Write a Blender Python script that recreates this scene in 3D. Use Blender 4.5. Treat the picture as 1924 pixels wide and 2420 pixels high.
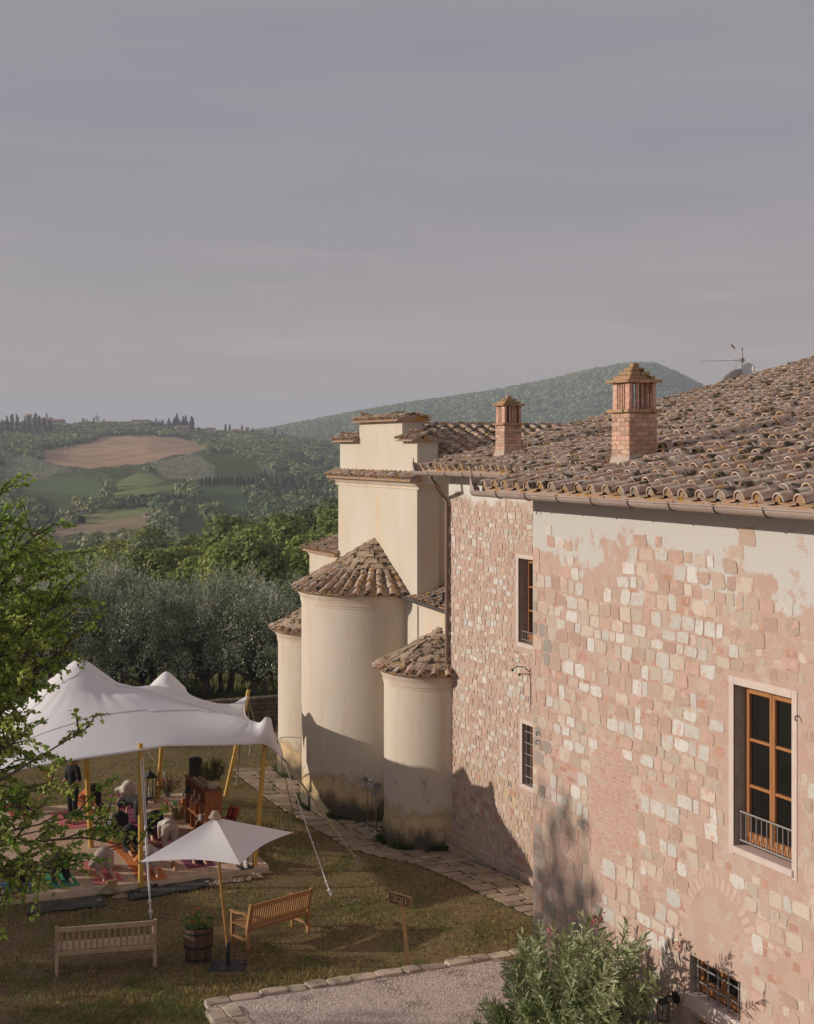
import bpy, math, random
import numpy as np
from mathutils import Vector, Matrix, Euler

# ------------------------------------------------------------------ clean
for o in list(bpy.data.objects):
    bpy.data.objects.remove(o, do_unlink=True)
scene = bpy.context.scene
COL = scene.collection
R = math.radians
rng = np.random.default_rng(7)
random.seed(7)

# ------------------------------------------------------------------ camera
# world axes: +x runs into the buildings, +y along their walls away from the camera
TH = R(23.65)
CT, ST = math.cos(TH), math.sin(TH)
FPX = 3361.0                       # 50 mm lens
EYE = 9.5
cd = bpy.data.cameras.new('camera')
cd.sensor_fit = 'VERTICAL'
cd.sensor_height = 36.0
cd.lens = 50.0
cd.shift_y = -152.0 / 2420.0
cd.clip_start = 0.1
cd.clip_end = 20000
camera = bpy.data.objects.new('camera', cd)
COL.objects.link(camera)
camera.location = (0, 0, EYE)
camera.rotation_euler = (R(90), 0, -TH)
scene.camera = camera

# ------------------------------------------------------------------ light
SUN_EL = R(16.0)
sun_travel = Vector((CT * math.cos(SUN_EL), -ST * math.cos(SUN_EL), -math.sin(SUN_EL)))
sd = bpy.data.lights.new('sun', 'SUN')
sd.energy = 3.9
sd.angle = R(0.6)
sd.color = (1.0, 0.90, 0.79)
sun = bpy.data.objects.new('sun', sd)
COL.objects.link(sun)
sun.rotation_euler = sun_travel.to_track_quat('-Z', 'Y').to_euler()
sun.location = (-30, 10, 40)

world = bpy.data.worlds.new('World')
scene.world = world
world.use_nodes = True
wn, wl = world.node_tree.nodes, world.node_tree.links
wn.clear()
wout = wn.new('ShaderNodeOutputWorld')
wbg = wn.new('ShaderNodeBackground')
wsky = wn.new('ShaderNodeTexSky')
wsky.sky_type = 'NISHITA'
wsky.sun_disc = False
wsky.sun_elevation = SUN_EL
wsky.sun_rotation = math.atan2(-sun_travel.x, -sun_travel.y)
wsky.air_density = 1.0
wsky.dust_density = 2.0
wsky.ozone_density = 1.5
# thin high veil of cloud over the whole sky, a little streaky low down
wtc = wn.new('ShaderNodeTexCoord')
wsep = wn.new('ShaderNodeSeparateXYZ')
wl.new(wtc.outputs['Generated'], wsep.inputs[0])
wmap = wn.new('ShaderNodeMapping')
wmap.inputs['Scale'].default_value = (2.2, 2.2, 16.0)
wl.new(wtc.outputs['Generated'], wmap.inputs[0])
wnoise = wn.new('ShaderNodeTexNoise')
wnoise.inputs['Scale'].default_value = 1.6
wnoise.inputs['Detail'].default_value = 5.0
wnoise.inputs['Roughness'].default_value = 0.5
wl.new(wmap.outputs[0], wnoise.inputs['Vector'])
wramp = wn.new('ShaderNodeValToRGB')
wramp.color_ramp.elements[0].position = 0.34
wramp.color_ramp.elements[0].color = (0.76, 0.76, 0.76, 1)
wramp.color_ramp.elements[1].position = 0.66
wramp.color_ramp.elements[1].color = (0.98, 0.98, 0.98, 1)
wl.new(wnoise.outputs['Fac'], wramp.inputs[0])
# veil colour: lilac grey overhead, a touch warmer towards the horizon
wvr = wn.new('ShaderNodeMapRange')
wvr.inputs['From Min'].default_value = 0.0
wvr.inputs['From Max'].default_value = 0.17
wl.new(wsep.outputs['Z'], wvr.inputs['Value'])
wveil = wn.new('ShaderNodeMixRGB')
wveil.inputs[1].default_value = (6.15, 5.05, 4.65, 1)
wveil.inputs[2].default_value = (3.95, 3.62, 4.02, 1)
wl.new(wvr.outputs[0], wveil.inputs[0])
wmix = wn.new('ShaderNodeMixRGB')
wl.new(wramp.outputs['Color'], wmix.inputs[0])
wl.new(wsky.outputs[0], wmix.inputs[1])
wl.new(wveil.outputs[0], wmix.inputs[2])
# faint long streaks of pale cloud low in the sky
wmap2 = wn.new('ShaderNodeMapping')
wmap2.inputs['Scale'].default_value = (3.0, 3.0, 34.0)
wl.new(wtc.outputs['Generated'], wmap2.inputs[0])
wn2 = wn.new('ShaderNodeTexNoise')
wn2.inputs['Scale'].default_value = 1.9
wn2.inputs['Detail'].default_value = 6.0
wn2.inputs['Roughness'].default_value = 0.55
wl.new(wmap2.outputs[0], wn2.inputs['Vector'])
wr2 = wn.new('ShaderNodeMapRange'); wr2.interpolation_type = 'SMOOTHSTEP'
wr2.inputs['From Min'].default_value = 0.46; wr2.inputs['From Max'].default_value = 0.70
wr2.inputs['To Max'].default_value = 0.34
wl.new(wn2.outputs['Fac'], wr2.inputs['Value'])
wr3 = wn.new('ShaderNodeMapRange'); wr3.interpolation_type = 'SMOOTHSTEP'
wr3.inputs['From Min'].default_value = 0.20; wr3.inputs['From Max'].default_value = 0.06
wl.new(wsep.outputs['Z'], wr3.inputs['Value'])
wmu = wn.new('ShaderNodeMath'); wmu.operation = 'MULTIPLY'
wl.new(wr2.outputs[0], wmu.inputs[0]); wl.new(wr3.outputs[0], wmu.inputs[1])
wcl = wn.new('ShaderNodeMixRGB')
wcl.inputs[2].default_value = (6.5, 5.55, 5.15, 1)
wl.new(wmu.outputs[0], wcl.inputs[0]); wl.new(wmix.outputs[0], wcl.inputs[1])
wl.new(wcl.outputs[0], wbg.inputs['Color'])
wbg.inputs['Strength'].default_value = 0.082
wl.new(wbg.outputs[0], wout.inputs['Surface'])

scene.render.engine = 'CYCLES'
vs = scene.view_settings
vs.view_transform = 'Standard'
vs.look = 'None'
vs.exposure = 0.02
vs.gamma = 1.0
vs.use_curve_mapping = False
cy = scene.cycles
cy.max_bounces = 6
cy.diffuse_bounces = 3
cy.glossy_bounces = 3
cy.transmission_bounces = 4
cy.volume_bounces = 0
cy.transparent_max_bounces = 8
cy.caustics_reflective = False
cy.caustics_refractive = False
try:
    cy.use_denoising = True
    cy.denoiser = 'OPENIMAGEDENOISE'
except Exception:
    pass

# ------------------------------------------------------------------ places
def W(xc, yc, z=0.0):
    """a place xc metres to the right of and yc metres ahead of the viewpoint"""
    return (CT * xc + ST * yc, -ST * xc + CT * yc, z)

def ray(px, py):
    a = (px - 962.0) / FPX
    return (CT * a + ST, -ST * a + CT, -(py - 1058.0) / FPX)

def G(px, py, z=0.0):
    d = ray(px, py); t = (z - EYE) / d[2]
    return (d[0] * t, d[1] * t, z)

def PX(px, py, x):
    d = ray(px, py); t = x / d[0]
    return (x, d[1] * t, EYE + d[2] * t)

def PY(px, py, y):
    d = ray(px, py); t = y / d[1]
    return (d[0] * t, y, EYE + d[2] * t)

def PD(px, py, yc):
    d = ray(px, py)
    return (d[0] * yc, d[1] * yc, EYE + d[2] * yc)

def tocam(x, y):
    return (CT * x - ST * y, ST * x + CT * y)

def proj(x, y, z):
    xc, yc = tocam(x, y)
    return (962 + FPX * xc / yc, 1058 - FPX * (z - EYE) / yc)

# ------------------------------------------------------------------ objects
def link(o, parent=None):
    COL.objects.link(o)
    if parent is not None:
        o.parent = parent
    return o

def tag(o, label=None, cat=None, group=None, kind=None):
    if label: o['label'] = label
    if cat: o['category'] = cat
    if group: o['group'] = group
    if kind: o['kind'] = kind
    return o

def thing(name, label, cat, loc=(0, 0, 0), rz=0.0, group=None):
    o = bpy.data.objects.new(name, None)
    o.empty_display_size = 0.2
    link(o)
    o.location = loc
    o.rotation_euler = (0, 0, rz)
    return tag(o, label, cat, group)

def copy_tree(o, parent=None):
    c = o.copy()
    link(c, parent)
    for ch in list(o.children):
        copy_tree(ch, c)
    return c

def mesh_np(name, v, f, mats, mi=None, smooth=False, col=None):
    """v (n,3) array, f list of index tuples or (m,k) array"""
    me = bpy.data.meshes.new(name)
    v = np.asarray(v, dtype=np.float32)
    if isinstance(f, np.ndarray):
        m, k = f.shape
        me.vertices.add(len(v)); me.vertices.foreach_set('co', v.ravel())
        me.loops.add(m * k); me.loops.foreach_set('vertex_index', f.astype(np.int32).ravel())
        me.polygons.add(m)
        me.polygons.foreach_set('loop_start', np.arange(0, m * k, k, dtype=np.int32))
        me.polygons.foreach_set('loop_total', np.full(m, k, dtype=np.int32))
        me.update(calc_edges=True)
    else:
        me.from_pydata([tuple(map(float, p)) for p in v], [], [tuple(q) for q in f])
    if not isinstance(mats, (list, tuple)):
        mats = [mats]
    for m_ in mats:
        me.materials.append(m_)
    if mi is not None:
        me.polygons.foreach_set('material_index', np.asarray(mi, dtype=np.int32))
    me.polygons.foreach_set('use_smooth', np.full(len(me.polygons), bool(smooth), dtype=bool))
    if col is not None:
        at = me.color_attributes.new('tone', 'FLOAT_COLOR', 'POINT')
        c4 = np.ones((len(v), 4), dtype=np.float32); c4[:, :3] = col
        at.data.foreach_set('color', c4.ravel())
    me.validate()
    me.update()
    return me

def mesh_obj(name, me, parent=None, loc=None, rot=None):
    o = bpy.data.objects.new(name, me)
    link(o, parent)
    if loc is not None: o.location = loc
    if rot is not None: o.rotation_euler = rot
    return o

class MB:
    """collects shapes and links them as ONE mesh object"""
    def __init__(s):
        s.v, s.f, s.m = [], [], []
    def add(s, vs_, fs, mi=0, M=None):
        b = len(s.v)
        for p in vs_:
            s.v.append(tuple(M @ Vector(p)) if M is not None else tuple(p))
        for q in fs:
            s.f.append(tuple(b + i for i in q)); s.m.append(mi)
        return s
    def box(s, x0, x1, y0, y1, z0, z1, mi=0, M=None):
        v = [(x0, y0, z0), (x1, y0, z0), (x1, y1, z0), (x0, y1, z0),
             (x0, y0, z1), (x1, y0, z1), (x1, y1, z1), (x0, y1, z1)]
        f = [(0, 3, 2, 1), (4, 5, 6, 7), (0, 1, 5, 4), (1, 2, 6, 5), (2, 3, 7, 6), (3, 0, 4, 7)]
        return s.add(v, f, mi, M)
    def cbox(s, x0, x1, y0, y1, z0, z1, c=0.01, mi=0, M=None):
        """box with chamfered edges"""
        xs, ys, zs = (x0, x1), (y0, y1), (z0, z1)
        v, idx = [], {}
        for ix in (0, 1):
            for iy in (0, 1):
                for iz in (0, 1):
                    px = xs[ix]; py = ys[iy]; pz = zs[iz]
                    dx = c if ix == 0 else -c; dy = c if iy == 0 else -c; dz = c if iz == 0 else -c
                    idx[(ix, iy, iz, 'x')] = len(v); v.append((px, py + dy, pz + dz))
                    idx[(ix, iy, iz, 'y')] = len(v); v.append((px + dx, py, pz + dz))
                    idx[(ix, iy, iz, 'z')] = len(v); v.append((px + dx, py + dy, pz))
        f = []
        cen = Vector(((x0 + x1) / 2, (y0 + y1) / 2, (z0 + z1) / 2))
        def addf(ids):
            p = [Vector(v[i]) for i in ids]
            n = (p[1] - p[0]).cross(p[2] - p[0])
            mid = sum(p, Vector()) / len(p)
            f.append(tuple(ids) if n.dot(mid - cen) > 0 else tuple(reversed(ids)))
        for a in (0, 1):
            addf([idx[(a, 0, 0, 'x')], idx[(a, 1, 0, 'x')], idx[(a, 1, 1, 'x')], idx[(a, 0, 1, 'x')]])
            addf([idx[(0, a, 0, 'y')], idx[(1, a, 0, 'y')], idx[(1, a, 1, 'y')], idx[(0, a, 1, 'y')]])
            addf([idx[(0, 0, a, 'z')], idx[(1, 0, a, 'z')], idx[(1, 1, a, 'z')], idx[(0, 1, a, 'z')]])
        for a in (0, 1):
            for b in (0, 1):
                addf([idx[(0, a, b, 'y')], idx[(1, a, b, 'y')], idx[(1, a, b, 'z')], idx[(0, a, b, 'z')]])
                addf([idx[(a, 0, b, 'x')], idx[(a, 1, b, 'x')], idx[(a, 1, b, 'z')], idx[(a, 0, b, 'z')]])
                addf([idx[(a, b, 0, 'x')], idx[(a, b, 1, 'x')], idx[(a, b, 1, 'y')], idx[(a, b, 0, 'y')]])
        for a in (0, 1):
            for b in (0, 1):
                for c_ in (0, 1):
                    addf([idx[(a, b, c_, 'x')], idx[(a, b, c_, 'y')], idx[(a, b, c_, 'z')]])
        return s.add(v, f, mi, M)
    def tube(s, pts, r, n=8, mi=0, caps=True, M=None):
        pts = [Vector(p) for p in pts]
        rs = r if isinstance(r, (list, tuple)) else [r] * len(pts)
        v, f = [], []
        up = None
        for i, p in enumerate(pts):
            if i == 0: d = pts[1] - pts[0]
            elif i == len(pts) - 1: d = pts[-1] - pts[-2]
            else: d = (pts[i + 1] - pts[i]).normalized() + (pts[i] - pts[i - 1]).normalized()
            if d.length < 1e-9: d = Vector((0, 0, 1))
            d.normalize()
            if up is None:
                up = Vector((0, 0, 1)) if abs(d.z) < 0.9 else Vector((1, 0, 0))
            a = d.cross(up)
            if a.length < 1e-6: a = d.cross(Vector((1, 0.3, 0)))
            a.normalize()
            b = d.cross(a).normalized(); up = -b if False else up
            for k in range(n):
                t = 2 * math.pi * k / n
                v.append(p + (a * math.cos(t) + b * math.sin(t)) * rs[i])
        for i in range(len(pts) - 1):
            for k in range(n):
                k2 = (k + 1) % n
                f.append((i * n + k, i * n + k2, (i + 1) * n + k2, (i + 1) * n + k))
        if caps:
            f.append(tuple(range(n - 1, -1, -1)))
            f.append(tuple((len(pts) - 1) * n + k for k in range(n)))
        return s.add(v, f, mi, M)
    def lathe(s, prof, n=16, c=(0, 0, 0), mi=0, a0=0.0, a1=2 * math.pi, M=None, sx=1.0, sy=1.0):
        full = abs(a1 - a0 - 2 * math.pi) < 1e-6
        m = n if full else n + 1
        v, f = [], []
        for (r_, z_) in prof:
            for k in range(m):
                t = a0 + (a1 - a0) * k / n
                v.append((c[0] + r_ * math.cos(t) * sx, c[1] + r_ * math.sin(t) * sy, c[2] + z_))
        for i in range(len(prof) - 1):
            for k in range(n):
                k2 = (k + 1) % m if full else k + 1
                f.append((i * m + k, i * m + k2, (i + 1) * m + k2, (i + 1) * m + k))
        return s.add(v, f, mi, M)
    def prism(s, poly, h0, h1, axis='z', mi=0, M=None):
        """poly: list of 2D points; extruded from h0 to h1 along axis"""
        n = len(poly)
        def P(p, h):
            if axis == 'z': return (p[0], p[1], h)
            if axis == 'x': return (h, p[0], p[1])
            return (p[0], h, p[1])
        v = [P(p, h0) for p in poly] + [P(p, h1) for p in poly]
        f = [tuple(range(n - 1, -1, -1)), tuple(range(n, 2 * n))]
        for i in range(n):
            j = (i + 1) % n
            f.append((i, j, n + j, n + i))
        return s.add(v, f, mi, M)
    def mesh(s, name, mats, smooth=False):
        me = mesh_np(name, np.array(s.v), s.f, mats, s.m, smooth)
        import bmesh
        bm = bmesh.new(); bm.from_mesh(me)
        bmesh.ops.recalc_face_normals(bm, faces=bm.faces)
        bm.to_mesh(me); bm.free()
        return me
    def build(s, name, mats, parent=None, smooth=False, loc=None, rot=None):
        o = mesh_obj(name, s.mesh(name, mats, smooth), parent, loc, rot)
        return o

def spheroid(mb, c, r, n=10, m=6, mi=0, sx=1, sy=1, sz=1):
    prof = []
    for i in range(m + 1):
        a = -math.pi / 2 + math.pi * i / m
        prof.append((max(1e-4, r * math.cos(a)), r * sz * math.sin(a)))
    mb.lathe(prof, n, c, mi, sx=sx, sy=sy)
    return mb

def smoothby(o, ang=40):
    o.data.polygons.foreach_set('use_smooth', np.ones(len(o.data.polygons), dtype=bool))
    try:
        o.data.set_sharp_from_angle(angle=R(ang))
    except Exception:
        pass
    return o

def bevel(o, w=0.01, seg=2):
    m = o.modifiers.new('bevel', 'BEVEL'); m.width = w; m.segments = seg; m.limit_method = 'ANGLE'
    return o

def instance_np(tv, tf, mats4):
    """repeat a template (tv (n,3), tf (m,k)) by 4x4 matrices -> joined arrays"""
    n = len(tv)
    hv = np.c_[tv, np.ones(n)]
    out = np.einsum('kij,nj->kni', mats4, hv)[:, :, :3].reshape(-1, 3)
    off = (np.arange(len(mats4)) * n)[:, None, None]
    return out, (tf[None] + off).reshape(-1, tf.shape[1])

# ------------------------------------------------------------------ materials
def nd(nt, t, **kw):
    n = nt.nodes.new(t)
    for k, v_ in kw.items():
        setattr(n, k, v_)
    return n

def mat(name, c1, c2=None, scale=6.0, rough=0.85, bump=0.0, bscale=40.0, detail=5.0, lo=0.35, hi=0.65,
        c3=None, s3=2.0, lo3=0.5, hi3=0.65, c4=None, s4=15.0, lo4=0.6, hi4=0.7, metal=0.0, spec=0.3, space='pos',
        stretch=(1, 1, 1), island=0.0, attr=None, objrand=0.0, translucent=0.0, tcol=None, zband=None, hue=0.012):
    m = bpy.data.materials.new(name)
    m.use_nodes = True
    nt = m.node_tree
    nt.nodes.clear()
    out = nd(nt, 'ShaderNodeOutputMaterial')
    bs = nd(nt, 'ShaderNodeBsdfPrincipled')
    bs.inputs['Roughness'].default_value = rough
    bs.inputs['Metallic'].default_value = metal
    bs.inputs['Specular IOR Level'].default_value = spec
    L = nt.links.new
    if space == 'pos':
        co = nd(nt, 'ShaderNodeNewGeometry').outputs['Position']
    else:
        co = nd(nt, 'ShaderNodeTexCoord').outputs['Object']
    if space == 'objr':
        oi0 = nd(nt, 'ShaderNodeObjectInfo')
        mul = nd(nt, 'ShaderNodeMath', operation='MULTIPLY'); mul.inputs[1].default_value = 57.0
        L(oi0.outputs['Random'], mul.inputs[0])
        ad = nd(nt, 'ShaderNodeVectorMath', operation='ADD')
        L(co, ad.inputs[0]); L(mul.outputs[0], ad.inputs[1])
        co = ad.outputs[0]
    if stretch != (1, 1, 1):
        mp = nd(nt, 'ShaderNodeMapping'); mp.inputs['Scale'].default_value = stretch
        L(co, mp.inputs[0]); co = mp.outputs[0]
    def noise(sc, dt=detail):
        n = nd(nt, 'ShaderNodeTexNoise'); n.inputs['Scale'].default_value = sc; n.inputs['Detail'].default_value = dt
        n.inputs['Roughness'].default_value = 0.6
        L(co, n.inputs['Vector']); return n.outputs['Fac']
    def ramp(src, a, b):
        r_ = nd(nt, 'ShaderNodeMapRange'); r_.inputs['From Min'].default_value = a; r_.inputs['From Max'].default_value = b
        r_.interpolation_type = 'SMOOTHSTEP'
        L(src, r_.inputs['Value']); return r_.outputs[0]
    def mix(fac, a, b, mode='MIX'):
        n = nd(nt, 'ShaderNodeMixRGB', blend_type=mode)
        if isinstance(fac, (int, float)): n.inputs[0].default_value = fac
        else: L(fac, n.inputs[0])
        for i, q in ((1, a), (2, b)):
            if isinstance(q, tuple): n.inputs[i].default_value = (*q[:3], 1)
            else: L(q, n.inputs[i])
        return n.outputs[0]
    cur = c1
    if attr:
        an = nd(nt, 'ShaderNodeAttribute'); an.attribute_name = attr
        cur = an.outputs['Color']
        if c2 is not None:
            cur = mix(ramp(noise(scale), lo, hi), cur, mix(0.5, cur, c2))
    elif c2 is not None:
        cur = mix(ramp(noise(scale), lo, hi), c1, c2)
    if c3 is not None:
        cur = mix(ramp(noise(s3), lo3, hi3), cur, c3)
    if c4 is not None:
        cur = mix(ramp(noise(s4), lo4, hi4), cur, c4)
    if zband is not None:       # coat of a different colour above a ragged height line
        z0_, z1_, amp_, ns_, cz_ = zband
        sp_ = nd(nt, 'ShaderNodeSeparateXYZ'); L(nd(nt, 'ShaderNodeNewGeometry').outputs['Position'], sp_.inputs[0])
        n_ = noise(ns_, 7.0)
        ma_ = nd(nt, 'ShaderNodeMath', operation='MULTIPLY_ADD'); L(n_, ma_.inputs[0]); ma_.inputs[1].default_value = amp_; L(sp_.outputs['Z'], ma_.inputs[2])
        cur = mix(ramp(ma_.outputs[0], z0_ + amp_ * .5, z1_ + amp_ * .5), cur, cz_)
    if island or objrand:
        if island:
            src = nd(nt, 'ShaderNodeNewGeometry').outputs['Random Per Island']
            amt = island
        else:
            src = nd(nt, 'ShaderNodeObjectInfo').outputs['Random']
            amt = objrand
        mr = nd(nt, 'ShaderNodeMapRange'); mr.inputs['To Min'].default_value = 1 - amt; mr.inputs['To Max'].default_value = 1 + amt
        L(src, mr.inputs['Value'])
        hs = nd(nt, 'ShaderNodeHueSaturation')
        L(mr.outputs[0], hs.inputs['Value'])
        if isinstance(cur, tuple): hs.inputs['Color'].default_value = (*cur[:3], 1)
        else: L(cur, hs.inputs['Color'])
        mr2 = nd(nt, 'ShaderNodeMapRange'); mr2.inputs['To Min'].default_value = 0.5 - hue * amt / 0.3; mr2.inputs['To Max'].default_value = 0.5 + hue * amt / 0.3
        fr = nd(nt, 'ShaderNodeMath', operation='MULTIPLY'); fr.inputs[1].default_value = 7.31
        fr2 = nd(nt, 'ShaderNodeMath', operation='FRACT')
        L(src, fr.inputs[0]); L(fr.outputs[0], fr2.inputs[0]); L(fr2.outputs[0], mr2.inputs['Value'])
        L(mr2.outputs[0], hs.inputs['Hue'])
        cur = hs.outputs[0]
    if isinstance(cur, tuple): bs.inputs['Base Color'].default_value = (*cur[:3], 1)
    else: L(cur, bs.inputs['Base Color'])
    if bump:
        bp = nd(nt, 'ShaderNodeBump'); bp.inputs['Strength'].default_value = 1.0; bp.inputs['Distance'].default_value = bump
        L(noise(bscale, 6.0), bp.inputs['Height']); L(bp.outputs[0], bs.inputs['Normal'])
    sh = bs.outputs[0]
    if translucent:
        tr = nd(nt, 'ShaderNodeBsdfTranslucent')
        if tcol is not None: tr.inputs[0].default_value = (*tcol, 1)
        elif isinstance(cur, tuple): tr.inputs[0].default_value = (*cur[:3], 1)
        else: L(cur, tr.inputs[0])
        ms = nd(nt, 'ShaderNodeMixShader'); ms.inputs[0].default_value = translucent
        L(sh, ms.inputs[1]); L(tr.outputs[0], ms.inputs[2]); sh = ms.outputs[0]
    L(sh, out.inputs['Surface'])
    return m

def flat(name, c, rough=0.6, metal=0.0, spec=0.4, bump=0.0, bscale=60):
    d = tuple(x * 0.8 for x in c)
    return mat(name, c, d, scale=9, rough=rough, metal=metal, spec=spec, bump=bump, bscale=bscale, space='obj', objrand=0.08)

# ================================================================== TERRAIN
def sstep(a, b, x):
    t = np.clip((x - a) / (b - a), 0, 1)
    return t * t * (3 - 2 * t)

def gz(x, y):
    """height of the lawn and the paved strip near the buildings"""
    x = np.asarray(x, dtype=float); y = np.asarray(y, dtype=float)
    g = np.clip(0.09 * (29.3 - y), -0.26, 0.20) * sstep(10.0, 13.6, x)
    g = g + 0.035 * np.sin(x * 0.55 + 1.0) * np.sin(y * 0.47) * sstep(10.5, 9.0, x)
    return g

Y1P = [-9000, -400, 0, 100, 200, 350, 450, 520, 600, 680, 760, 850, 1000, 1400, 12000]
Y1V = [1000, 1003, 1005, 1008, 1006, 1004, 1016, 1025, 1029, 1036, 1046, 1062, 1085, 1100, 1100]
Y2P = [-9000, 300, 560, 662, 760, 850, 1000, 1150, 1300, 1400, 1470, 1500, 1540, 1590, 1640, 1690, 1760, 1900, 2600, 12000]
Y2V = [1036, 1036, 1032, 1016, 997, 980, 955, 934, 906, 881, 869, 866, 867, 886, 911, 935, 962, 1000, 1030, 1036]
ZR = [0, 50, 52, 60, 90, 120, 150, 200, 300, 420]
ZV = [0, -0.1, -0.7, -1.05, -5, -9, -13, -17, -21, -22]

def hfar(p, r):
    p = np.asarray(p, dtype=float); r = np.asarray(r, dtype=float)
    z1 = EYE + (1058 - np.interp(p, Y1P, Y1V)) / FPX * 1250
    z2 = EYE + (1058 - np.interp(p, Y2P, Y2V)) / FPX * 2300
    near = np.interp(r, ZR, ZV)
    t = np.clip((r - 420) / 830, 0, 1)
    a = -22 + (z1 + 22) * (0.85 * t + 0.15 * sstep(0, 1, t))
    zv = z1 - 14
    b = np.where(r < 1500, z1 + (zv - z1) * sstep(1250, 1500, r), zv + (z2 - zv) * sstep(1500, 2320, r) ** 0.8)
    c = z2 + (-20 - z2) * sstep(2320, 4200, r)
    h = np.where(r < 420, near, np.where(r < 1250, a, np.where(r < 2320, b, c)))
    bump = 2.5 * np.sin(p * 0.011 + r * 0.006) * np.sin(r * 0.011 + 1.3) * sstep(450, 700, r) * sstep(1250, 1100, r)
    return h + bump

def hz(x, y):
    xc, yc = tocam(np.asarray(x, float), np.asarray(y, float))
    yy = np.maximum(yc, 2.0)
    p = 962 + FPX * xc / yy
    return np.where(y < 47.7, gz(x, y), hfar(p, np.maximum(yy, 52.0)))

def on_hill(px, py, r0=440, r1=1260):
    """place on the far slope seen at px,py"""
    r = np.arange(r0, r1, 2.0)
    h = hfar(np.full_like(r, px), r)
    yy = 1058 - FPX * (h - EYE) / r
    k = int(np.argmin(np.abs(yy - py)))
    x, y, _ = W((px - 962) / FPX * r[k], r[k])
    return x, y, float(h[k]), float(r[k])

def inpoly(px, py, poly):
    px = np.asarray(px); py = np.asarray(py)
    c = np.zeros(px.shape, dtype=bool)
    n = len(poly)
    for i in range(n):
        x0, y0 = poly[i]; x1, y1 = poly[(i + 1) % n]
        cond = ((y0 > py) != (y1 > py)) & (px < (x1 - x0) * (py - y0) / (y1 - y0 + 1e-9) + x0)
        c ^= cond
    return c

Z_BROWN = [(96, 1066), (150, 1056), (212, 1046), (236, 1034), (265, 1029), (420, 1033), (459, 1043), (493, 1060), (461, 1070), (400, 1077), (348, 1095), (220, 1107), (127, 1099), (105, 1085)]
Z_VINA = [(239, 1117), (316, 1111), (267, 1140)]
Z_GREENB = [(331, 1113), (392, 1136), (363, 1148), (270, 1157), (276, 1140)]
Z_GREENC = [(252, 1166), (420, 1141), (420, 1156), (367, 1167), (270, 1176)]
Z_SHADEF = [(8, 1146), (184, 1123), (250, 1144), (250, 1161), (196, 1172), (73, 1160)]  # vineyard lying in shade, the shade put into its darker green
Z_LOWF = [(176, 1217), (350, 1196), (356, 1216), (294, 1228), (191, 1239)]
Z_SOIL = [(130, 1240), (191, 1238), (294, 1228), (356, 1217), (370, 1240), (260, 1262), (120, 1270)]
Z_VINE = [(469, 1077), (557, 1076), (601, 1092), (620, 1125), (596, 1143), (515, 1143), (498, 1099)]
Z_OLF = [(352, 1097), (456, 1075), (469, 1079), (527, 1121), (512, 1134), (420, 1134), (396, 1132)]
Z_OLG = [(3, 1063), (127, 1100), (171, 1110), (98, 1135), (0, 1141)]
Z_OLR = [(600, 1090), (640, 1100), (660, 1125), (622, 1122)]
Z_GRH = [(465, 1153), (570, 1153), (588, 1195), (566, 1207), (480, 1172)]
FIELDS = [(Z_BROWN, (0.50, 0.32, 0.20)), (Z_VINA, (0.20, 0.155, 0.09)), (Z_GREENB, (0.21, 0.25, 0.085)),
          (Z_GREENC, (0.20, 0.24, 0.085)), (Z_SHADEF, (0.10, 0.15, 0.06)), (Z_LOWF, (0.23, 0.25, 0.10)),
          (Z_SOIL, (0.36, 0.26, 0.16)), (Z_VINE, (0.20, 0.19, 0.085)), (Z_OLF, (0.21, 0.20, 0.105)),
          (Z_OLG, (0.20, 0.195, 0.105)), (Z_OLR, (0.13, 0.12, 0.06)), (Z_GRH, (0.11, 0.17, 0.06))]

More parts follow.
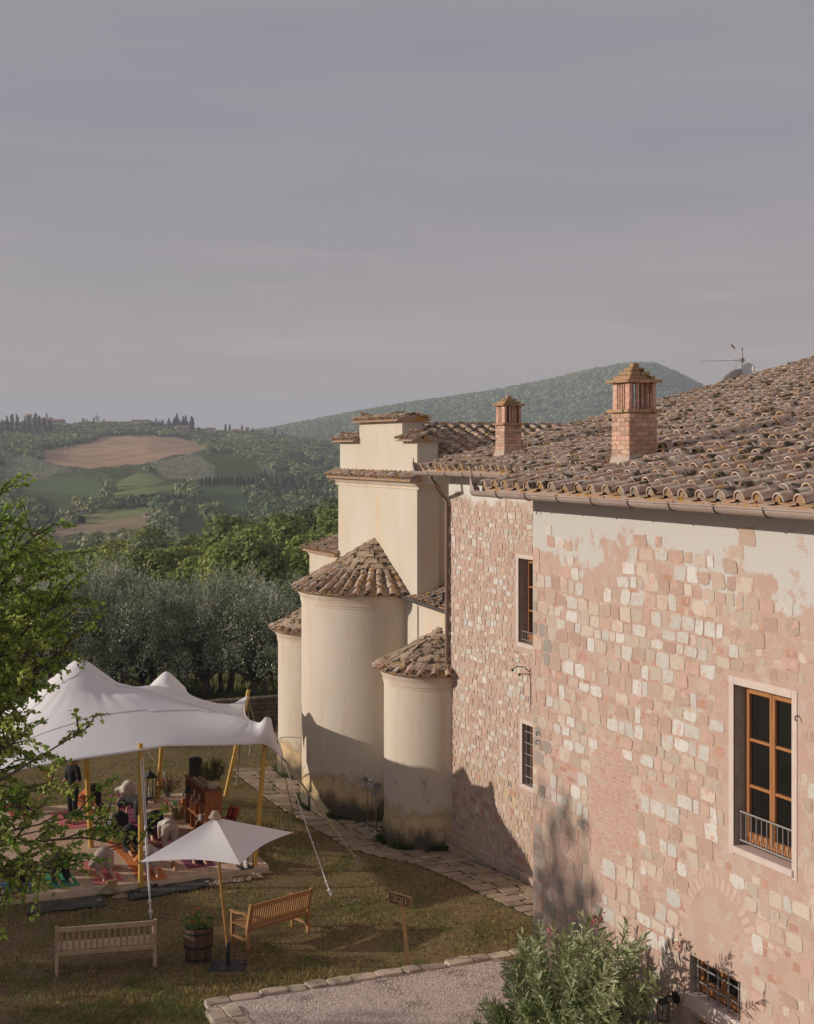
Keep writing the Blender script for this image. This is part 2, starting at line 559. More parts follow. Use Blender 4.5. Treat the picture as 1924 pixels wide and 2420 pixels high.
def build_terrain():
    cols = np.unique(np.concatenate([-np.geomspace(70, 12000, 40)[::-1], np.arange(-60, 1990, 9.0), 1990 + np.geomspace(20, 12000, 40)]))
    rows = np.concatenate([np.geomspace(1.5, 46, 90), np.array([47.2, 48.5, 50, 51.5, 53, 56, 60]), np.geomspace(64, 440, 70), np.arange(446, 1290, 6.0), np.geomspace(1300, 2400, 40), np.geomspace(2480, 5200, 12)])
    Pp, Rr = np.meshgrid(cols, rows)
    xc = (Pp - 962) / FPX * Rr
    x = CT * xc + ST * Rr
    y = -ST * xc + CT * Rr
    near = (y < 47.7) & (Rr < 80)
    z = np.where(near, gz(x, y), hfar(Pp, np.maximum(Rr, 52.0)))
    py = 1058 - FPX * (z - EYE) / Rr
    col = np.zeros(z.shape + (3,))
    col[:] = (0.085, 0.10, 0.038)
    lawn = near
    col[lawn] = (0.24, 0.175, 0.09)
    mid = (~near) & (Rr < 440)
    col[mid] = (0.10, 0.13, 0.04)
    far = Rr >= 440
    for poly, c in FIELDS:
        wob = 3.2 * np.sin(py * .55 + Pp * .045) + 2.4 * np.sin(Pp * .13 + 2.0)
        k = inpoly(Pp + wob, py + 1.3 * np.sin(Pp * .11) + .9 * np.sin(Pp * .37 + py), poly) & far & (Rr < 1290)
        col[k] = c
    v = np.stack([x, y, z], -1).reshape(-1, 3)
    nr, nc = z.shape
    i = np.arange(nr - 1)[:, None] * nc + np.arange(nc - 1)[None]
    f = np.stack([i, i + 1, i + 1 + nc, i + nc], -1).reshape(-1, 4)
    m = mat('earth', (0.1, 0.1, 0.1), (0.16, 0.11, 0.06), scale=0.9, rough=1.0, bump=0.03, bscale=22, detail=9, attr='tone', lo=0.35, hi=0.7,
            c3=(0.085, 0.065, 0.036), s3=16.0, lo3=0.46, hi3=0.66, c4=(0.11, 0.13, 0.04), s4=1.1, lo4=0.56, hi4=0.72, spec=0.05)
    m2 = mat('far_earth', (0.1, 0.1, 0.1), (0.12, 0.11, 0.05), scale=0.05, rough=1.0, attr='tone', lo=0.4, hi=0.7, spec=0.05)
    mi = (Rr[:-1, :-1] > 90).astype(np.int32).reshape(-1)
    o = mesh_obj('ground', mesh_np('ground', v, f, [m, m2], mi, smooth=True, col=col.reshape(-1, 3)))
    tag(o, 'lawn, valley floor and rolling hills as one ground', None, None, 'structure')
build_terrain()

# ---- the air over the valley
def build_haze():
    mb = MB(); mb.box(-7000, 7000, -1200, 7000, -60, 175)
    m = bpy.data.materials.new('haze_air'); m.use_nodes = True
    nt = m.node_tree; nt.nodes.clear()
    out = nd(nt, 'ShaderNodeOutputMaterial')
    pv = nd(nt, 'ShaderNodeVolumePrincipled')
    pv.inputs['Color'].default_value = (0.78, 0.87, 1.0, 1)
    pv.inputs['Density'].default_value = 0.00029
    pv.inputs['Anisotropy'].default_value = 0.0
    nt.links.new(pv.outputs[0], out.inputs['Volume'])
    o = mb.build('haze', m)
    tag(o, 'thin blue evening haze filling the valley air', None, None, 'stuff')
HAZE = True
if HAZE:
    build_haze()

# ================================================================== FARMHOUSE
m_render = mat('lime_render', (0.505, 0.345, 0.275), (0.53, 0.40, 0.33), scale=2.6, rough=0.95, bump=0.014, bscale=34, c3=(0.545, 0.47, 0.40), s3=3.3, lo3=0.56, hi3=0.70, c4=(0.50, 0.285, 0.21), s4=7.0, lo4=0.60, hi4=0.72, spec=0.1,
               zband=(7.75, 8.05, 3.6, 2.0, (0.565, 0.54, 0.505)))
m_render_far = mat('lime_render_far', (0.49, 0.345, 0.28), (0.50, 0.39, 0.315), scale=2.6, rough=0.95, bump=0.014, bscale=24, c3=(0.50, 0.35, 0.26), s3=2.3, lo3=0.5, hi3=0.66, c4=(0.30, 0.22, 0.16), s4=9.0, lo4=0.62, hi4=0.70, spec=0.1,
               zband=(8.1, 8.5, 1.2, 1.5, (0.66, 0.63, 0.57)))
m_stone = mat('wall_stone', (0.5, 0.4, 0.3), (0.42, 0.27, 0.19), scale=12, rough=0.92, bump=0.006, bscale=48, attr='tone', lo=0.46, hi=0.74, c3=(0.61, 0.40, 0.32), s3=7.0, lo3=0.58, hi3=0.66, c4=(0.33, 0.25, 0.19), s4=30, lo4=0.66, hi4=0.76, spec=0.1)
m_plaster_frame = mat('window_plaster', (0.60, 0.475, 0.42), (0.63, 0.53, 0.475), scale=5, rough=0.9, bump=0.004, bscale=40, spec=0.1)
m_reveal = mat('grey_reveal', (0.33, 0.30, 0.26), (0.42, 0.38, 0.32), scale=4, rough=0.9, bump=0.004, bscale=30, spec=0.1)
m_frame = mat('orange_wood', (0.44, 0.19, 0.07), (0.37, 0.155, 0.055), scale=3, rough=0.45, stretch=(8, 8, 1), spec=0.45)
m_glass = bpy.data.materials.new('window_glass'); m_glass.use_nodes = True
_b = m_glass.node_tree.nodes['Principled BSDF']
_b.inputs['Base Color'].default_value = (0.012, 0.012, 0.011, 1); _b.inputs['Roughness'].default_value = 0.03; _b.inputs['Specular IOR Level'].default_value = 0.6
m_iron = mat('grey_iron', (0.24, 0.22, 0.21), (0.30, 0.27, 0.25), scale=30, rough=0.55, metal=0.3, spec=0.4)
m_gutter = mat('brown_gutter', (0.36, 0.275, 0.235), (0.42, 0.335, 0.285), scale=3, rough=0.6, metal=0.15, spec=0.35, c4=(0.5, 0.45, 0.4), s4=22, lo4=0.72, hi4=0.74)
m_pipe = mat('brown_downpipe', (0.20, 0.13, 0.10), (0.24, 0.16, 0.12), scale=3, rough=0.5, metal=0.15, spec=0.4)
m_darkpipe = mat('dark_pipe', (0.05, 0.04, 0.035), (0.07, 0.055, 0.045), scale=3, rough=0.5, spec=0.4)
def tile_mat(name, base=(0.46, 0.305, 0.21)):
    return mat(name, base, (0.60, 0.51, 0.42), scale=9, rough=0.95, bump=0.005, bscale=60, lo=0.39, hi=0.62,
               c3=(0.085, 0.072, 0.045), s3=4.2, lo3=0.53, hi3=0.62, c4=(0.50, 0.30, 0.08), s4=5.5, lo4=0.57, hi4=0.70, island=0.16, spec=0.08)
m_tile = tile_mat('roof_tile_clay')
m_pan = mat('pan_tile_clay', (0.42, 0.25, 0.15), (0.38, 0.32, 0.265), scale=8, rough=0.95, bump=0.01, bscale=50, c3=(0.40, 0.22, 0.04), s3=5, lo3=0.5, hi3=0.65, c4=(0.05, 0.045, 0.03), s4=9, lo4=0.58, hi4=0.68, island=0.2, spec=0.08)

house = thing('stone_farmhouse', 'rough stone farmhouse with lichened tile roof and two brick chimneys', 'building', (10.8, 19.7, 0.0))
HO = Vector((10.8, 19.7, 0.0))
def hobj(o):
    return o
def under(parent, o, origin=HO):
    """parent an object whose mesh is in world coordinates"""
    o.parent = parent
    o.matrix_parent_inverse = Matrix.Translation(-origin)
    return o

NEARX, FARX = 10.80, 14.66
NEAR_Y1 = 19.72
FAR_Y1 = 30.97

def holes_wall(x, y0, y1, z0, z1, holes, thick, name, mats, reveal_mi=1):
    """wall plane at x facing -x, with openings (ya,yb,za,zb,depth)"""
    mb = MB()
    ys = sorted(set([y0, y1] + [h[0] for h in holes] + [h[1] for h in holes]))
    zs = sorted(set([z0, z1] + [h[2] for h in holes] + [h[3] for h in holes]))
    for i in range(len(ys) - 1):
        for j in range(len(zs) - 1):
            cy_, cz = (ys[i] + ys[i + 1]) / 2, (zs[j] + zs[j + 1]) / 2
            if any(h[0] < cy_ < h[1] and h[2] < cz < h[3] for h in holes):
                continue
            mb.add([(x, ys[i], zs[j]), (x, ys[i + 1], zs[j]), (x, ys[i + 1], zs[j + 1]), (x, ys[i], zs[j + 1])], [(0, 3, 2, 1)])
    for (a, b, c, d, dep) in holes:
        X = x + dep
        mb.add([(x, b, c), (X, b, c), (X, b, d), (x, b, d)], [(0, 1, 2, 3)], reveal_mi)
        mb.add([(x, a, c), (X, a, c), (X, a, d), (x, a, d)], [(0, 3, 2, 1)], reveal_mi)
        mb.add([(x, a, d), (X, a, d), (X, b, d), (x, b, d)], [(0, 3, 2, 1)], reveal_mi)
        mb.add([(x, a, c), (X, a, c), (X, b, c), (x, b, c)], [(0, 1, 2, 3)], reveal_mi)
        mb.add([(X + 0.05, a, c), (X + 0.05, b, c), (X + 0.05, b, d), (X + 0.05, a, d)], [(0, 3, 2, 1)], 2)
    # outer box back, ends, top
    X = x + thick
    mb.add([(x, y1, z0), (X, y1, z0), (X, y1, z1), (x, y1, z1)], [(0, 1, 2, 3)])
    mb.add([(x, y0, z0), (X, y0, z0), (X, y0, z1), (x, y0, z1)], [(0, 3, 2, 1)])
    mb.add([(x, y0, z1), (X, y0, z1), (X, y1, z1), (x, y1, z1)], [(0, 3, 2, 1)])
    mb.add([(X, y0, z0), (X, y1, z0), (X, y1, z1), (X, y0, z1)], [(0, 1, 2, 3)])
    me = mesh_np(name, np.array(mb.v), mb.f, mats, mb.m)
    return mesh_obj(name, me)

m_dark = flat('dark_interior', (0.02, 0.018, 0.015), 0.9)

# openings measured on the near wall (plane x = 10.8)
def opening(px0, py0, px1, py1, x):
    a = PX(px0, py0, x); b = PX(px1, py1, x)
    return a, b
_a = PX(1735, 1617, NEARX); _b2 = PX(1872, 1653, NEARX); _c = PX(1736, 2001, NEARX)
WIN = (_b2[1], _a[1], _c[2], _a[2])           # y0,y1,z0,z1
_a = PX(1630, 2254, NEARX); _b2 = PX(1750, 2319, NEARX); _c = PX(1630, 2346, NEARX)
WINB = (_b2[1], _a[1], _c[2], _a[2])
DOOR = (WINB[0] - 0.05, WINB[1] - 0.0, 0.1, WINB[2] - 0.26)
_a = PX(1226, 1319, FARX); _c = PX(1227, 1517, FARX)
WINC = (_a[1] - 0.85, _a[1], _c[2], _a[2])
_a = PX(1235, 1709, FARX); _c = PX(1236, 1852, FARX)
WIND = (_a[1] - 0.75, _a[1], _c[2], _a[2])

holes_near = [WIN + (0.18,), WINB + (0.17,), DOOR + (0.2,)]
holes_far = [WINC + (0.22,), WIND + (0.25,)]
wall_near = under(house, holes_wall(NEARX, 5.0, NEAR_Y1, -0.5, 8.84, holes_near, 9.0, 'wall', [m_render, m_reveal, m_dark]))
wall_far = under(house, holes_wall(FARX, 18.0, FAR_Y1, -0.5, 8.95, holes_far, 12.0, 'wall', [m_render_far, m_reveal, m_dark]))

# ---------------------------------------------------------------- stones
def stone_poly(w, h, r_):
    """ragged hewn block outline, centred"""
    n = 12
    e = r_.uniform(0.22, 0.50)
    t0 = r_.uniform(0, .7)
    tp = r_.uniform(-.2, .2); sk = r_.uniform(-.16, .16) * h
    pts = []
    for k in range(n):
        t = t0 + 2 * math.pi * (k + r_.uniform(-.3, .3)) / n
        c, s_n = math.cos(t), math.sin(t)
        a = math.copysign(abs(c) ** e, c) * w / 2; b = math.copysign(abs(s_n) ** e, s_n) * h / 2
        q = r_.uniform(.87, 1.05)
        pts.append((a * q + sk * b / h, b * q * (1 + tp * a / w)))
    return pts

def stone_geo(x, y, z, w, h, prot, r_):
    pts = stone_poly(w, h, r_)
    n = len(pts)
    tx, tz = r_.uniform(-.010, .010), r_.uniform(-.010, .010)
    v = [(x + 0.010, y + a, z + b) for (a, b) in pts]
    v += [(x - prot + tx * a + tz * b + r_.uniform(-.001, .001), y + a * 0.98, z + b * 0.975) for (a, b) in pts]
    v.append((x - prot * r_.uniform(0.9, 1.1), y, z))
    f = []
    for i in range(n):
        k = (i + 1) % n
        f += [(i, n + i, n + k), (i, n + k, k), (n + i, 2 * n, n + k)]
    return np.array(v), np.array(f)

PAL = {'pink': (0.50, 0.35, 0.285), 'cream': (0.56, 0.475, 0.39), 'white': (0.60, 0.57, 0.52), 'buff': (0.51, 0.395, 0.315),
       'ochre': (0.50, 0.39, 0.265), 'grey': (0.35, 0.31, 0.265), 'red': (0.48, 0.28, 0.205)}

def stones_for(x, y0, y1, z0, z1, hr, wr, choose, skip, r_, prot=(0.008, 0.022)):
    out = []
    z = z0
    while z < z1:
        h = r_.uniform(*hr)
        y = y0 - r_.uniform(0, 0.2)
        while y < y1:
            w = r_.uniform(*wr)
            yc, zc = y + w / 2, z + h / 2 + 0.02 * math.sin(y * 1.7)
            y += w + r_.uniform(0.004, 0.028)
            if yc - w / 2 < y0 - 0.02 or yc + w / 2 > y1 - 0.012:
                if yc + w / 2 > y1 - 0.012:
                    w2 = (y1 - 0.014) - (yc - w / 2)
                    if w2 < 0.08: continue
                    yc = yc - w / 2 + w2 / 2; w = w2
            if zc + h / 2 > z1: continue
            if skip(yc, zc, w, h): continue
            t = choose(yc, zc, r_)
            if t is None: continue
            hh = h * r_.uniform(0.80, 1.04)
            zc += r_.uniform(-.012, .012)
            v, f = stone_geo(x, yc, zc, w, hh, r_.uniform(*prot), r_)
            c = np.array(PAL[t]) * r_.uniform(0.86, 1.12)
            px, py = proj(x, yc, zc)
            xc, ydep = tocam(x, yc)
            vis = -60 < px < 1990 and 1000 < py < 2500
            out.append((v, f, c, (w * hh) / ydep ** 2 * (1 if vis else 1e-3)))
        z += h + r_.uniform(0.002, 0.010)
    return out

def place_stones(lst, wall, name, material, limit=300, rest='stones_rest'):
    lst.sort(key=lambda s_: -s_[3])
    for (v, f, c, _) in lst[:limit]:
        o = mesh_obj(name, mesh_np(name, v, f, material, col=np.tile(c, (len(v), 1))))
        o.parent = wall
    if len(lst) > limit:
        vv, ff, cc, b = [], [], [], 0
        for (v, f, c, _) in lst[limit:]:
            vv.append(v); ff.append(f + b); cc.append(np.tile(c, (len(v), 1))); b += len(v)
        o = mesh_obj(rest, mesh_np(rest, np.concatenate(vv), np.concatenate(ff), material, col=np.concatenate(cc)))
        o.parent = wall
        tag(o, kind='stuff')

def noise2(y, z, s, seed=0.0):
    return math.sin(y * s * 1.7 + seed) * math.cos(z * s * 1.3 + seed * 2) * 0.5 + math.sin(y * s * 0.7 - z * s * 1.1 + seed * 3) * 0.5

# brick infill patch and blind arch positions on the near wall
_pa = PX(1400, 1745, NEARX); _pb = PX(1500, 2060, NEARX)
BRK = dict(y0=PX(1512, 1800, NEARX)[1], y1=PX(1378, 1800, NEARX)[1], z0=PX(1450, 2045, NEARX)[2], z1=PX(1450, 1770, NEARX)[2])
ARC = dict(yc=PX(1696, 2170, NEARX)[1], zc=PX(1696, 2215, NEARX)[2], r=0.60)

def skip_near(y, z, w, h):
    for (a, b, c, d) in (WIN, WINB, DOOR):
        m_ = 0.16
        if y + w / 2 > a - m_ and y - w / 2 < b + m_ and z + h / 2 > c - m_ - 0.02 and z - h / 2 < d + m_: return True
    if BRK['y0'] < y < BRK['y1'] and BRK['z0'] < z < BRK['z1'] and (abs((y - (BRK['y0'] + BRK['y1']) / 2) / 0.62) ** 2 + ((z - (BRK['z0'] + BRK['z1']) / 2) / 1.0) ** 2) < 1.05: return True
    dy, dz = y - ARC['yc'], z - ARC['zc']
    if dz > -0.75 and abs(dy) < 0.75 and (dz < 0 or math.hypot(dy, dz) < 0.86): return True
    return False

def choose_near(y, z, r_):
    # patchily exposed masonry: plastered white under the eaves, smeared render round the window
    n_ = noise2(y, z, 1.4, 1.0)
    top = z - (7.85 + 0.35 * math.sin(y * 1.3) + 0.2 * math.sin(y * 3.1))
    if top > 0:
        if r_.random() < (0.90 if top > 0.25 else 0.6): return None
        return r_.choice(['pink', 'buff', 'white'])
    corner = NEAR_Y1 - y
    if corner < 0.5: return r_.choice(['pink', 'buff', 'grey', 'pink', 'cream'])
    if y < 15.0:          # round the window: mostly smeared over
        if r_.random() < 0.42: return None
        return r_.choice(['cream', 'pink', 'cream', 'buff', 'white'])
    if z < 4.0 and corner < 2.0:
        return r_.choice(['buff', 'grey', 'ochre', 'buff', 'pink'])
    if r_.random() < 0.10: return None
    wts = ['pink', 'pink', 'buff', 'cream', 'cream', 'white', 'white', 'white']
    if n_ > 0.2: wts += ['white', 'white', 'cream']
    return r_.choice(wts)

def prot_split():
    return None

_r = random.Random(11)
near_list = stones_for(NEARX, 11.2, NEAR_Y1, 0.2, 8.72, (0.15, 0.27), (0.13, 0.37), choose_near, skip_near, _r, (0.003, 0.009))
place_stones(near_list, wall_near, 'stone', m_stone, 300, 'small_stones')
# rubble showing faintly in the bedding between the larger blocks
def choose_rubble(y, z, r_):
    if z > 7.7 + 0.3 * math.sin(y * 1.3) or r_.random() < (.55 if y < 15 else .25): return None
    return r_.choice(['pink', 'pink', 'buff', 'pink', 'red', 'cream'])
rub_list = stones_for(NEARX, 11.2, NEAR_Y1, 0.2, 8.5, (0.07, 0.16), (0.06, 0.22), choose_rubble, skip_near, random.Random(29), (0.001, 0.0026))
place_stones(rub_list, wall_near, 'stone', m_stone, 0, 'bedded_rubble')

def skip_far(y, z, w, h):
    for (a, b, c, d) in (WINC, WIND):
        m_ = 0.14
        if y + w / 2 > a - m_ and y - w / 2 < b + m_ and z + h / 2 > c - m_ and z - h / 2 < d + m_: return True
    return False
def choose_far(y, z, r_):
    if z > 8.2 + 0.2 * math.sin(y * 2.3):
        return None if r_.random() < 0.7 else r_.choice(['cream', 'pink'])
    if z < 2.1:
        return r_.choice(['ochre', 'buff', 'buff', 'grey', 'cream', 'ochre', 'red'] if r_.random() < 0.5 else ['buff', 'ochre'])
    if r_.random() < 0.05: return None
    return r_.choice(['pink', 'pink', 'buff', 'cream', 'cream', 'buff', 'cream', 'pink', 'white'])
far_list = stones_for(FARX, 26.0, FAR_Y1, 0.45, 8.85, (0.075, 0.17), (0.09, 0.30), choose_far, skip_far, random.Random(5), (0.006, 0.016))
place_stones(far_list, wall_far, 'stone', m_stone, 300, 'small_stones')

# corner quoins on the end of the near wall are the same blocks seen edge on; plinth along the far wall
def plinth():
    r_ = random.Random(3)
    for lay, (z0, z1, dx) in enumerate([(-0.35, 0.10, 0.16), (0.11, 0.36, 0.15)]):
        y = 24.5
        while y < FAR_Y1 + 0.02:
            w = r_.uniform(0.35, 0.62)
            y2 = min(y + w, FAR_Y1 + 0.03)
            if y2 - y > 0.1:
                mb = MB(); mb.cbox(FARX - dx - r_.uniform(0, .015), FARX + 0.02, y, y2 - 0.012, z0, z1 - r_.uniform(0.0, 0.012), 0.018)
                me = mb.mesh('plinth_stone', m_stone)
                c = np.array(PAL[r_.choice(['buff', 'grey', 'buff', 'ochre'])]) * 0.82
                at = me.color_attributes.new('tone', 'FLOAT_COLOR', 'POINT')
                at.data.foreach_set('color', np.tile(np.array([*c, 1.0], dtype=np.float32), len(me.vertices)))
                mesh_obj('plinth_stone', me, wall_far)
            y = y2
plinth()

# brick infill (rough relieving-arch patch) and blind arch
m_brick_wall = mat('old_brick', (0.54, 0.315, 0.235), (0.58, 0.41, 0.325), scale=14, rough=0.95, bump=0.006, bscale=60, c4=(0.58, 0.46, 0.36), s4=9, lo4=0.58, hi4=0.68, island=0.12, spec=0.1)
m_arch = mat('smeared_arch_brick', (0.58, 0.43, 0.355), (0.55, 0.39, 0.315), scale=8, rough=.95, bump=.008, bscale=30, objrand=.06, spec=.1)
def brick_patch():
    r_ = random.Random(8)
    yc, zc = (BRK['y0'] + BRK['y1']) / 2, (BRK['z0'] + BRK['z1']) / 2
    lst = []
    z = zc - 1.0; row = 0
    while z < zc + 1.0:
        y = yc - 0.7 + (0.06 if row % 2 else 0)
        while y < yc + 0.7:
            w = r_.uniform(0.15, 0.25)
            a = y + w / 2
            if ((a - yc) / 0.60) ** 2 + ((z - zc) / 0.98) ** 2 + .35 * math.sin(a * 9 + z * 4) * math.sin(z * 5) < 1 and r_.random() > 0.22:
                mb = MB(); zz = z + r_.uniform(-.006, .006) + .02 * (a - yc); mb.cbox(NEARX - r_.uniform(0.001, 0.007), NEARX + 0.02, y, y + w - 0.014, zz, zz + r_.uniform(.034, .044), 0.006)
                lst.append(mb)
            y += w
        z += 0.054; row += 1
    for mb in lst[:300]:
        mb.build('brick', m_brick_wall, wall_near)
    r2 = random.Random(2)
    for k in range(19):      # blind arch of pale bricks on edge
        a = math.pi * (k + 0.5) / 19
        M_ = Matrix.Translation((NEARX, ARC['yc'], ARC['zc'])) @ Matrix.Rotation(a, 4, 'X')
        mb = MB(); mb.cbox(-0.0015 - r2.uniform(0, .003), 0.02, ARC['r'], ARC['r'] + 0.20 + r2.uniform(-.03, .03), -0.040, 0.040, 0.006, M=M_)
        mb.build('arch_brick', m_arch, wall_near)
brick_patch()

# ---------------------------------------------------------------- windows
def bars(mb, pts, r=0.012):
    mb.tube(pts, r, 6)
def casement(y0, y1, z0, z1, x, rows, name='window'):
    """orange wooden casement of two leaves set back in the reveal"""
    fr = MB()
    t = 0.055
    fr.cbox(x - 0.03, x + 0.06, y0, y0 + t, z0, z1, 0.008)
    fr.cbox(x - 0.03, x + 0.06, y1 - t, y1, z0, z1, 0.008)
    fr.cbox(x - 0.03, x + 0.058, y0 + t, y1 - t, z1 - t, z1, 0.008)
    fr.cbox(x - 0.03, x + 0.058, y0 + t, y1 - t, z0, z0 + 0.09, 0.008)
    w = under(house, fr.build(name, m_frame))
    ym = (y0 + y1) / 2
    for (a, b) in ((y0 + t, ym - 0.002), (ym + 0.002, y1 - t)):
        lf = MB()
        s = 0.05
        lf.cbox(x - 0.045, x + 0.04, a, a + s, z0 + 0.09, z1 - t, 0.008)
        lf.cbox(x - 0.045, x + 0.04, b - s, b, z0 + 0.09, z1 - t, 0.008)
        lf.cbox(x - 0.043, x + 0.04, a + s, b - s, z0 + 0.09, z0 + 0.09 + s + 0.02, 0.006)
        lf.cbox(x - 0.043, x + 0.04, a + s, b - s, z1 - t - s, z1 - t, 0.006)
        zb0, zb1 = z0 + 0.09 + s + 0.02, z1 - t - s
        for k in range(1, rows):
            zz = zb0 + (zb1 - zb0) * k / rows
            lf.cbox(x - 0.04, x + 0.03, a + s, b - s, zz - 0.018, zz + 0.018, 0.008)
        o = lf.build('sash', m_frame); o.parent = w
        for k in range(rows):
            za = zb0 + (zb1 - zb0) * k / rows + (0.018 if k else 0); zb = zb0 + (zb1 - zb0) * (k + 1) / rows - (0.018 if k < rows - 1 else 0)
            pm = MB(); pm.box(x - 0.002, x + 0.006, a + s - 0.004, b - s + 0.004, za - 0.004, zb + 0.004)
            o = pm.build('pane', m_glass); o.parent = w
    return w
big = casement(WIN[0], WIN[1], WIN[2] + 0.03, WIN[3], NEARX + 0.19, 3)
sm = MB()   # smooth plaster surround of the big window
a, b, c, d = WIN; s_ = 0.10
for (y0, y1, z0, z1) in ((a - s_, a, c - s_, d + s_), (b, b + s_, c - s_, d + s_), (a, b, d, d + s_)):
    sm.cbox(NEARX - 0.012, NEARX + 0.015, y0, y1, z0, z1, 0.006)
o = sm.build('window_surround', m_plaster_frame); o.parent = big
ls = MB(); ls.cbox(NEARX - 0.035, NEARX + 0.18, a - 0.04, b + 0.04, c - 0.07, c + 0.018, 0.01)
o = ls.build('sill', m_plaster_frame); o.parent = big
br = MB()
yb0, yb1 = a + 0.0, b
for zz in (c + 0.085, c + 0.44):
    br.tube([(NEARX + 0.07, yb0, zz), (NEARX + 0.07, yb1, zz)], 0.013, 6)
for k in range(11):
    yy = yb0 + (yb1 - yb0) * (k + 0.5) / 11
    br.tube([(NEARX + 0.07, yy, c + 0.085), (NEARX + 0.07, yy, c + 0.44)], 0.0085, 6)
o = br.build('railing', m_iron); o.parent = big
# panes and backing sheet are near-black, the unlit room put into their colour
# lower barred window
low = casement(WINB[0], WINB[1], WINB[2] + 0.02, WINB[3], NEARX + 0.18, 1)
gb = MB()
a, b, c, d = WINB
for k in range(5):
    yy = a + (b - a) * (k + 0.5) / 5
    gb.tube([(NEARX + 0.06, yy, c), (NEARX + 0.06, yy, d)], 0.013, 7)
for q in (0.36, 0.74):
    zz = c + (d - c) * q
    gb.tube([(NEARX + 0.06, a, zz), (NEARX + 0.06, b, zz)], 0.012, 7)
    for k in range(5):
        yy = a + (b - a) * (k + 0.5) / 5
        spheroid(gb, (NEARX + 0.06, yy, zz), 0.023, 8, 4)
o = gb.build('grille', m_iron); o.parent = low
lm = MB(); lm.cbox(NEARX - 0.03, NEARX + 0.17, a - 0.06, b + 0.07, c - 0.20, c + 0.004, 0.012)
o = lm.build('stone_lintel', m_plaster_frame); o.parent = low
# door below it
dm = MB(); dm.cbox(NEARX + 0.15, NEARX + 0.20, DOOR[0] + 0.01, DOOR[1] - 0.01, 0.12, DOOR[3], 0.006)
door = under(house, dm.build('door', m_frame))
pl = MB()
for k in range(5):
    w_ = (DOOR[1] - DOOR[0] - 0.06) / 5
    y0 = DOOR[0] + 0.03 + k * w_
    pl.cbox(NEARX + 0.135, NEARX + 0.152, y0 + 0.004, y0 + w_ - 0.004, 0.15, DOOR[3] - 0.05, 0.005)
o = pl.build('door_boards', m_frame); o.parent = door
# narrow windows of the far wall
for (H_, lower) in ((WINC, False), (WIND, True)):
    a, b, c, d = H_
    w = casement(a, b, c + 0.01, d, FARX + 0.23, 3 if not lower else 2)
    g2 = MB()
    if lower:
        for k in range(5):
            zz = c + (d - c) * (k + 0.7) / 5.4
            g2.tube([(FARX + 0.05, a, zz), (FARX + 0.05, b, zz)], 0.012, 6)
        for k in range(4):
            yy = a + (b - a) * (k + 0.5) / 4
            g2.tube([(FARX + 0.05, yy, c), (FARX + 0.05, yy, d)], 0.012, 6)
        o = g2.build('grille', m_iron); o.parent = w
    else:
        for zz in (c + 0.06, c + 0.24):
            g2.tube([(FARX + 0.06, a, zz), (FARX + 0.06, b, zz)], 0.011, 6)
        for k in range(7):
            yy = a + (b - a) * (k + 0.5) / 7
            g2.tube([(FARX + 0.06, yy, c + 0.06), (FARX + 0.06, yy, c + 0.24)], 0.007, 6)
        o = g2.build('railing', m_iron); o.parent = w
    sp = MB()
    for (y0, y1, z0, z1) in ((b, b + 0.11, c - 0.02, d + 0.08), (a - 0.1, b, d, d + 0.09), (a - 0.12, b + 0.12, c - 0.10, c)):
        sp.cbox(FARX - 0.014, FARX + 0.02, y0, y1, z0, z1, 0.006)
    o = sp.build('window_surround', m_plaster_frame); o.parent = w

# ---------------------------------------------------------------- roofs
SL = 0.245
PITCH = math.atan(SL)
def cover_tile(L=0.52, r0=0.108, r1=0.086, th=0.016, seg=7, arc=172):
    """barrel tile: axis +x (up the slope), wide end at x=0"""
    v, f = [], []
    for (x, r_) in ((0, r0), (L, r1)):
        for rr in (r_, r_ - th):
            for k in range(seg + 1):
                a = R(90 - arc / 2 + arc * k / seg)
                v.append((x, -rr * math.cos(a), rr * math.sin(a)))
    n = seg + 1
    for k in range(seg):
        f.append((k, k + 1, 2 * n + k + 1, 2 * n + k))              # outer
        f.append((n + k, 3 * n + k, 3 * n + k + 1, n + k + 1))      # inner
        f.append((k, n + k, n + k + 1, k + 1))                      # low end
        f.append((2 * n + k, 2 * n + k + 1, 3 * n + k + 1, 3 * n + k))
    f.append((0, 2 * n, 3 * n, n)); f.append((seg, n + seg, 3 * n + seg, 2 * n + seg))
    return np.array(v), np.array(f)
TV, TF = cover_tile()
def pan_tile(L=0.50, w=0.28, th=0.016):
    v = [(0, -w / 2, 0.0), (0, 0, -0.018), (0, w / 2, 0.0), (L, w / 2 * .9, 0.0), (L, 0, -0.018), (L, -w / 2 * .9, 0.0)]
    v += [(x, y, z - th) for (x, y, z) in v]
    f = [(0, 1, 4, 5), (1, 2, 3, 4), (6, 11, 10, 7), (7, 10, 9, 8), (0, 6, 7, 1), (1, 7, 8, 2), (3, 9, 10, 4), (4, 10, 11, 5)]
    return np.array(v), np.array(f)
PV, PF = pan_tile()
def eave_tile():
    """cover tile whose open low end is stopped with mortar"""
    v, f = cover_tile()
    n = 8
    ids = list(range(n, 2 * n))
    vv = [tuple(p) for p in v] + [(0.02, v[i][1] * .98, v[i][2] * .98) for i in ids] + [(0.02, v[ids[0]][1], -.03), (0.02, v[ids[-1]][1], -.03)]
    b = len(v)
    ff = [tuple(q) for q in f] + [tuple([b + k for k in range(n)] + [b + n + 1, b + n])]
    return mesh_np('eave_tile', np.array(vv), ff, [m_tile, m_pan], [0] * len(f) + [1])
eave_mesh = eave_tile()
tile_mesh = [mesh_np('roof_tile', *cover_tile(r0=r0, r1=r1, L=L), m_tile) for (r0, r1, L) in ((0.108, 0.086, 0.52), (0.114, 0.090, 0.50), (0.103, 0.083, 0.53))]

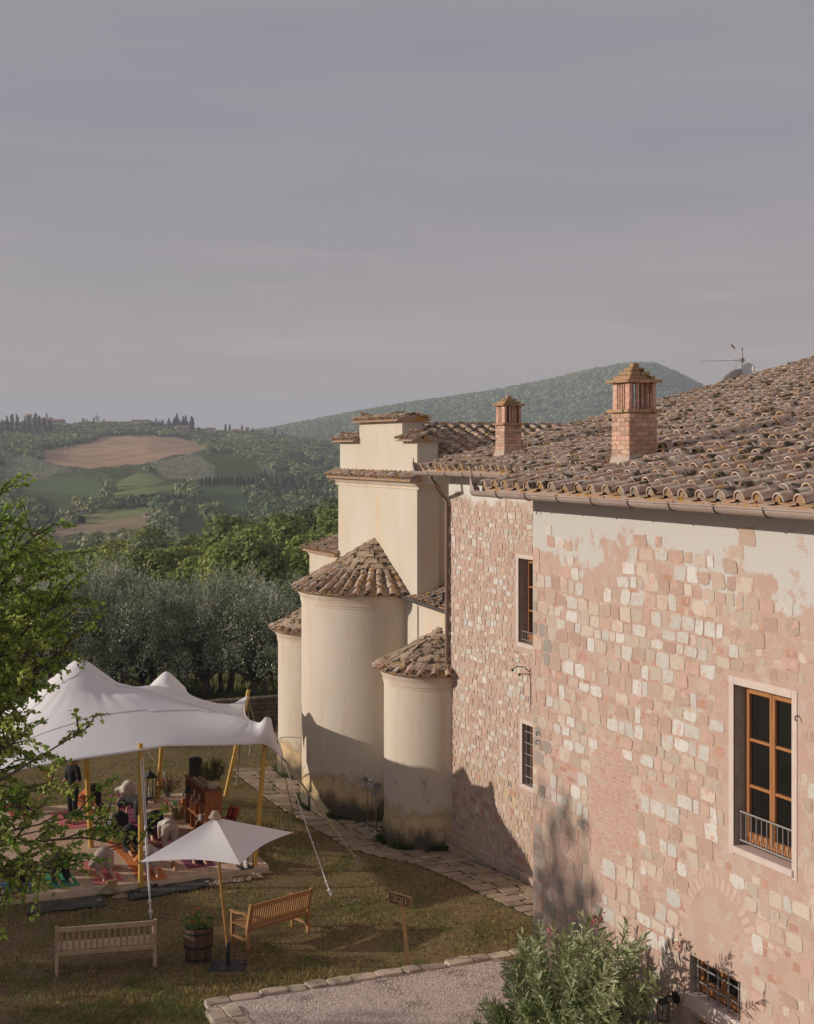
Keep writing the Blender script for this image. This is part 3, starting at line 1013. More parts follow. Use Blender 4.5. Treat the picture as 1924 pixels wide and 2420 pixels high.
def tiled_roof(name, xe, ze, xr, y0, y1, pitch_m=0.365, exposed=0.405, limit=268, seed=1, keep=None, hole=None):
    """single pitch rising along +x from the eave"""
    r_ = random.Random(seed)
    deck = MB()
    def Z(x): return ze + (x - xe) * SL
    th = 0.10
    deck.add([(xe + 0.03, y0, Z(xe + .03) - 0.03), (xr, y0, Z(xr) - 0.03), (xr, y1, Z(xr) - 0.03), (xe + 0.03, y1, Z(xe + .03) - 0.03),
              (xe + 0.03, y0, Z(xe + .03) - 0.03 - th), (xr, y0, Z(xr) - 0.03 - th), (xr, y1, Z(xr) - 0.03 - th), (xe + 0.03, y1, Z(xe + .03) - 0.03 - th)],
             [(0, 1, 2, 3), (4, 7, 6, 5), (0, 4, 5, 1), (1, 5, 6, 2), (2, 6, 7, 3), (3, 7, 4, 0)])
    roof = under(house, deck.build(name, m_pan))
    mats4, pans, eaves = [], [], []
    rot = Matrix.Rotation(-PITCH, 4, 'Y')
    nrow = int((y1 - y0) / pitch_m)
    ncol = int((xr - xe) / math.cos(PITCH) / exposed)
    for i in range(nrow + 1):
        yy = y1 - 0.11 - i * pitch_m
        off = r_.uniform(-0.03, 0.03)
        for j in range(ncol + 1):
            d = j * exposed + off + r_.uniform(-0.02, 0.02)
            if j == 0: d = r_.uniform(-0.015, 0.02)
            x = xe + d * math.cos(PITCH)
            if hole and hole(x, yy): continue
            M_ = (Matrix.Translation((x, yy + r_.uniform(-0.012, 0.012), Z(x) + 0.004 + r_.uniform(0, 0.016)))
                  @ rot @ Matrix.Rotation(R(r_.uniform(-3.2, 3.2)), 4, 'Z') @ Matrix.Rotation(R(2.6 + r_.uniform(-0.4, 0.6)), 4, 'Y')
                  @ Matrix.Rotation(R(r_.uniform(-3, 3)), 4, 'X'))
            if j == 0:
                eaves.append(M_)
            else:
                mats4.append(M_)
            pans.append(Matrix.Translation((x - 0.015, yy - pitch_m / 2, Z(x) + 0.006)) @ rot @ Matrix.Rotation(R(1.8), 4, 'Y') @ Matrix.Rotation(R(r_.uniform(-2, 2)), 4, 'Z'))
    for M_ in eaves:
        o = mesh_obj('eave_tile', eave_mesh, roof); o.matrix_basis = M_
    sc = []
    for k, M_ in enumerate(mats4):
        t = M_.translation
        px, py = proj(t.x, t.y, t.z)
        xc, yc = tocam(t.x, t.y)
        vis = -20 < px < 1950 and (keep is None or keep(t))
        sc.append((-(1 / yc ** 2) * (1 if vis else 1e-4), k))
    sc.sort()
    for _, k in sc[:limit]:
        o = bpy.data.objects.new('roof_tile', r_.choice(tile_mesh)); COL.objects.link(o)
        o.parent = roof
        o.matrix_world = mats4[k]
        o.matrix_basis = mats4[k]
    rest = np.array([[list(row) for row in mats4[k]] for _, k in sc[limit:]])
    if len(rest):
        v, f = instance_np(TV, TF, rest)
        o = mesh_obj('far_tiles', mesh_np('far_tiles', v, f, m_tile), roof); tag(o, kind='stuff')
    v, f = instance_np(PV, PF, np.array([[list(row) for row in M_] for M_ in pans]))
    o = mesh_obj('pan_tiles', mesh_np('pan_tiles', v, f, m_pan), roof); tag(o, kind='stuff')
    return roof

XE1, ZE1, RK1 = 10.15, 8.885, 20.27
XE2, ZE2, RK2 = 14.05, 9.01, 31.38
def chim_hole(cx, cy_, hx, hy):
    return lambda x, y: (cx - hx - 0.02 - 0.45 < x < cx + hx + 0.35) and abs(y - cy_) < hy + 0.10
# chimney places: front lower corner of each stack seen on the roof plane
def on_roof(px, py, xe, ze):
    d = ray(px, py)
    t = (ze - xe * SL - EYE) / (d[2] - SL * d[0])
    return Vector((d[0] * t, d[1] * t, EYE + d[2] * t))
CA = on_roof(1487, 1100, XE1, ZE1)
CB = on_roof(1192, 1079, XE2, ZE2)
roof1 = tiled_roof('roof', XE1, ZE1, 19.2, 9.5, RK1, seed=4, hole=lambda x, y: CA.x - 0.42 < x < CA.x + 0.80 and CA.y - 0.08 < y < CA.y + 0.64)
roof2 = tiled_roof('roof', XE2, ZE2, 27.5, 19.9, RK2, seed=9, hole=lambda x, y: CB.x - 0.42 < x < CB.x + 0.75 and CB.y - 0.08 < y < CB.y + 0.58,
                   keep=lambda t: True)
# bedded verge caps along the near rake are part of the tiles; mortar verge strip
# eave boards under the tiles
for (xe, ze, ya, yb) in ((XE1, ZE1, 9.5, RK1), (XE2, ZE2, 19.9, RK2)):
    mb = MB(); mb.cbox(xe + 0.05, xe + 0.09, ya, yb - 0.03, ze - 0.16, ze - 0.045, 0.004)
    under(house, mb.build('eave_board', m_gutter))

# ---------------------------------------------------------------- gutters
def gutter(xe, z, y0, y1, name='gutter'):
    mb = MB()
    r_, n = 0.085, 10
    cx = xe - 0.06
    v, f = [], []
    for (yy) in (y0, y1):
        for rr in (r_, r_ - 0.006):
            for k in range(n + 1):
                a = math.pi + math.pi * k / n
                v.append((cx + rr * math.cos(a), yy, z + rr * math.sin(a)))
    m_ = n + 1
    for k in range(n):
        f += [(k, k + 1, 2 * m_ + k + 1, 2 * m_ + k), (m_ + k, 3 * m_ + k, 3 * m_ + k + 1, m_ + k + 1)]
    f += [(0, 2 * m_, 3 * m_, m_), (n, m_ + n, 3 * m_ + n, 2 * m_ + n)]
    mb.add(v, f)
    mb.tube([(cx - r_ - 0.004, y0, z + 0.004), (cx - r_ - 0.004, y1, z + 0.004)], 0.012, 6)
    # far end cap
    cap = [(cx + r_ * math.cos(math.pi + math.pi * k / n), z + r_ * math.sin(math.pi + math.pi * k / n)) for k in range(n + 1)]
    mb.prism(cap, y1 - 0.012, y1 + 0.002, 'y')
    g = under(house, mb.build(name, m_gutter))
    y = y1 - 0.9
    while y > y0:
        b = MB()
        b.tube([(cx + (r_ + .006) * math.cos(math.pi + math.pi * k / n), y, z + (r_ + .006) * math.sin(math.pi + math.pi * k / n)) for k in range(n + 1)], 0.009, 5)
        b.box(cx - r_ - 0.014, cx - r_ + 0.012, y - 0.02, y + 0.02, z - 0.01, z + 0.022)
        o = b.build('bracket', m_darkpipe); o.parent = g
        y -= 0.93
    # sheet-metal ornament on the far end
    prof = [(0.0, 0.0), (0.17, 0.0), (0.165, 0.05), (0.12, 0.09), (0.15, 0.14), (0.13, 0.20), (0.07, 0.21), (0.045, 0.25), (0.03, 0.34), (0.012, 0.34), (0.02, 0.25), (0.0, 0.20), (0.015, 0.12)]
    om = MB(); om.prism([(cx - 0.085 + p[0], z + p[1]) for p in prof], y1 - 0.012, y1 - 0.004, 'y')
    q = [(0.0, 0.0), (0.15, 0.02), (0.13, 0.06), (0.08, 0.11), (0.05, 0.18), (0.01, 0.22), (0.0, 0.2)]
    om.prism([(y1 - p[0], z + p[1]) for p in q], cx - 0.088, cx - 0.082, 'x')
    for k in range(10):
        pass
    sc_ = [(cx - 0.0 + 0.045 * math.cos(t) * (1 - t / 9), y1 - 0.02, z + 0.11 + 0.045 * math.sin(t) * (1 - t / 9)) for t in np.linspace(0, 7.5, 18)]
    om.tube(sc_, 0.008, 5)
    o = om.build('scroll_ornament', m_gutter); o.parent = g
    return g
g1 = gutter(XE1, ZE1 - 0.075, 9.0, PX(1122, 1165, XE1 - 0.06)[1])
g2 = gutter(XE2, ZE2 - 0.085, 20.5, PX(982, 1112, XE2 - 0.06)[1])
# downpipe of the far gutter, swan-necked back to the wall
def downpipe():
    a = Vector((XE2 - 0.06, PX(1018, 1130, XE2 - 0.06)[1], ZE2 - 0.16))
    yb = FAR_Y1 - 0.06
    xw = FARX - 0.075
    pts = [a, a + Vector((0, -0.01, -0.10)), Vector((a.x + 0.08, a.y - 0.10, a.z - 0.22)), Vector((xw - 0.06, yb + 0.08, a.z - 0.52)), Vector((xw, yb, a.z - 0.66)), Vector((xw, yb, a.z - 1.0)), Vector((xw, yb, 2.0))]
    mb = MB(); mb.tube(pts, 0.052, 10)
    for zz in (7.9, 6.2, 4.6, 3.4):
        mb.tube([(xw, yb, zz - 0.02), (xw, yb, zz + 0.02)], 0.06, 10)
    o = under(house, mb.build('downpipe', m_pipe)); smoothby(o)
    lo = MB(); lo.tube([(xw, yb, 2.06), (xw, yb, 0.75), (xw - 0.02, yb, 0.62), (xw - 0.16, yb, 0.46), (xw - 0.19, yb, 0.34), (xw - 0.19, yb, 0.02)], 0.06, 10)
    lo.tube([(xw, yb, 1.4), (xw, yb, 1.44)], 0.068, 10)
    o2 = lo.build('pipe_foot', m_darkpipe); o2.parent = o; smoothby(o2)
    ft = MB(); ft.tube([(xw - 0.19, yb, 0.06), (xw - 0.19, yb, -0.24)], 0.068, 10)
    o3 = ft.build('pipe_collar', m_plaster_frame); o3.parent = o; smoothby(o3)
downpipe()
# second, darker pipe coming off the church gutter beside it and the open joint between the buildings
# ---------------------------------------------------------------- chimneys
m_brick = mat('chimney_brick', (0.48, 0.26, 0.175), (0.55, 0.39, 0.30), scale=16, rough=0.95, bump=0.006, bscale=70, c4=(0.10, 0.095, 0.085), s4=26, lo4=0.60, hi4=0.66, objrand=0.30, spec=0.08)
m_brick_moss = mat('mossy_brick', (0.45, 0.28, 0.19), (0.43, 0.29, 0.14), scale=14, rough=0.97, bump=0.008, bscale=60, c4=(0.09, 0.085, 0.03), s4=11, lo4=0.56, hi4=0.64, objrand=0.15, spec=0.05)
m_mortar = mat('mortar', (0.50, 0.42, 0.34), (0.42, 0.33, 0.26), scale=12, rough=0.97, bump=0.006, bscale=60, spec=0.08)
m_chim_shade = mat('chimney_shade', (0.16, 0.16, 0.16), (0.22, 0.22, 0.22), scale=6, rough=0.6, metal=0.2, spec=0.3)  # dark grey for the painted shadow beside the taller stack
def chimney(c, wx, wy, top, steps, seed, lab):
    """c: near lower corner on the roof; stack runs +x by wx and +y by wy"""
    r_ = random.Random(seed)
    x0, y0 = c.x, c.y
    zb = c.z - 0.25
    ch = MB(); ch.box(x0 + 0.012, x0 + wx - 0.012, y0 + 0.012, y0 + wy - 0.012, zb, top)
    # splayed mortar skirt at the foot
    ch.add([(x0 - 0.07, y0 - 0.05, c.z - 0.14), (x0 - 0.07, y0 + wy + 0.05, c.z - 0.14), (x0 + 0.006, y0 + wy, c.z + 0.16), (x0 + 0.006, y0, c.z + 0.16),
            (x0 + wx, y0 - 0.05, c.z + wx * SL), (x0 + wx, y0 + 0.01, c.z + wx * SL + 0.10)], [(0, 3, 2, 1), (0, 4, 5, 3)])
    root = under(house, ch.build('chimney', m_mortar))
    tag(root, lab)
    hgt, ln, gap = 0.058, 0.235, 0.011
    z = c.z + 0.10; row = 0
    while z + hgt < top + 0.005:
        for face in range(4):
            L_ = wx if face % 2 == 0 else wy
            s0 = 0.0
            first = True
            while s0 < L_ - 0.02:
                w = ln if (row + face) % 2 == 0 or not first else 0.115
                w = min(w, L_ - s0)
                if L_ - s0 - w < 0.05: w = L_ - s0
                first = False
                e = r_.uniform(-0.003, 0.003)
                a, b = s0 + gap / 2, s0 + w - gap / 2
                mb = MB()
                if face == 0: mb.cbox(x0 + a, x0 + b, y0 - e, y0 + 0.10, z, z + hgt, 0.006)
                elif face == 1: mb.cbox(x0 - e, x0 + 0.10, y0 + a + (0.0), y0 + b, z, z + hgt, 0.006)
                elif face == 2: mb.cbox(x0 + a, x0 + b, y0 + wy - 0.10, y0 + wy + e, z, z + hgt, 0.006)
                else: mb.cbox(x0 + wx - 0.10, x0 + wx + e, y0 + a, y0 + b, z, z + hgt, 0.006)
                if z > c.z + (SL * (wx if face == 3 else 0.1)):
                    mb.build('brick', m_brick, root)
                s0 += w
        z += hgt + gap; row += 1
    def slab(z0, z1, ov, mt, split=3):
        for k in range(split):
            a = x0 - ov + (wx + 2 * ov) * k / split; b = x0 - ov + (wx + 2 * ov) * (k + 1) / split
            mb = MB(); mb.cbox(a + 0.002, b - 0.002, y0 - ov, y0 + wy + ov, z0 + r_.uniform(0, .006), z1 + r_.uniform(-.006, .006), 0.008)
            mb.build('slab_tile', mt, root)
    slab(top, top + 0.055, 0.055, m_brick_moss)
    # lantern of upright bricks and barrel tiles
    zl = top + 0.05; lh = 0.42 if wx > 0.5 else 0.40
    th = 0.06
    for (fx, fy) in ((0, 0), (1, 0), (0, 1), (1, 1)):
        xa = x0 + 0.012 if fx == 0 else x0 + wx - 0.012 - th
        ya = y0 + 0.012 if fy == 0 else y0 + wy - 0.012 - 0.13
        mb = MB(); mb.cbox(xa, xa + th, ya, ya + 0.13, zl, zl + lh, 0.008); mb.build('upright_brick', m_brick, root)
    for k in range(3):
        for side in (0, 1):
            yy = y0 + 0.02 + side * (wy - 0.08)
            xa = x0 + 0.12 + (wx - 0.28) * (k + 0.3) / 2.6
            mb = MB(); mb.cbox(xa, xa + 0.05, yy, yy + 0.05, zl, zl + lh, 0.008); mb.build('upright_brick', m_brick, root)
            xx = x0 + 0.02 + side * (wx - 0.09)
            ya = y0 + 0.18 + (wy - 0.34) * k / 2.6
            mb = MB(); mb.cbox(xx, xx + 0.06, ya, ya + 0.035, zl, zl + lh, 0.006); mb.build('upright_brick', m_brick, root)
    zz = zl + lh
    slab(zz, zz + 0.05, 0.06, m_brick_moss)
    zz += 0.05
    for k in range(steps):
        ins = 0.02 + k * (0.5 * min(wx, wy) - 0.075) / max(1, steps - 1)
        h_ = 0.060 if k < steps - 1 else 0.066
        xa, xb, ya, yb = x0 + ins, x0 + wx - ins, y0 + ins, y0 + wy - ins
        nspl = 2 if xb - xa > 0.3 else 1
        for q in range(nspl):
            a = xa + (xb - xa) * q / nspl; b = xa + (xb - xa) * (q + 1) / nspl
            mb = MB(); mb.cbox(a + 0.003 * (q > 0), b, ya + 0.002 * q, yb, zz + 0.001, zz + h_, 0.008)
            mb.build('cap_brick', m_brick_moss, root)
        zz += h_ + 0.004
    return root
CAW = 0.0
ztopA = EYE + (1058 - 975) / FPX * tocam(CA.x, CA.y)[1]
ztopB = EYE + (1058 - 1005) / FPX * tocam(CB.x, CB.y)[1]
chA = chimney(CA, 0.50, 0.50, ztopA, 4, 3, 'taller brick chimney with stepped mossy cap in the middle of the roof')
chB = chimney(CB, 0.46, 0.46, ztopB, 3, 6, 'smaller brick chimney with stepped cap near the church roof')
mb = MB(); mb.add([(CA.x + 0.05, CA.y - 0.20, CA.z + 0.03), (CA.x + 0.9, CA.y - 0.16, CA.z + 0.24), (CA.x + 0.9, CA.y - 0.02, CA.z + 0.26), (CA.x + 0.05, CA.y - 0.01, CA.z + 0.10)], [(0, 1, 2, 3)])  # dark sheet laid on the tiles as the stack's cast shadow
o = mb.build('shade_strip', m_chim_shade); o.parent = chA

# ================================================================== CHURCH
FX = 14.92
CYM = 36.26
HW = 2.84
m_ochre = mat('ochre_plaster', (0.585, 0.515, 0.41), (0.61, 0.56, 0.465), scale=0.8, rough=0.95, bump=0.004, bscale=14, detail=8, c3=(0.66, 0.50, 0.33), s3=0.6, lo3=0.52, hi3=0.75, c4=(0.60, 0.44, 0.27), s4=2.4, lo4=0.62, hi4=0.8, stretch=(1, 1, 0.45), spec=0.08)
def plaster_stained(name, z_dirt):
    """ochre plaster with a rising-damp band at the foot and streaks"""
    m = bpy.data.materials.new(name); m.use_nodes = True
    nt = m.node_tree; nt.nodes.clear(); L = nt.links.new
    out = nd(nt, 'ShaderNodeOutputMaterial'); bs = nd(nt, 'ShaderNodeBsdfPrincipled')
    bs.inputs['Roughness'].default_value = 0.95; bs.inputs['Specular IOR Level'].default_value = 0.08
    ge = nd(nt, 'ShaderNodeNewGeometry')
    sep = nd(nt, 'ShaderNodeSeparateXYZ'); L(ge.outputs['Position'], sep.inputs[0])
    def noise(sc, st=(1, 1, 1), dt=6):
        mp = nd(nt, 'ShaderNodeMapping'); mp.inputs['Scale'].default_value = st
        L(ge.outputs['Position'], mp.inputs[0])
        n = nd(nt, 'ShaderNodeTexNoise'); n.inputs['Scale'].default_value = sc; n.inputs['Detail'].default_value = dt; n.inputs['Roughness'].default_value = 0.62
        L(mp.outputs[0], n.inputs['Vector']); return n.outputs['Fac']
    def rng_(src, a, b, c=0.0, d=1.0):
        r_ = nd(nt, 'ShaderNodeMapRange'); r_.interpolation_type = 'SMOOTHSTEP'
        r_.inputs['From Min'].default_value = a; r_.inputs['From Max'].default_value = b
        r_.inputs['To Min'].default_value = c; r_.inputs['To Max'].default_value = d
        L(src, r_.inputs['Value']); return r_.outputs[0]
    def mix(fac, a, b):
        n = nd(nt, 'ShaderNodeMixRGB'); L(fac, n.inputs[0])
        for i, q in ((1, a), (2, b)):
            if isinstance(q, tuple): n.inputs[i].default_value = (*q, 1)
            else: L(q, n.inputs[i])
        return n.outputs[0]
    def math_(op, a, b):
        n = nd(nt, 'ShaderNodeMath', operation=op)
        for i, q in ((0, a), (1, b)):
            if isinstance(q, (int, float)): n.inputs[i].default_value = q
            else: L(q, n.inputs[i])
        return n.outputs[0]
    c = mix(rng_(noise(0.7, (1, 1, .5)), 0.35, 0.68), (0.63, 0.56, 0.465), (0.60, 0.515, 0.405))
    c = mix(rng_(noise(3.2, (1, 1, .12), 8), 0.52, 0.78), c, (0.58, 0.45, 0.31))
    c = mix(rng_(noise(9.0, (1, 1, .08), 8), 0.60, 0.80), c, (0.50, 0.40, 0.29))
    zz = math_('ADD', sep.outputs['Z'], math_('MULTIPLY', math_('SUBTRACT', noise(1.1), 0.5), 1.5))
    c = mix(rng_(zz, 0.95, 0.65), c, (0.60, 0.45, 0.26))
    edge = math_('MULTIPLY', rng_(zz, 0.95, 0.72), rng_(zz, 0.55, 0.70))
    c = mix(math_('MULTIPLY', edge, 0.35), c, (0.26, 0.20, 0.14))
    z2 = math_('ADD', sep.outputs['Z'], math_('MULTIPLY', math_('SUBTRACT', noise(2.3, (1, 1, .7), 8), 0.5), 1.1))
    c = mix(rng_(z2, 0.48, 0.0), c, (0.10, 0.085, 0.06))
    st = math_('MULTIPLY', rng_(noise(5.0, (1, 1, .35), 8), 0.60, 0.72), rng_(sep.outputs['Z'], 2.4, 1.0))
    c = mix(math_('MULTIPLY', st, 0.6), c, (0.14, 0.12, 0.09))
    L(c, bs.inputs['Base Color'])
    bp = nd(nt, 'ShaderNodeBump'); bp.inputs['Distance'].default_value = 0.006
    L(noise(16, (1, 1, .6), 8), bp.inputs['Height']); L(bp.outputs[0], bs.inputs['Normal'])
    L(bs.outputs[0], out.inputs['Surface'])
    return m
m_apse = plaster_stained('stained_plaster', 0.8)
m_cornice = mat('pale_cornice', (0.70, 0.60, 0.48), (0.62, 0.50, 0.39), scale=2, rough=0.9, bump=0.003, bscale=20, spec=0.1)
m_slab = mat('stone_roof_slab', (0.38, 0.27, 0.19), (0.46, 0.37, 0.28), scale=9, rough=0.97, bump=0.006, bscale=50, c3=(0.06, 0.052, 0.035), s3=6, lo3=0.50, hi3=0.62, c4=(0.36, 0.20, 0.035), s4=7, lo4=0.58, hi4=0.68, objrand=0.22, spec=0.06)
m_ctile = mat('church_tile', (0.44, 0.27, 0.18), (0.56, 0.48, 0.40), scale=9, rough=0.96, bump=0.005, bscale=60, lo=0.4, hi=0.6, c3=(0.06, 0.052, 0.035), s3=6, lo3=0.52, hi3=0.62, c4=(0.40, 0.22, 0.03), s4=7, lo4=0.54, hi4=0.66, objrand=0.22, spec=0.06)
ctile_mesh = mesh_np('roof_tile', *cover_tile(), m_ctile)

church = thing('romanesque_church', 'pale ochre plastered church with stepped gable and three round tile-roofed apses', 'church', (FX, CYM, 0.0))
CO = Vector((FX, CYM, 0.0))
def cunder(o): return under(church, o, CO)

# body: gable wall, nave behind it, aisle walls
def zc_at(px, py, x): return PX(px, py, x)[2]
ZEV = 8.62            # underside of the tile skirt
ZSH, ZTOP = 9.70, 10.24
T = 0.62
mb = MB(); mb.box(FX, FX + T, CYM - HW, CYM + HW, -0.6, ZEV)
gable = cunder(mb.build('gable_wall', m_ochre))
# cornice profile under the skirt, returned round the near side
co = MB()
prof = [(0.0, -0.20), (0.03, -0.20), (0.035, -0.14), (0.07, -0.12), (0.13, -0.05), (0.16, -0.045), (0.17, 0.0), (0.0, 0.0)]
co.prism([(FX - p[0], ZEV + p[1]) for p in prof], CYM - HW - 0.16, CYM + HW + 0.16, 'y')
co.prism([(CYM - HW - p[0], ZEV + p[1]) for p in prof], FX + 0.002, FX + T, 'x')
o = cunder(co.build('cornice', m_cornice))
# stepped upper part
up = MB(); up.box(FX + 0.03, FX + T - 0.002, CYM - HW + 0.06, CYM + HW - 0.06, ZEV - 0.01, ZSH)
cunder(up.build('gable_shoulder', m_ochre))
_l = PX(850, 1000, FX + 0.03)[1]; _r2 = PX(951, 1000, FX + 0.03)[1]
tp = MB(); tp.box(FX + 0.025, FX + T + 0.003, _r2, _l, ZSH - 0.2, ZTOP)
cunder(tp.build('gable_top', m_ochre))

def tile_obj(parent, M_, mesh=None, name='roof_tile'):
    o = bpy.data.objects.new(name, mesh or ctile_mesh); COL.objects.link(o)
    o.parent = parent
    o.matrix_basis = M_
    return o

def slope_tiles(parent, xe, ze, sl, y0, y1, depth, pitch_m=0.30, exposed=0.34, sgn=1, seed=0, scale=0.8, end_cut=None):
    """tiles climbing along +x*sgn from xe; base sheet as the parent mesh"""
    r_ = random.Random(seed)
    a = math.atan(sl)
    n = max(1, int(round((y1 - y0) / pitch_m)))
    m_ = max(1, int(math.ceil(depth / exposed)))
    for i in range(n + 1):
        y = y0 + (y1 - y0) * i / n
        for j in range(m_):
            d = j * exposed + r_.uniform(-.015, .015)
            if d + 0.25 > depth + 0.1 and j > 0: continue
            M_ = (Matrix.Translation((xe + sgn * d, y + r_.uniform(-.01, .01), ze + d * sl + 0.01)) @ (Matrix.Identity(4) if sgn > 0 else Matrix.Rotation(math.pi, 4, 'Z'))
                  @ Matrix.Rotation(-a, 4, 'Y') @ Matrix.Rotation(R(r_.uniform(-3, 3)), 4, 'Z') @ Matrix.Rotation(R(2), 4, 'Y')
                  @ Matrix.Diagonal((scale, scale, scale, 1)))
            tile_obj(parent, M_)

def coping(y0, y1, z, name, seed):
    """little two-pitched tile coping over a gable step"""
    xm = FX + T / 2
    ov = 0.17
    mb = MB()
    sl = 0.30
    hx = T / 2 + ov
    mb.prism([(xm - hx, z - 0.035), (xm + hx, z - 0.035), (xm + hx, z), (xm, z + hx * sl), (xm - hx, z)], y0 - 0.12, y1 + 0.12, 'y')
    p = cunder(mb.build(name, m_pan))
    slope_tiles(p, xm - hx - 0.02, z + 0.012, sl, y0 - 0.07, y1 + 0.07, hx, seed=seed, sgn=1)
    slope_tiles(p, xm + hx + 0.02, z + 0.012, sl, y0 - 0.07, y1 + 0.07, hx, seed=seed + 50, sgn=-1)
    # ridge tiles
    r_ = random.Random(seed)
    y = y0 - 0.10
    while y < y1 + 0.05:
        M_ = Matrix.Translation((xm, y, z + hx * sl - 0.02)) @ Matrix.Rotation(R(90), 4, 'Z') @ Matrix.Diagonal((0.8, 1.0, 0.7, 1))
        tile_obj(p, M_, name='ridge_tile'); y += 0.34
coping(_r2, _l, ZTOP, 'coping', 1)
coping(CYM - HW + 0.06, _r2 - 0.14, ZSH, 'coping', 2)
coping(_l + 0.14, CYM + HW - 0.06, ZSH, 'coping', 3)
# tile skirt over the cornice
mb = MB()
mb.prism([(FX - 0.30, ZEV + 0.004), (FX + 0.04, ZEV + 0.004), (FX + 0.04, ZEV + 0.20), (FX - 0.30, ZEV + 0.045)], CYM - HW - 0.22, CYM + HW + 0.22, 'y')
sk = cunder(mb.build('tile_skirt', m_pan))
slope_tiles(sk, FX - 0.33, ZEV + 0.055, 0.45, CYM - HW - 0.17, CYM + HW + 0.18, 0.36, pitch_m=0.325, exposed=0.30, seed=7, scale=0.85)
mb = MB(); mb.tube([(FX - 0.1, CYM + HW + 0.05, ZEV - 0.06), (FX - 0.1, CYM + HW + 0.33, ZEV - 0.06)], 0.055, 10)
cunder(mb.build('spout', m_pipe))
# nave and its roof (ridge runs +x)
XN0, XN1 = FX + T - 0.03, FX + 16
ZRG = 10.12
nsl = 0.30
mb = MB()
mb.prism([(CYM - HW + 0.2, -0.6), (CYM + HW - 0.2, -0.6), (CYM + HW - 0.2, ZRG - nsl * (HW - .2) - 0.12), (CYM, ZRG - 0.12), (CYM - HW + 0.2, ZRG - nsl * (HW - .2) - 0.12)], XN0, XN1, 'x')
cunder(mb.build('nave_wall', m_ochre))
mb = MB()
e = HW + 0.25
mb.prism([(CYM - e, ZRG - nsl * e), (CYM, ZRG), (CYM + e, ZRG - nsl * e), (CYM + e, ZRG - nsl * e - 0.08), (CYM, ZRG - 0.08), (CYM - e, ZRG - nsl * e - 0.08)], XN0 + 0.05, XN1 + 0.3, 'x')
nroof = cunder(mb.build('nave_roof', m_pan))
def nave_tiles():
    r_ = random.Random(21)
    a = math.atan(nsl)
    lst = []
    for i in range(int((XN1 - XN0) / 0.37)):
        x = XN0 + 0.15 + i * 0.37
        for j in range(9):
            d = j * 0.40 + r_.uniform(-.03, .03)
            y = CYM - e + d * math.cos(a)
            if y > CYM - 0.12: continue
            M_ = (Matrix.Translation((x + r_.uniform(-.015, .015), y, ZRG - nsl * (CYM - y) + 0.012)) @ Matrix.Rotation(R(90), 4, 'Z') @ Matrix.Rotation(-a, 4, 'Y')
                  @ Matrix.Rotation(R(r_.uniform(-3, 3)), 4, 'Z') @ Matrix.Rotation(R(2.2), 4, 'Y') @ Matrix.Diagonal((1, 1, 1, 1)))
            lst.append((x, M_))
    lst.sort(key=lambda t: t[0])
    for x, M_ in lst[:170]:
        tile_obj(nroof, M_)
    v, f = instance_np(TV, TF, np.array([[list(q) for q in M_] for _, M_ in lst[170:]]))
    tag(mesh_obj('far_tiles', mesh_np('far_tiles', v, f, m_tile), nroof), kind='stuff')
    x = XN0
    while x < XN1:
        tile_obj(nroof, Matrix.Translation((x, CYM, ZRG + 0.0 + r_.uniform(0, .015))) @ Matrix.Rotation(R(r_.uniform(-2, 2)), 4, 'Z') @ Matrix.Diagonal((1.0, 1.15, 1.0, 1)), name='ridge_tile')
        x += 0.37
nave_tiles()

# aisles either side of the central apse
def aisle(y0, y1, z, name, seed, sgn):
    mb = MB(); mb.box(FX + 0.04, FX + 6, y0, y1, -0.6, z)
    w = cunder(mb.build('aisle_wall', m_ochre))
    mb = MB()
    d = 1.7
    mb.prism([(FX - 0.16, z + 0.0), (FX + d, z + d * 0.26), (FX + d, z + d * 0.26 - 0.06), (FX - 0.16, z - 0.05)], y0 - 0.1, y1 + 0.14, 'y')
    rf = cunder(mb.build('aisle_roof', m_pan))
    slope_tiles(rf, FX - 0.20, z + 0.012, 0.26, y0 - 0.05, y1 + 0.08, d, seed=seed, exposed=0.36, pitch_m=0.33, scale=0.9)
    co2 = MB(); co2.prism([(FX + 0.04 - p[0] * 0.7, z - 0.05 + p[1] * 0.6) for p in prof], y0, y1 + 0.06, 'y')
    o = co2.build('cornice', m_cornice); o.parent = w
    return w
aisle(CYM + HW + 0.01, CYM + 5.46, 6.36, 'left', 31, 1)
aisle(FAR_Y1 + 0.10, CYM - HW - 0.01, 5.58, 'right', 32, 1)
# small gutter on the near aisle, with a pipe to the wall
mb = MB(); mb.tube([(FX - 0.22, CYM - 2.2, 5.62), (FX - 0.22, FAR_Y1 + 0.12, 5.50)], 0.05, 8)
mb.tube([(FX - 0.2, FAR_Y1 + 0.9, 5.60), (FX - 0.14, FAR_Y1 + 0.55, 5.78), (FARX - 0.08, FAR_Y1 + 0.1, 5.98)], 0.045, 8)
o = cunder(mb.build('aisle_gutter', m_darkpipe)); smoothby(o)

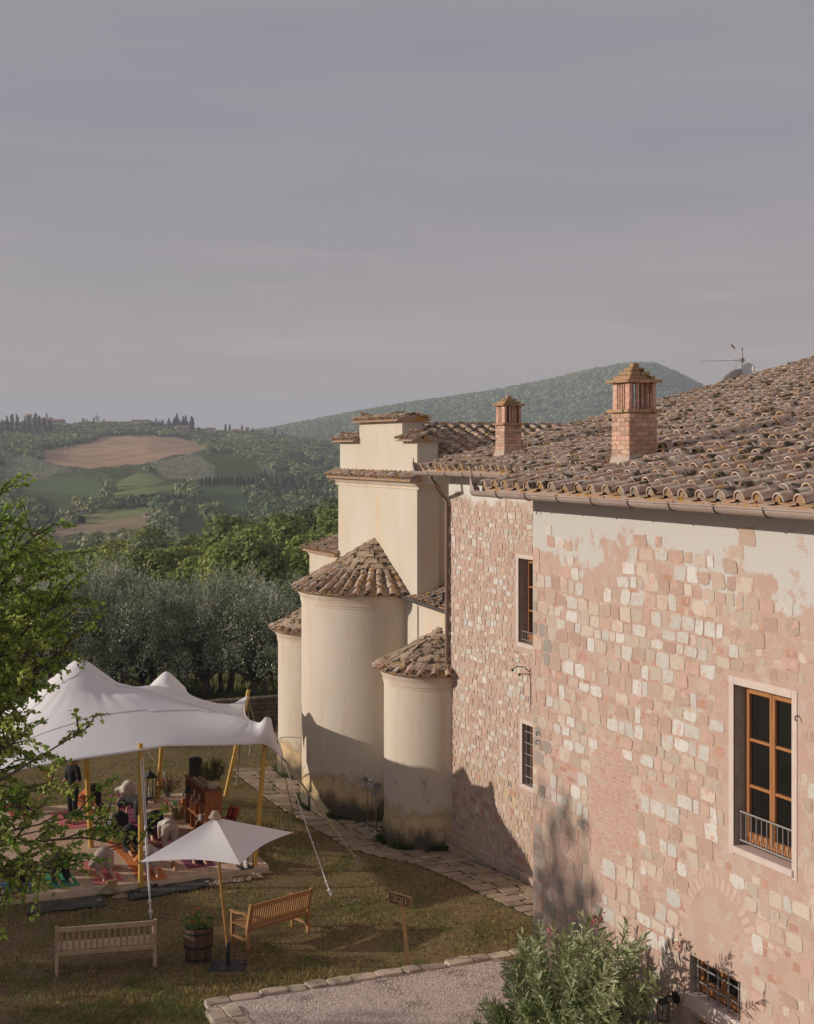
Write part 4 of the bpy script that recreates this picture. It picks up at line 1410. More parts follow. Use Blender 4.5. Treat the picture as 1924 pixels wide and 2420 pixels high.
# ---- apses
def apse(y, r_w, z_top, peak, seed, nseg=40, flat_rows=3):
    rr = random.Random(seed)
    mb = MB()
    a0, a1 = math.pi / 2, 3 * math.pi / 2
    prof_w = [(r_w * 1.02, -0.6), (r_w * 1.018, 0.25), (r_w, 0.32), (r_w, 1.2), (r_w, 2.4), (r_w, z_top - 0.36), (r_w + 0.012, z_top - 0.355), (r_w + 0.012, z_top - 0.30), (r_w + 0.03, z_top - 0.29),
              (r_w + 0.035, z_top - 0.18), (r_w + 0.06, z_top - 0.14), (r_w + 0.11, z_top - 0.05), (r_w + 0.115, z_top - 0.005), (0.01, z_top - 0.004)]
    mb.lathe(prof_w, nseg, (FX + 0.05, y, 0), a0=a0, a1=a1)
    me = mesh_np('apse_wall', np.array(mb.v), [tuple(reversed(q)) for q in mb.f], [m_apse, m_cornice], [1 if i >= 5 * nseg else 0 for i in range(len(mb.f))])
    w = cunder(mesh_obj('apse', me)); smoothby(w, 35)
    # roof cone
    R0 = r_w + 0.24
    mb = MB(); mb.lathe([(R0 - 0.03, z_top), (R0, z_top + 0.03), (0.02, peak - 0.05)], nseg, (FX + 0.05, y, 0), a0=a0, a1=a1)
    me = mesh_np('apse_roof', np.array(mb.v), [tuple(reversed(q)) for q in mb.f], m_pan)
    rf = cunder(mesh_obj('apse_roof', me)); smoothby(rf, 35)
    sl = (peak - z_top - 0.03) / R0
    sa = math.atan(sl)
    Lr = math.hypot(R0, peak - z_top)
    # eave rows of barrel tiles, then stone slabs towards the top
    nring = int(math.pi * R0 / 0.325)
    zone = 0.50 if r_w > 1.8 else 0.30
    rows = max(1, int(Lr * zone / 0.30))
    for i in range(nring):
        th = a0 + (a1 - a0) * (i + 0.5) / nring
        nrow = rows + (1 if (i % 3 == 1 and r_w > 1.8) else 0)
        for j in range(nrow):
            d = -0.03 + j * 0.30 + rr.uniform(-.02, .02)
            rad = R0 - d * math.cos(sa)
            if i % 2 == 1 and j >= rows: continue
            M_ = (Matrix.Translation((FX + 0.05 + rad * math.cos(th), y + rad * math.sin(th), z_top + 0.05 + d * math.sin(sa)))
                  @ Matrix.Rotation(th + math.pi, 4, 'Z') @ Matrix.Rotation(-sa, 4, 'Y') @ Matrix.Rotation(R(rr.uniform(-4, 4)), 4, 'Z') @ Matrix.Rotation(R(2), 4, 'Y') @ Matrix.Diagonal((0.85, 0.85, 0.85, 1)))
            tile_obj(rf, M_)
    # slabs
    nb = int((Lr - rows * 0.30) / 0.30) + 2
    for b in range(nb):
        d0 = rows * 0.30 - 0.12 + b * 0.30
        if d0 > Lr - 0.1: break
        rad = max(0.06, R0 - d0 * math.cos(sa))
        cnt = max(3, int(math.pi * rad / 0.36))
        for i in range(cnt):
            th = a0 + (a1 - a0) * (i + 0.5 + rr.uniform(-.12, .12)) / cnt
            wdt = math.pi * rad / cnt * rr.uniform(0.98, 1.12)
            ln = rr.uniform(0.40, 0.50)
            th_ = rr.uniform(0.045, 0.07)
            rad2 = max(0.05, rad - ln * math.cos(sa))
            w2 = max(0.08, wdt * rad2 / rad)
            mbs = MB()
            v = [(0, -wdt / 2 + rr.uniform(-.02, .02), 0), (0 + rr.uniform(-.03, .03), wdt / 2, 0), (ln, w2 / 2, 0), (ln, -w2 / 2, 0)]
            v += [(p[0], p[1], p[2] + th_) for p in v]
            M_ = (Matrix.Translation((FX + 0.05 + rad * math.cos(th), y + rad * math.sin(th), z_top + 0.03 + d0 * math.sin(sa) + 0.02 + 0.004 * b + rr.uniform(0, .02)))
                  @ Matrix.Rotation(th + math.pi, 4, 'Z') @ Matrix.Rotation(-sa, 4, 'Y') @ Matrix.Rotation(R(5.0 + rr.uniform(-1.5, 2)), 4, 'Y') @ Matrix.Rotation(R(rr.uniform(-6, 6)), 4, 'X') @ Matrix.Rotation(R(rr.uniform(-7, 7)), 4, 'Z'))
            mbs.add(v, [(0, 3, 2, 1), (4, 5, 6, 7), (0, 1, 5, 4), (1, 2, 6, 5), (2, 3, 7, 6), (3, 0, 4, 7)])
            o = mbs.build('roof_slab', m_slab, rf); o.matrix_basis = M_
    return w
SPC = 4.136
apse(CYM, 2.07, 5.62, 6.95, 41)
apse(CYM - SPC, 1.40, 4.02, 4.92, 42)
apse(CYM + SPC, 1.40, 4.02, 4.92, 43)

# ================================================================== PATH, GRAVEL, LAWN
m_flag = mat('flagstone', (0.36, 0.285, 0.205), (0.31, 0.24, 0.17), scale=5, rough=0.95, bump=0.012, bscale=24, c3=(0.22, 0.18, 0.13), s3=2.5, lo3=0.52, hi3=0.68, c4=(0.14, 0.125, 0.09), s4=14, lo4=0.6, hi4=0.7, objrand=0.18, spec=0.1)
m_joint = mat('path_bed', (0.075, 0.062, 0.036), (0.06, 0.07, 0.025), scale=4, rough=1.0, bump=0.01, bscale=40, spec=0.05)

OUT = [(548, 1822), (563, 1836), (596, 1860), (625, 1886), (668, 1915), (710, 1941), (760, 1970), (808, 2000), (880, 2022), (980, 2043), (1040, 2068), (1100, 2098), (1180, 2135), (1262, 2172), (1330, 2205)]
def path_outer():
    pts = []
    for (px, py) in OUT:
        z = 0.0
        for _ in range(4):
            g = G(px, py, z); z = float(gz(g[0], g[1]))
        pts.append((g[0], g[1]))
    return pts
PO = path_outer()
def x_outer(y):
    ys = [p[1] for p in PO][::-1]; xs = [p[0] for p in PO][::-1]
    return float(np.interp(y, ys, xs))
def x_inner(y):
    if y < FAR_Y1: return FARX - 0.16
    x = FX + 0.02
    for (yc, r_) in ((CYM, 2.12), (CYM - SPC, 1.44), (CYM + SPC, 1.44)):
        if abs(y - yc) < r_:
            x = min(x, FX + 0.05 - math.sqrt(r_ * r_ - (y - yc) ** 2))
    return x
YP0, YP1 = PO[-1][1], PO[0][1]
def build_path():
    ys = np.arange(YP0, YP1 + 0.01, 0.12)
    v, f = [], []
    K = 8
    for y in ys:
        a, b = x_outer(y), x_inner(y) + 0.3
        for k in range(K + 1):
            x = a + (b - a) * k / K
            v.append((x, y, float(gz(x, y)) + 0.008))
    for i in range(len(ys) - 1):
        for k in range(K):
            q = i * (K + 1) + k
            f.append((q, q + 1, q + K + 2, q + K + 1))
    path = mesh_obj('path', mesh_np('path', np.array(v), f, m_joint))
    tag(path, 'paved flagstone path curving along the church and farmhouse', kind='structure')
    r_ = random.Random(17)
    # flagstones: rows along the path, irregular widths
    y = YP0 + 0.02
    row = 0
    while y < YP1 - 0.1:
        a, b = x_outer(y + 0.2), x_inner(y + 0.2)
        big = y > 30.5
        h = r_.uniform(0.42, 0.62) if big else r_.uniform(0.26, 0.42)
        x = a + 0.02
        while x < b - 0.08:
            w = r_.uniform(0.5, 0.95) if big else r_.uniform(0.36, 0.62)
            if b - (x + w) < 0.2: w = b - x - 0.02
            j = lambda s: r_.uniform(-s, s)
            y0, y1 = y + 0.012, y + h - 0.012
            x0, x1 = x + 0.012, x + w - 0.012
            sk = (0.07 if big else 0.03)
            pts = [(x0 + abs(j(.05)), y0 + j(sk)), ((x0 + x1) / 2 + j(.08), y0 + j(sk)), (x1 - abs(j(.05)), y0 + j(sk)), (x1 + j(.01), (y0 + y1) / 2 + j(.05)), (x1 - abs(j(.05)), y1 + j(sk)), ((x0 + x1) / 2 + j(.08), y1 + j(sk)), (x0 + abs(j(.05)), y1 + j(sk)), (x0 + j(.01), (y0 + y1) / 2 + j(.05))]
            # keep clear of the apse walls
            ok = all(p[0] < x_inner(p[1]) - 0.0 for p in pts)
            if not ok:
                pts = [(min(p[0], x_inner(p[1]) - 0.01), p[1]) for p in pts]
            n = len(pts)
            cx = sum(p[0] for p in pts) / n; cyy = sum(p[1] for p in pts) / n
            th = 0.02 + r_.uniform(-.006, .008)
            vv = [(p[0] - cx, p[1] - cyy, float(gz(p[0], p[1])) - float(gz(cx, cyy)) - 0.02) for p in pts]
            vv += [((p[0] - cx) * 0.995, (p[1] - cyy) * 0.99, float(gz(p[0], p[1])) - float(gz(cx, cyy)) + th - 0.006) for p in pts]
            vv += [((p[0] - cx) * 0.965, (p[1] - cyy) * 0.955, float(gz(p[0], p[1])) - float(gz(cx, cyy)) + th + r_.uniform(-.003, .003)) for p in pts]
            ff = []
            for i in range(n):
                k = (i + 1) % n
                ff += [(i, k, n + k, n + i), (n + i, n + k, 2 * n + k, 2 * n + i)]
            ff.append(tuple(range(2 * n, 3 * n)))
            if max(p[0] for p in pts) - min(p[0] for p in pts) > 0.12:
                o = mesh_obj('flagstone', mesh_np('flagstone', np.array(vv), ff, m_flag), path, (cx, cyy, float(gz(cx, cyy))))
                o.rotation_euler = (R(r_.uniform(-.8, .8)), R(r_.uniform(-.8, .8)), 0)
            x += w
        y += h; row += 1
build_path()

# gravel court and its edging of rough stones
m_gravel_bed = mat('gravel_bed', (0.52, 0.43, 0.375), (0.62, 0.53, 0.47), scale=60, rough=0.98, bump=0.012, bscale=110, detail=3, c3=(0.24, 0.19, 0.155), s3=1.2, lo3=0.5, hi3=0.7, spec=0.1)
m_pebble = mat('pebble', (0.62, 0.52, 0.455), (0.54, 0.44, 0.38), scale=30, rough=0.9, island=0.5, spec=0.15)
m_edge = mat('edging_stone', (0.52, 0.42, 0.30), (0.46, 0.39, 0.32), scale=7, rough=0.95, bump=0.014, bscale=30, c3=(0.30, 0.25, 0.20), s3=4, lo3=0.52, hi3=0.66, objrand=0.25, hue=.03, spec=0.1)
GX0, GY1 = 6.52, 23.36
GZ = 0.12
def build_gravel():
    mb = MB(); mb.box(GX0 + 0.1, NEARX - 0.003, 6.0, GY1 - 0.1, -0.05, GZ)
    mb.box(NEARX - 0.003, FARX - 0.2, NEAR_Y1 + 0.004, GY1 - 0.1, -0.05, GZ - 0.002)
    g = mb.build('gravel_court', m_gravel_bed)
    tag(g, 'pale pinkish gravel court in front of the farmhouse', kind='structure')
    r_ = np.random.default_rng(5)
    tv = np.array([(1, 0, 0), (0, 1, 0), (-1, 0, 0), (0, -1, 0), (0, 0, .75), (.7, .7, .35), (-.7, .7, .3), (-.7, -.7, .35), (.7, -.7, .3)], float)
    tf = np.array([(0, 5, 8), (5, 1, 6), (6, 2, 7), (7, 3, 8), (4, 5, 6), (4, 6, 7), (4, 7, 8), (4, 8, 5), (0, 1, 5), (1, 2, 6), (2, 3, 7), (3, 0, 8)])
    n = 26000
    # densest where the court is in view
    px = r_.uniform(480, 1300, n); py = r_.uniform(2240, 2470, n)
    pts = np.array([G(a, b, GZ) for a, b in zip(px, py)])
    k = (pts[:, 0] > GX0 + .18) & ((pts[:, 0] < NEARX - .1) | ((pts[:, 1] > NEAR_Y1 + .06) & (pts[:, 0] < FARX - .4))) & (pts[:, 1] < GY1 - .16)
    pts = pts[k]
    s = r_.uniform(0.007, 0.017, (len(pts), 1)) * r_.uniform(0.7, 1.3, (len(pts), 3))
    ang = r_.uniform(0, 6.28, len(pts))
    ms = np.zeros((len(pts), 4, 4)); c_, s_n = np.cos(ang), np.sin(ang)
    ms[:, 0, 0] = c_ * s[:, 0]; ms[:, 0, 1] = -s_n * s[:, 1]; ms[:, 1, 0] = s_n * s[:, 0]; ms[:, 1, 1] = c_ * s[:, 1]; ms[:, 2, 2] = s[:, 2]
    ms[:, :3, 3] = pts; ms[:, 2, 3] = GZ - 0.002; ms[:, 3, 3] = 1
    v, f = instance_np(tv, tf, ms)
    tag(mesh_obj('gravel', mesh_np('gravel', v, f, m_pebble)), 'loose pale gravel pebbles covering the court', kind='stuff')
build_gravel()
def edging():
    root = thing('stone_edging', 'low row of rough pale stones edging the gravel court', 'edging', (GX0, GY1, 0))
    r_ = random.Random(12)
    def rock(cx, cyy, lx, ly, h, ang):
        mb = MB()
        n = 8
        ring = [(lx / 2 * math.copysign(abs(math.cos(t)) ** 0.45, math.cos(t)) * r_.uniform(.88, 1.06), ly / 2 * math.copysign(abs(math.sin(t)) ** 0.45, math.sin(t)) * r_.uniform(.86, 1.06)) for t in [2 * math.pi * (k + .5) / n for k in range(n)]]
        v = [(a, b, -0.12) for a, b in ring] + [(a * 1.0, b * 1.0, h * 0.90) for a, b in ring] + [(a * .94, b * .92, h * r_.uniform(.96, 1.03)) for a, b in ring] + [(0, 0, h * 1.05)]
        f = []
        for i in range(n):
            k = (i + 1) % n
            f += [(i, k, n + k, n + i), (n + i, n + k, 2 * n + k, 2 * n + i), (2 * n + i, 2 * n + k, 3 * n)]
        mb.add(v, f)
        o = mb.build('stone', m_edge, root); o.location = (cx - GX0, cyy - GY1, 0.02); o.rotation_euler = (0, 0, ang)
    mm = MB(); mm.cbox(0.0, 7.5, -.13, .13, -.1, .10, .01); mm.cbox(0.0, .45, -6, -.135, -.1, .10, .01)
    mm.build('mortar_bed', m_gravel_bed, root)
    x = GX0
    while x < 14.0:
        w = r_.uniform(0.30, 0.55)
        rock(x + w / 2, GY1 + r_.uniform(-.02, .02), w * 1.03, r_.uniform(0.26, 0.34), 0.135 + r_.uniform(-.015, .02), R(r_.uniform(-4, 4)))
        x += w
    y = GY1 - 0.3
    while y > 17.5:
        w = r_.uniform(0.3, 0.55)
        for k in range(2):
            rock(GX0 + 0.02 + 0.3 * k + r_.uniform(-.02, .02), y - w / 2, r_.uniform(0.27, 0.34), w * 1.03, 0.14 + r_.uniform(-.015, .02), R(r_.uniform(-4, 4)))
        y -= w
edging()

# grass
m_grass = mat('grass_blade', (0.15, 0.185, 0.05), (0.36, 0.28, 0.12), scale=0.9, rough=0.9, island=0.35, lo=0.40, hi=0.62, translucent=0.25, spec=0.1)
def patch(x, y, s=0.55, seed=0):
    return (np.sin(x * s * 1.3 + seed) * np.sin(y * s * 1.7 + 1.3 + seed) + 0.6 * np.sin(x * s * 3.1 + y * s * 2.3 + seed) + 0.5 * np.sin(x * s * 6.7 - y * s * 5.1 + 2 * seed))
def build_grass():
    r_ = np.random.default_rng(23)
    n = 230000
    px = r_.uniform(-40, 1300, n); py = np.concatenate([r_.uniform(1690, 2060, n // 2), r_.uniform(2000, 2480, n - n // 2)])
    d = np.array([ray(0, 0)])
    a = (px - 962) / FPX; t = EYE / ((py - 1058) / FPX)
    x = (CT * a + ST) * t; y = (-ST * a + CT) * t
    pt = patch(x, y, 0.55) + 0.5 * np.sin(x * 5.3) * np.sin(y * 4.7)
    lush = np.clip(0.5 * (y > 33) + 0.5 * (y < 24.6), 0, 1)
    keep = (r_.random(n) < np.clip(0.32 + 0.28 * pt + 0.25 * lush, 0.03, 1.0)) & (y < 47.3) & ~((x > GX0 - .05) & (y < GY1 + .12))
    xo = np.interp(y, [p[1] for p in PO][::-1], [p[0] for p in PO][::-1])
    keep &= (x < np.where((y > YP0) & (y < YP1), xo - 0.02, np.where(y > YP1, FX - 0.2, FARX)))
    pb = W(-3.27, 26.0); keep &= np.hypot(x - pb[0], y - pb[1]) > .46
    dk = (x > 1.2) & (x < 9.95) & (y > 30.4) & (y < 37.9)
    keep &= ~dk
    x, y = x[keep], y[keep]; n = len(x)
    z = gz(x, y)
    h = r_.uniform(0.03, 0.085, n) * np.where(y < 24.6, 1.15, 1.0); w = r_.uniform(0.007, 0.013, n)
    an = r_.uniform(0, 6.28, n); le = r_.uniform(-.06, .06, (n, 2))
    p0 = np.stack([x - w * np.cos(an), y - w * np.sin(an), z], 1); p1 = np.stack([x + w * np.cos(an), y + w * np.sin(an), z], 1)
    p2 = np.stack([x + le[:, 0], y + le[:, 1], z + h], 1)
    v = np.stack([p0, p1, p2], 1).reshape(-1, 3)
    f = np.arange(3 * n).reshape(-1, 3)
    tag(mesh_obj('grass', mesh_np('grass', v, f, m_grass)), 'patchy dry lawn grass round the tent and benches', kind='stuff')
build_grass()
# green weeds along the foot of the apses
def weeds():
    m = mat('weed_leaf', (0.06, 0.10, 0.025), (0.09, 0.12, 0.03), scale=3, rough=0.8, island=0.3, translucent=0.3, spec=0.1)
    r_ = np.random.default_rng(3)
    P_ = []
    for (yc, rad, n) in ((CYM, 2.12, 260), (CYM - SPC, 1.46, 420), (CYM + SPC, 1.46, 80)):
        th = r_.uniform(math.pi * 0.55, math.pi * 1.45, n)
        k = (np.sin(th * 9 + yc) > -0.1)
        th = th[k]
        rr = rad + np.abs(r_.normal(0, 0.06, len(th)))
        P_.append(np.stack([FX + .05 + rr * np.cos(th), yc + rr * np.sin(th)], 1))
    P_ = np.concatenate(P_); n = len(P_)
    z = gz(P_[:, 0], P_[:, 1]) + 0.03
    vs_, fs = [], []
    for i in range(n):
        for q in range(3):
            a = r_.uniform(0, 6.28); L = r_.uniform(.05, .14); w = r_.uniform(.01, .025)
            b = len(vs_)
            x, y = P_[i] + r_.normal(0, .02, 2)
            dx, dy = math.cos(a), math.sin(a)
            vs_ += [(x, y, z[i] - .02), (x + dx * L * .5 - dy * w, y + dy * L * .5 + dx * w, z[i] + L * .8), (x + dx * L, y + dy * L, z[i] + L), (x + dx * L * .5 + dy * w, y + dy * L * .5 - dx * w, z[i] + L * .8)]
            fs.append((b, b + 1, b + 2, b + 3))
    tag(mesh_obj('weeds', mesh_np('weeds', np.array(vs_), np.array(fs), m)), 'low green weeds along the foot of the apses', kind='stuff')
weeds()

# garden wall at the end of the lawn
def garden_wall():
    y0 = 47.7
    root = thing('garden_wall', 'low dark dry-stone garden wall behind the tent at the lawn end', 'wall', (14, y0, 0))
    x0 = 2.0; x1 = 24.0
    m = mat('dark_stone', (0.16, 0.125, 0.085), (0.11, 0.09, 0.06), scale=6, rough=0.97, bump=0.015, bscale=25, objrand=0.25, spec=0.05)
    core = MB(); core.box(x0 - 14, x1 - 14, 0.04, 0.40, -1.0, 0.66)
    core.build('core', m, root)
    r_ = random.Random(9)
    vis0, vis1 = PD(520, 1660, 50)[0], PD(670, 1660, 49)[0]
    for row in range(6):
        z = -0.12 + row * 0.145
        x = vis0 - 0.6
        while x < vis1 + 0.9:
            w = r_.uniform(0.2, 0.5)
            mb = MB(); mb.cbox(x - 14, x - 14 + w - 0.015, r_.uniform(-.02, .015), 0.2 if row < 5 else 0.42, z, z + 0.135 + r_.uniform(-.01, .005), 0.02)
            mb.build('stone', m, root)
            x += w
garden_wall()

def fallen():
    """dry leaves lying on the lawn"""
    r_ = np.random.default_rng(77)
    n = 420
    px = r_.uniform(-20, 1230, n); py = r_.uniform(1760, 2440, n)
    P_ = np.array([G(a, b, 0) for a, b in zip(px, py)])
    k = (P_[:, 1] < 46) & ~((P_[:, 0] > 1) & (P_[:, 0] < 10) & (P_[:, 1] > 30.3) & (P_[:, 1] < 38)) & (P_[:, 0] < 13.2)
    P_ = P_[k]; n = len(P_)
    P_[:, 2] = gz(P_[:, 0], P_[:, 1]) + .035
    m = mat('dry_leaf', (.34, .20, .085), (.24, .15, .07), scale=3, rough=.9, island=.4, spec=.1)
    L = r_.uniform(.05, .10, n)[:, None]; a = r_.uniform(0, 6.28, n)
    A = np.stack([np.cos(a), np.sin(a), r_.uniform(-.2, .3, n)], 1); B = np.stack([-np.sin(a), np.cos(a), r_.uniform(-.3, .3, n)], 1)
    v = np.stack([P_, P_ + A * L * .5 + B * L * .3, P_ + A * L, P_ + A * L * .5 - B * L * .3], 1).reshape(-1, 3)
    tag(mesh_obj('fallen_leaves', mesh_np('fallen_leaves', v, np.arange(4 * n).reshape(-1, 4), m)), 'dry fallen leaves scattered over the lawn', kind='stuff')
fallen()

# ================================================================== TREES
def leafmat(name, c1, c2, scale=0.5, tr=0.3, isl=0.35, lo=0.38, hi=0.62, rough=0.6, spec=0.25, space='pos'):
    return mat(name, c1, c2, scale=scale, rough=rough, island=isl, lo=lo, hi=hi, translucent=tr, spec=spec, detail=3, space=space)
m_bark = mat('bark', (0.13, 0.10, 0.075), (0.08, 0.062, 0.045), scale=6, rough=0.98, bump=0.03, bscale=20, stretch=(1, 1, .25), space='obj', spec=0.05)
m_oakleaf = leafmat('oak_leaf', (0.17, 0.225, 0.06), (0.27, 0.31, 0.085))
m_oakleaf2 = leafmat('bright_oak_leaf', (0.25, 0.31, 0.075), (0.35, 0.38, 0.105))
m_holm = leafmat('holm_leaf', (0.15, 0.185, 0.085), (0.23, 0.255, 0.125))
m_olive = leafmat('olive_leaf', (0.19, 0.245, 0.13), (0.47, 0.485, 0.36), scale=1.2, tr=0.15, isl=0.45)
m_mul = leafmat('mulberry_leaf', (0.2, 0.32, 0.05), (0.36, 0.44, 0.1), scale=1.5, tr=0.52, isl=0.45, rough=0.45, spec=0.4)
m_far = leafmat('far_foliage', (0.13, 0.18, 0.07), (0.3, 0.32, 0.13), scale=0.035, tr=0.12, isl=0.3)
m_far2 = leafmat('hill_forest', (0.17, 0.22, 0.08), (0.27, 0.3, 0.12), scale=0.02, tr=0.12, isl=0.4)
m_farol = leafmat('far_olive', (0.32, 0.34, 0.23), (0.42, 0.43, 0.31), scale=0.1, tr=0.1, isl=0.3)
m_cyp = leafmat('cypress_leaf', (0.06, 0.09, 0.042), (0.1, 0.13, 0.06), scale=0.4, tr=0.05, isl=0.35, space='obj')

def unit(v): return v / (np.linalg.norm(v, axis=-1, keepdims=True) + 1e-9)
def leaf_quads(P_, A, L, wf, r_, fold=0.25, N=None):
    """P (n,3) bases, A (n,3) leaf axes, L (n) lengths; returns verts, quads"""
    n = len(P_)
    A = unit(A)
    B = unit(np.cross(A, r_.normal(size=(n, 3)) if N is None else N))
    C = np.cross(A, B)
    L = np.asarray(L)[:, None]
    w = L * wf
    v = np.stack([P_, P_ + A * L * .45 + B * w + C * w * fold, P_ + A * L, P_ + A * L * .45 - B * w + C * w * fold], 1).reshape(-1, 3)
    f = np.arange(4 * n).reshape(-1, 4)
    return v, f

def crown_points(r_, lobes, n, shell=0.28):
    """n points over the outer shell of a union of lobes (c(3), radius(3))"""
    C = np.array([l[0] for l in lobes]); Rr = np.array([l[1] for l in lobes])
    wt = (Rr[:, 0] * Rr[:, 2]); wt = wt / wt.sum()
    k = r_.choice(len(lobes), n, p=wt)
    d = unit(r_.normal(size=(n, 3)))
    d[:, 2] = np.where(d[:, 2] < -0.55, -d[:, 2], d[:, 2])
    rad = 1 - shell * r_.random(n) ** 1.5
    rad *= 1 + 0.10 * np.sin(d[:, 0] * 7 + k) * np.sin(d[:, 1] * 6 + 2 * k) + 0.07 * np.sin(d[:, 2] * 11 + k)
    return C[k] + d * Rr[k] * rad[:, None], d

def limb_tree(mb, r_, base, h, tops, r0, wob=0.15):
    """trunk with limbs reaching towards the lobes"""
    fork = Vector((base[0] + r_.uniform(-.2, .2), base[1] + r_.uniform(-.2, .2), h))
    mid = Vector((base[0] * .5 + fork.x * .5 + r_.uniform(-wob, wob), base[1] * .5 + fork.y * .5 + r_.uniform(-wob, wob), h * .5))
    mb.tube([Vector(base), mid, fork], [r0 * 1.25, r0 * .92, r0 * .8], 7)
    for t in tops:
        t = Vector(t)
        m_ = fork.lerp(t, .5) + Vector((r_.uniform(-.3, .3), r_.uniform(-.3, .3), r_.uniform(.0, .4))) * (t - fork).length * .25
        mb.tube([fork - Vector((0, 0, .15)), m_, t], [r0 * .55, r0 * .32, r0 * .10], 5)

def oak_variant(seed, leafm, n=5200, H=11.0, Rx=3.6, leaf=0.34):
    r_ = np.random.default_rng(seed); pr = random.Random(seed)
    lobes = []
    nl = 15
    for i in range(nl):
        a = i * 2.4; q = math.sqrt((i + .5) / nl)
        rad = Rx * .62 * q
        zz = H * (0.52 + 0.30 * (1 - q ** 2) + pr.uniform(-.05, .07))
        R_ = Rx * pr.uniform(0.30, 0.46)
        lobes.append(((rad * math.cos(a), rad * math.sin(a), zz), (R_, R_, R_ * pr.uniform(.8, 1.05))))
    for i in range(6):
        a = i * 1.05 + pr.random()
        R_ = Rx * pr.uniform(.28, .38)
        lobes.append(((Rx * .62 * math.cos(a), Rx * .62 * math.sin(a), H * pr.uniform(.30, .42)), (R_, R_, R_)))
    P_, d = crown_points(r_, lobes, n)
    A = unit(np.cross(d, r_.normal(size=d.shape)) + d * .25)
    v, f = leaf_quads(P_ - A * leaf * .4, A, r_.uniform(.6, 1.25, n) * leaf, 0.42, r_, .25, unit(d + r_.normal(size=d.shape) * .45 + np.array([0, 0, .25])))
    crown = mesh_np('crown', v, f, leafm)
    mb = MB(); limb_tree(mb, pr, (0, 0, -0.3), H * .3, [l[0] for l in lobes[::2]], 0.24)
    return crown, mb.mesh('trunk', m_bark, True)

def olive_variant(seed, n=12000, H=5.4, Rx=2.6):
    r_ = np.random.default_rng(seed); pr = random.Random(seed)
    lobes = []
    for i in range(13):
        a = i * 2.4; q = math.sqrt((i + .5) / 13)
        R_ = Rx * pr.uniform(.30, .42)
        lobes.append(((Rx * .66 * q * math.cos(a), Rx * .66 * q * math.sin(a), H * (0.60 + .16 * (1 - q * q) + pr.uniform(-.06, .06))), (R_, R_, R_ * pr.uniform(.9, 1.2))))
    for i in range(7):
        a = i * .9
        R_ = Rx * pr.uniform(.22, .32)
        lobes.append(((Rx * .75 * math.cos(a), Rx * .75 * math.sin(a), H * pr.uniform(.32, .48)), (R_, R_, R_ * 1.3)))
    P_, d = crown_points(r_, lobes, n, 0.5)
    A = unit(d * 0.6 + r_.normal(size=d.shape) * 0.8 + np.array([0, 0, .55]))
    v, f = leaf_quads(P_, A, r_.uniform(.09, .19, n), 0.17, r_, .25, unit(d + r_.normal(size=d.shape) * .7))
    # upright young shoots feathering the top
    vs_, fs = [v], [f]
    b = len(v)
    for i in range(70):
        l = lobes[pr.randrange(13)]
        a = pr.uniform(0, 6.28); q = pr.uniform(0, .9)
        p0 = np.array(l[0]) + np.array([l[1][0] * q * math.cos(a), l[1][0] * q * math.sin(a), l[1][2] * math.sqrt(1 - q * q) * .95])
        hh = pr.uniform(.35, .85); m = 26
        t = r_.random(m)
        PP = p0 + np.stack([r_.normal(0, .035, m), r_.normal(0, .035, m), t * hh], 1)
        AA = r_.normal(size=(m, 3)) * .45 + np.array([0, 0, 1.0])
        vv, ff = leaf_quads(PP, AA, r_.uniform(.07, .14, m), .18, r_)
        vs_.append(vv); fs.append(ff + b); b += len(vv)
    crown = mesh_np('crown', np.concatenate(vs_), np.concatenate(fs), m_olive)
    mb = MB()
    limb_tree(mb, pr, (0, 0, -0.3), 1.25, [l[0] for l in lobes[::2]], 0.16, .12)
    limb_tree(mb, pr, (0.25, 0.1, -0.3), 1.6, [l[0] for l in lobes[1::3]], 0.10, .18)
    return crown, mb.mesh('trunk', m_bark, True)

OAKS = [oak_variant(1, m_oakleaf2), oak_variant(2, m_oakleaf), oak_variant(3, m_oakleaf2), oak_variant(4, m_holm), oak_variant(5, m_oakleaf)]
OAKS.append(oak_variant(6, m_oakleaf, n=1500, leaf=.42)); OAKS.append(oak_variant(7, m_oakleaf2, n=2400, leaf=.40))
OLIVES = [olive_variant(11), olive_variant(12), olive_variant(13)]

def place_tree(name, var, loc, rz, sc, label, group, cat='tree', sz=None):
    t = thing(name, label, cat, loc, rz, group)
    t.scale = (sc, sc, sz or sc)
    mesh_obj('trunk', var[1], t)
    mesh_obj('crown', var[0], t)
    return t

ORD = ['first', 'second', 'third', 'fourth', 'fifth', 'sixth', 'seventh', 'eighth', 'ninth', 'tenth', 'eleventh', 'twelfth', 'thirteenth', 'fourteenth', 'fifteenth', 'sixteenth', 'seventeenth', 'eighteenth', 'nineteenth', 'twentieth']
def nth(i): return ORD[i] if i < len(ORD) else '%dth' % (i + 1)

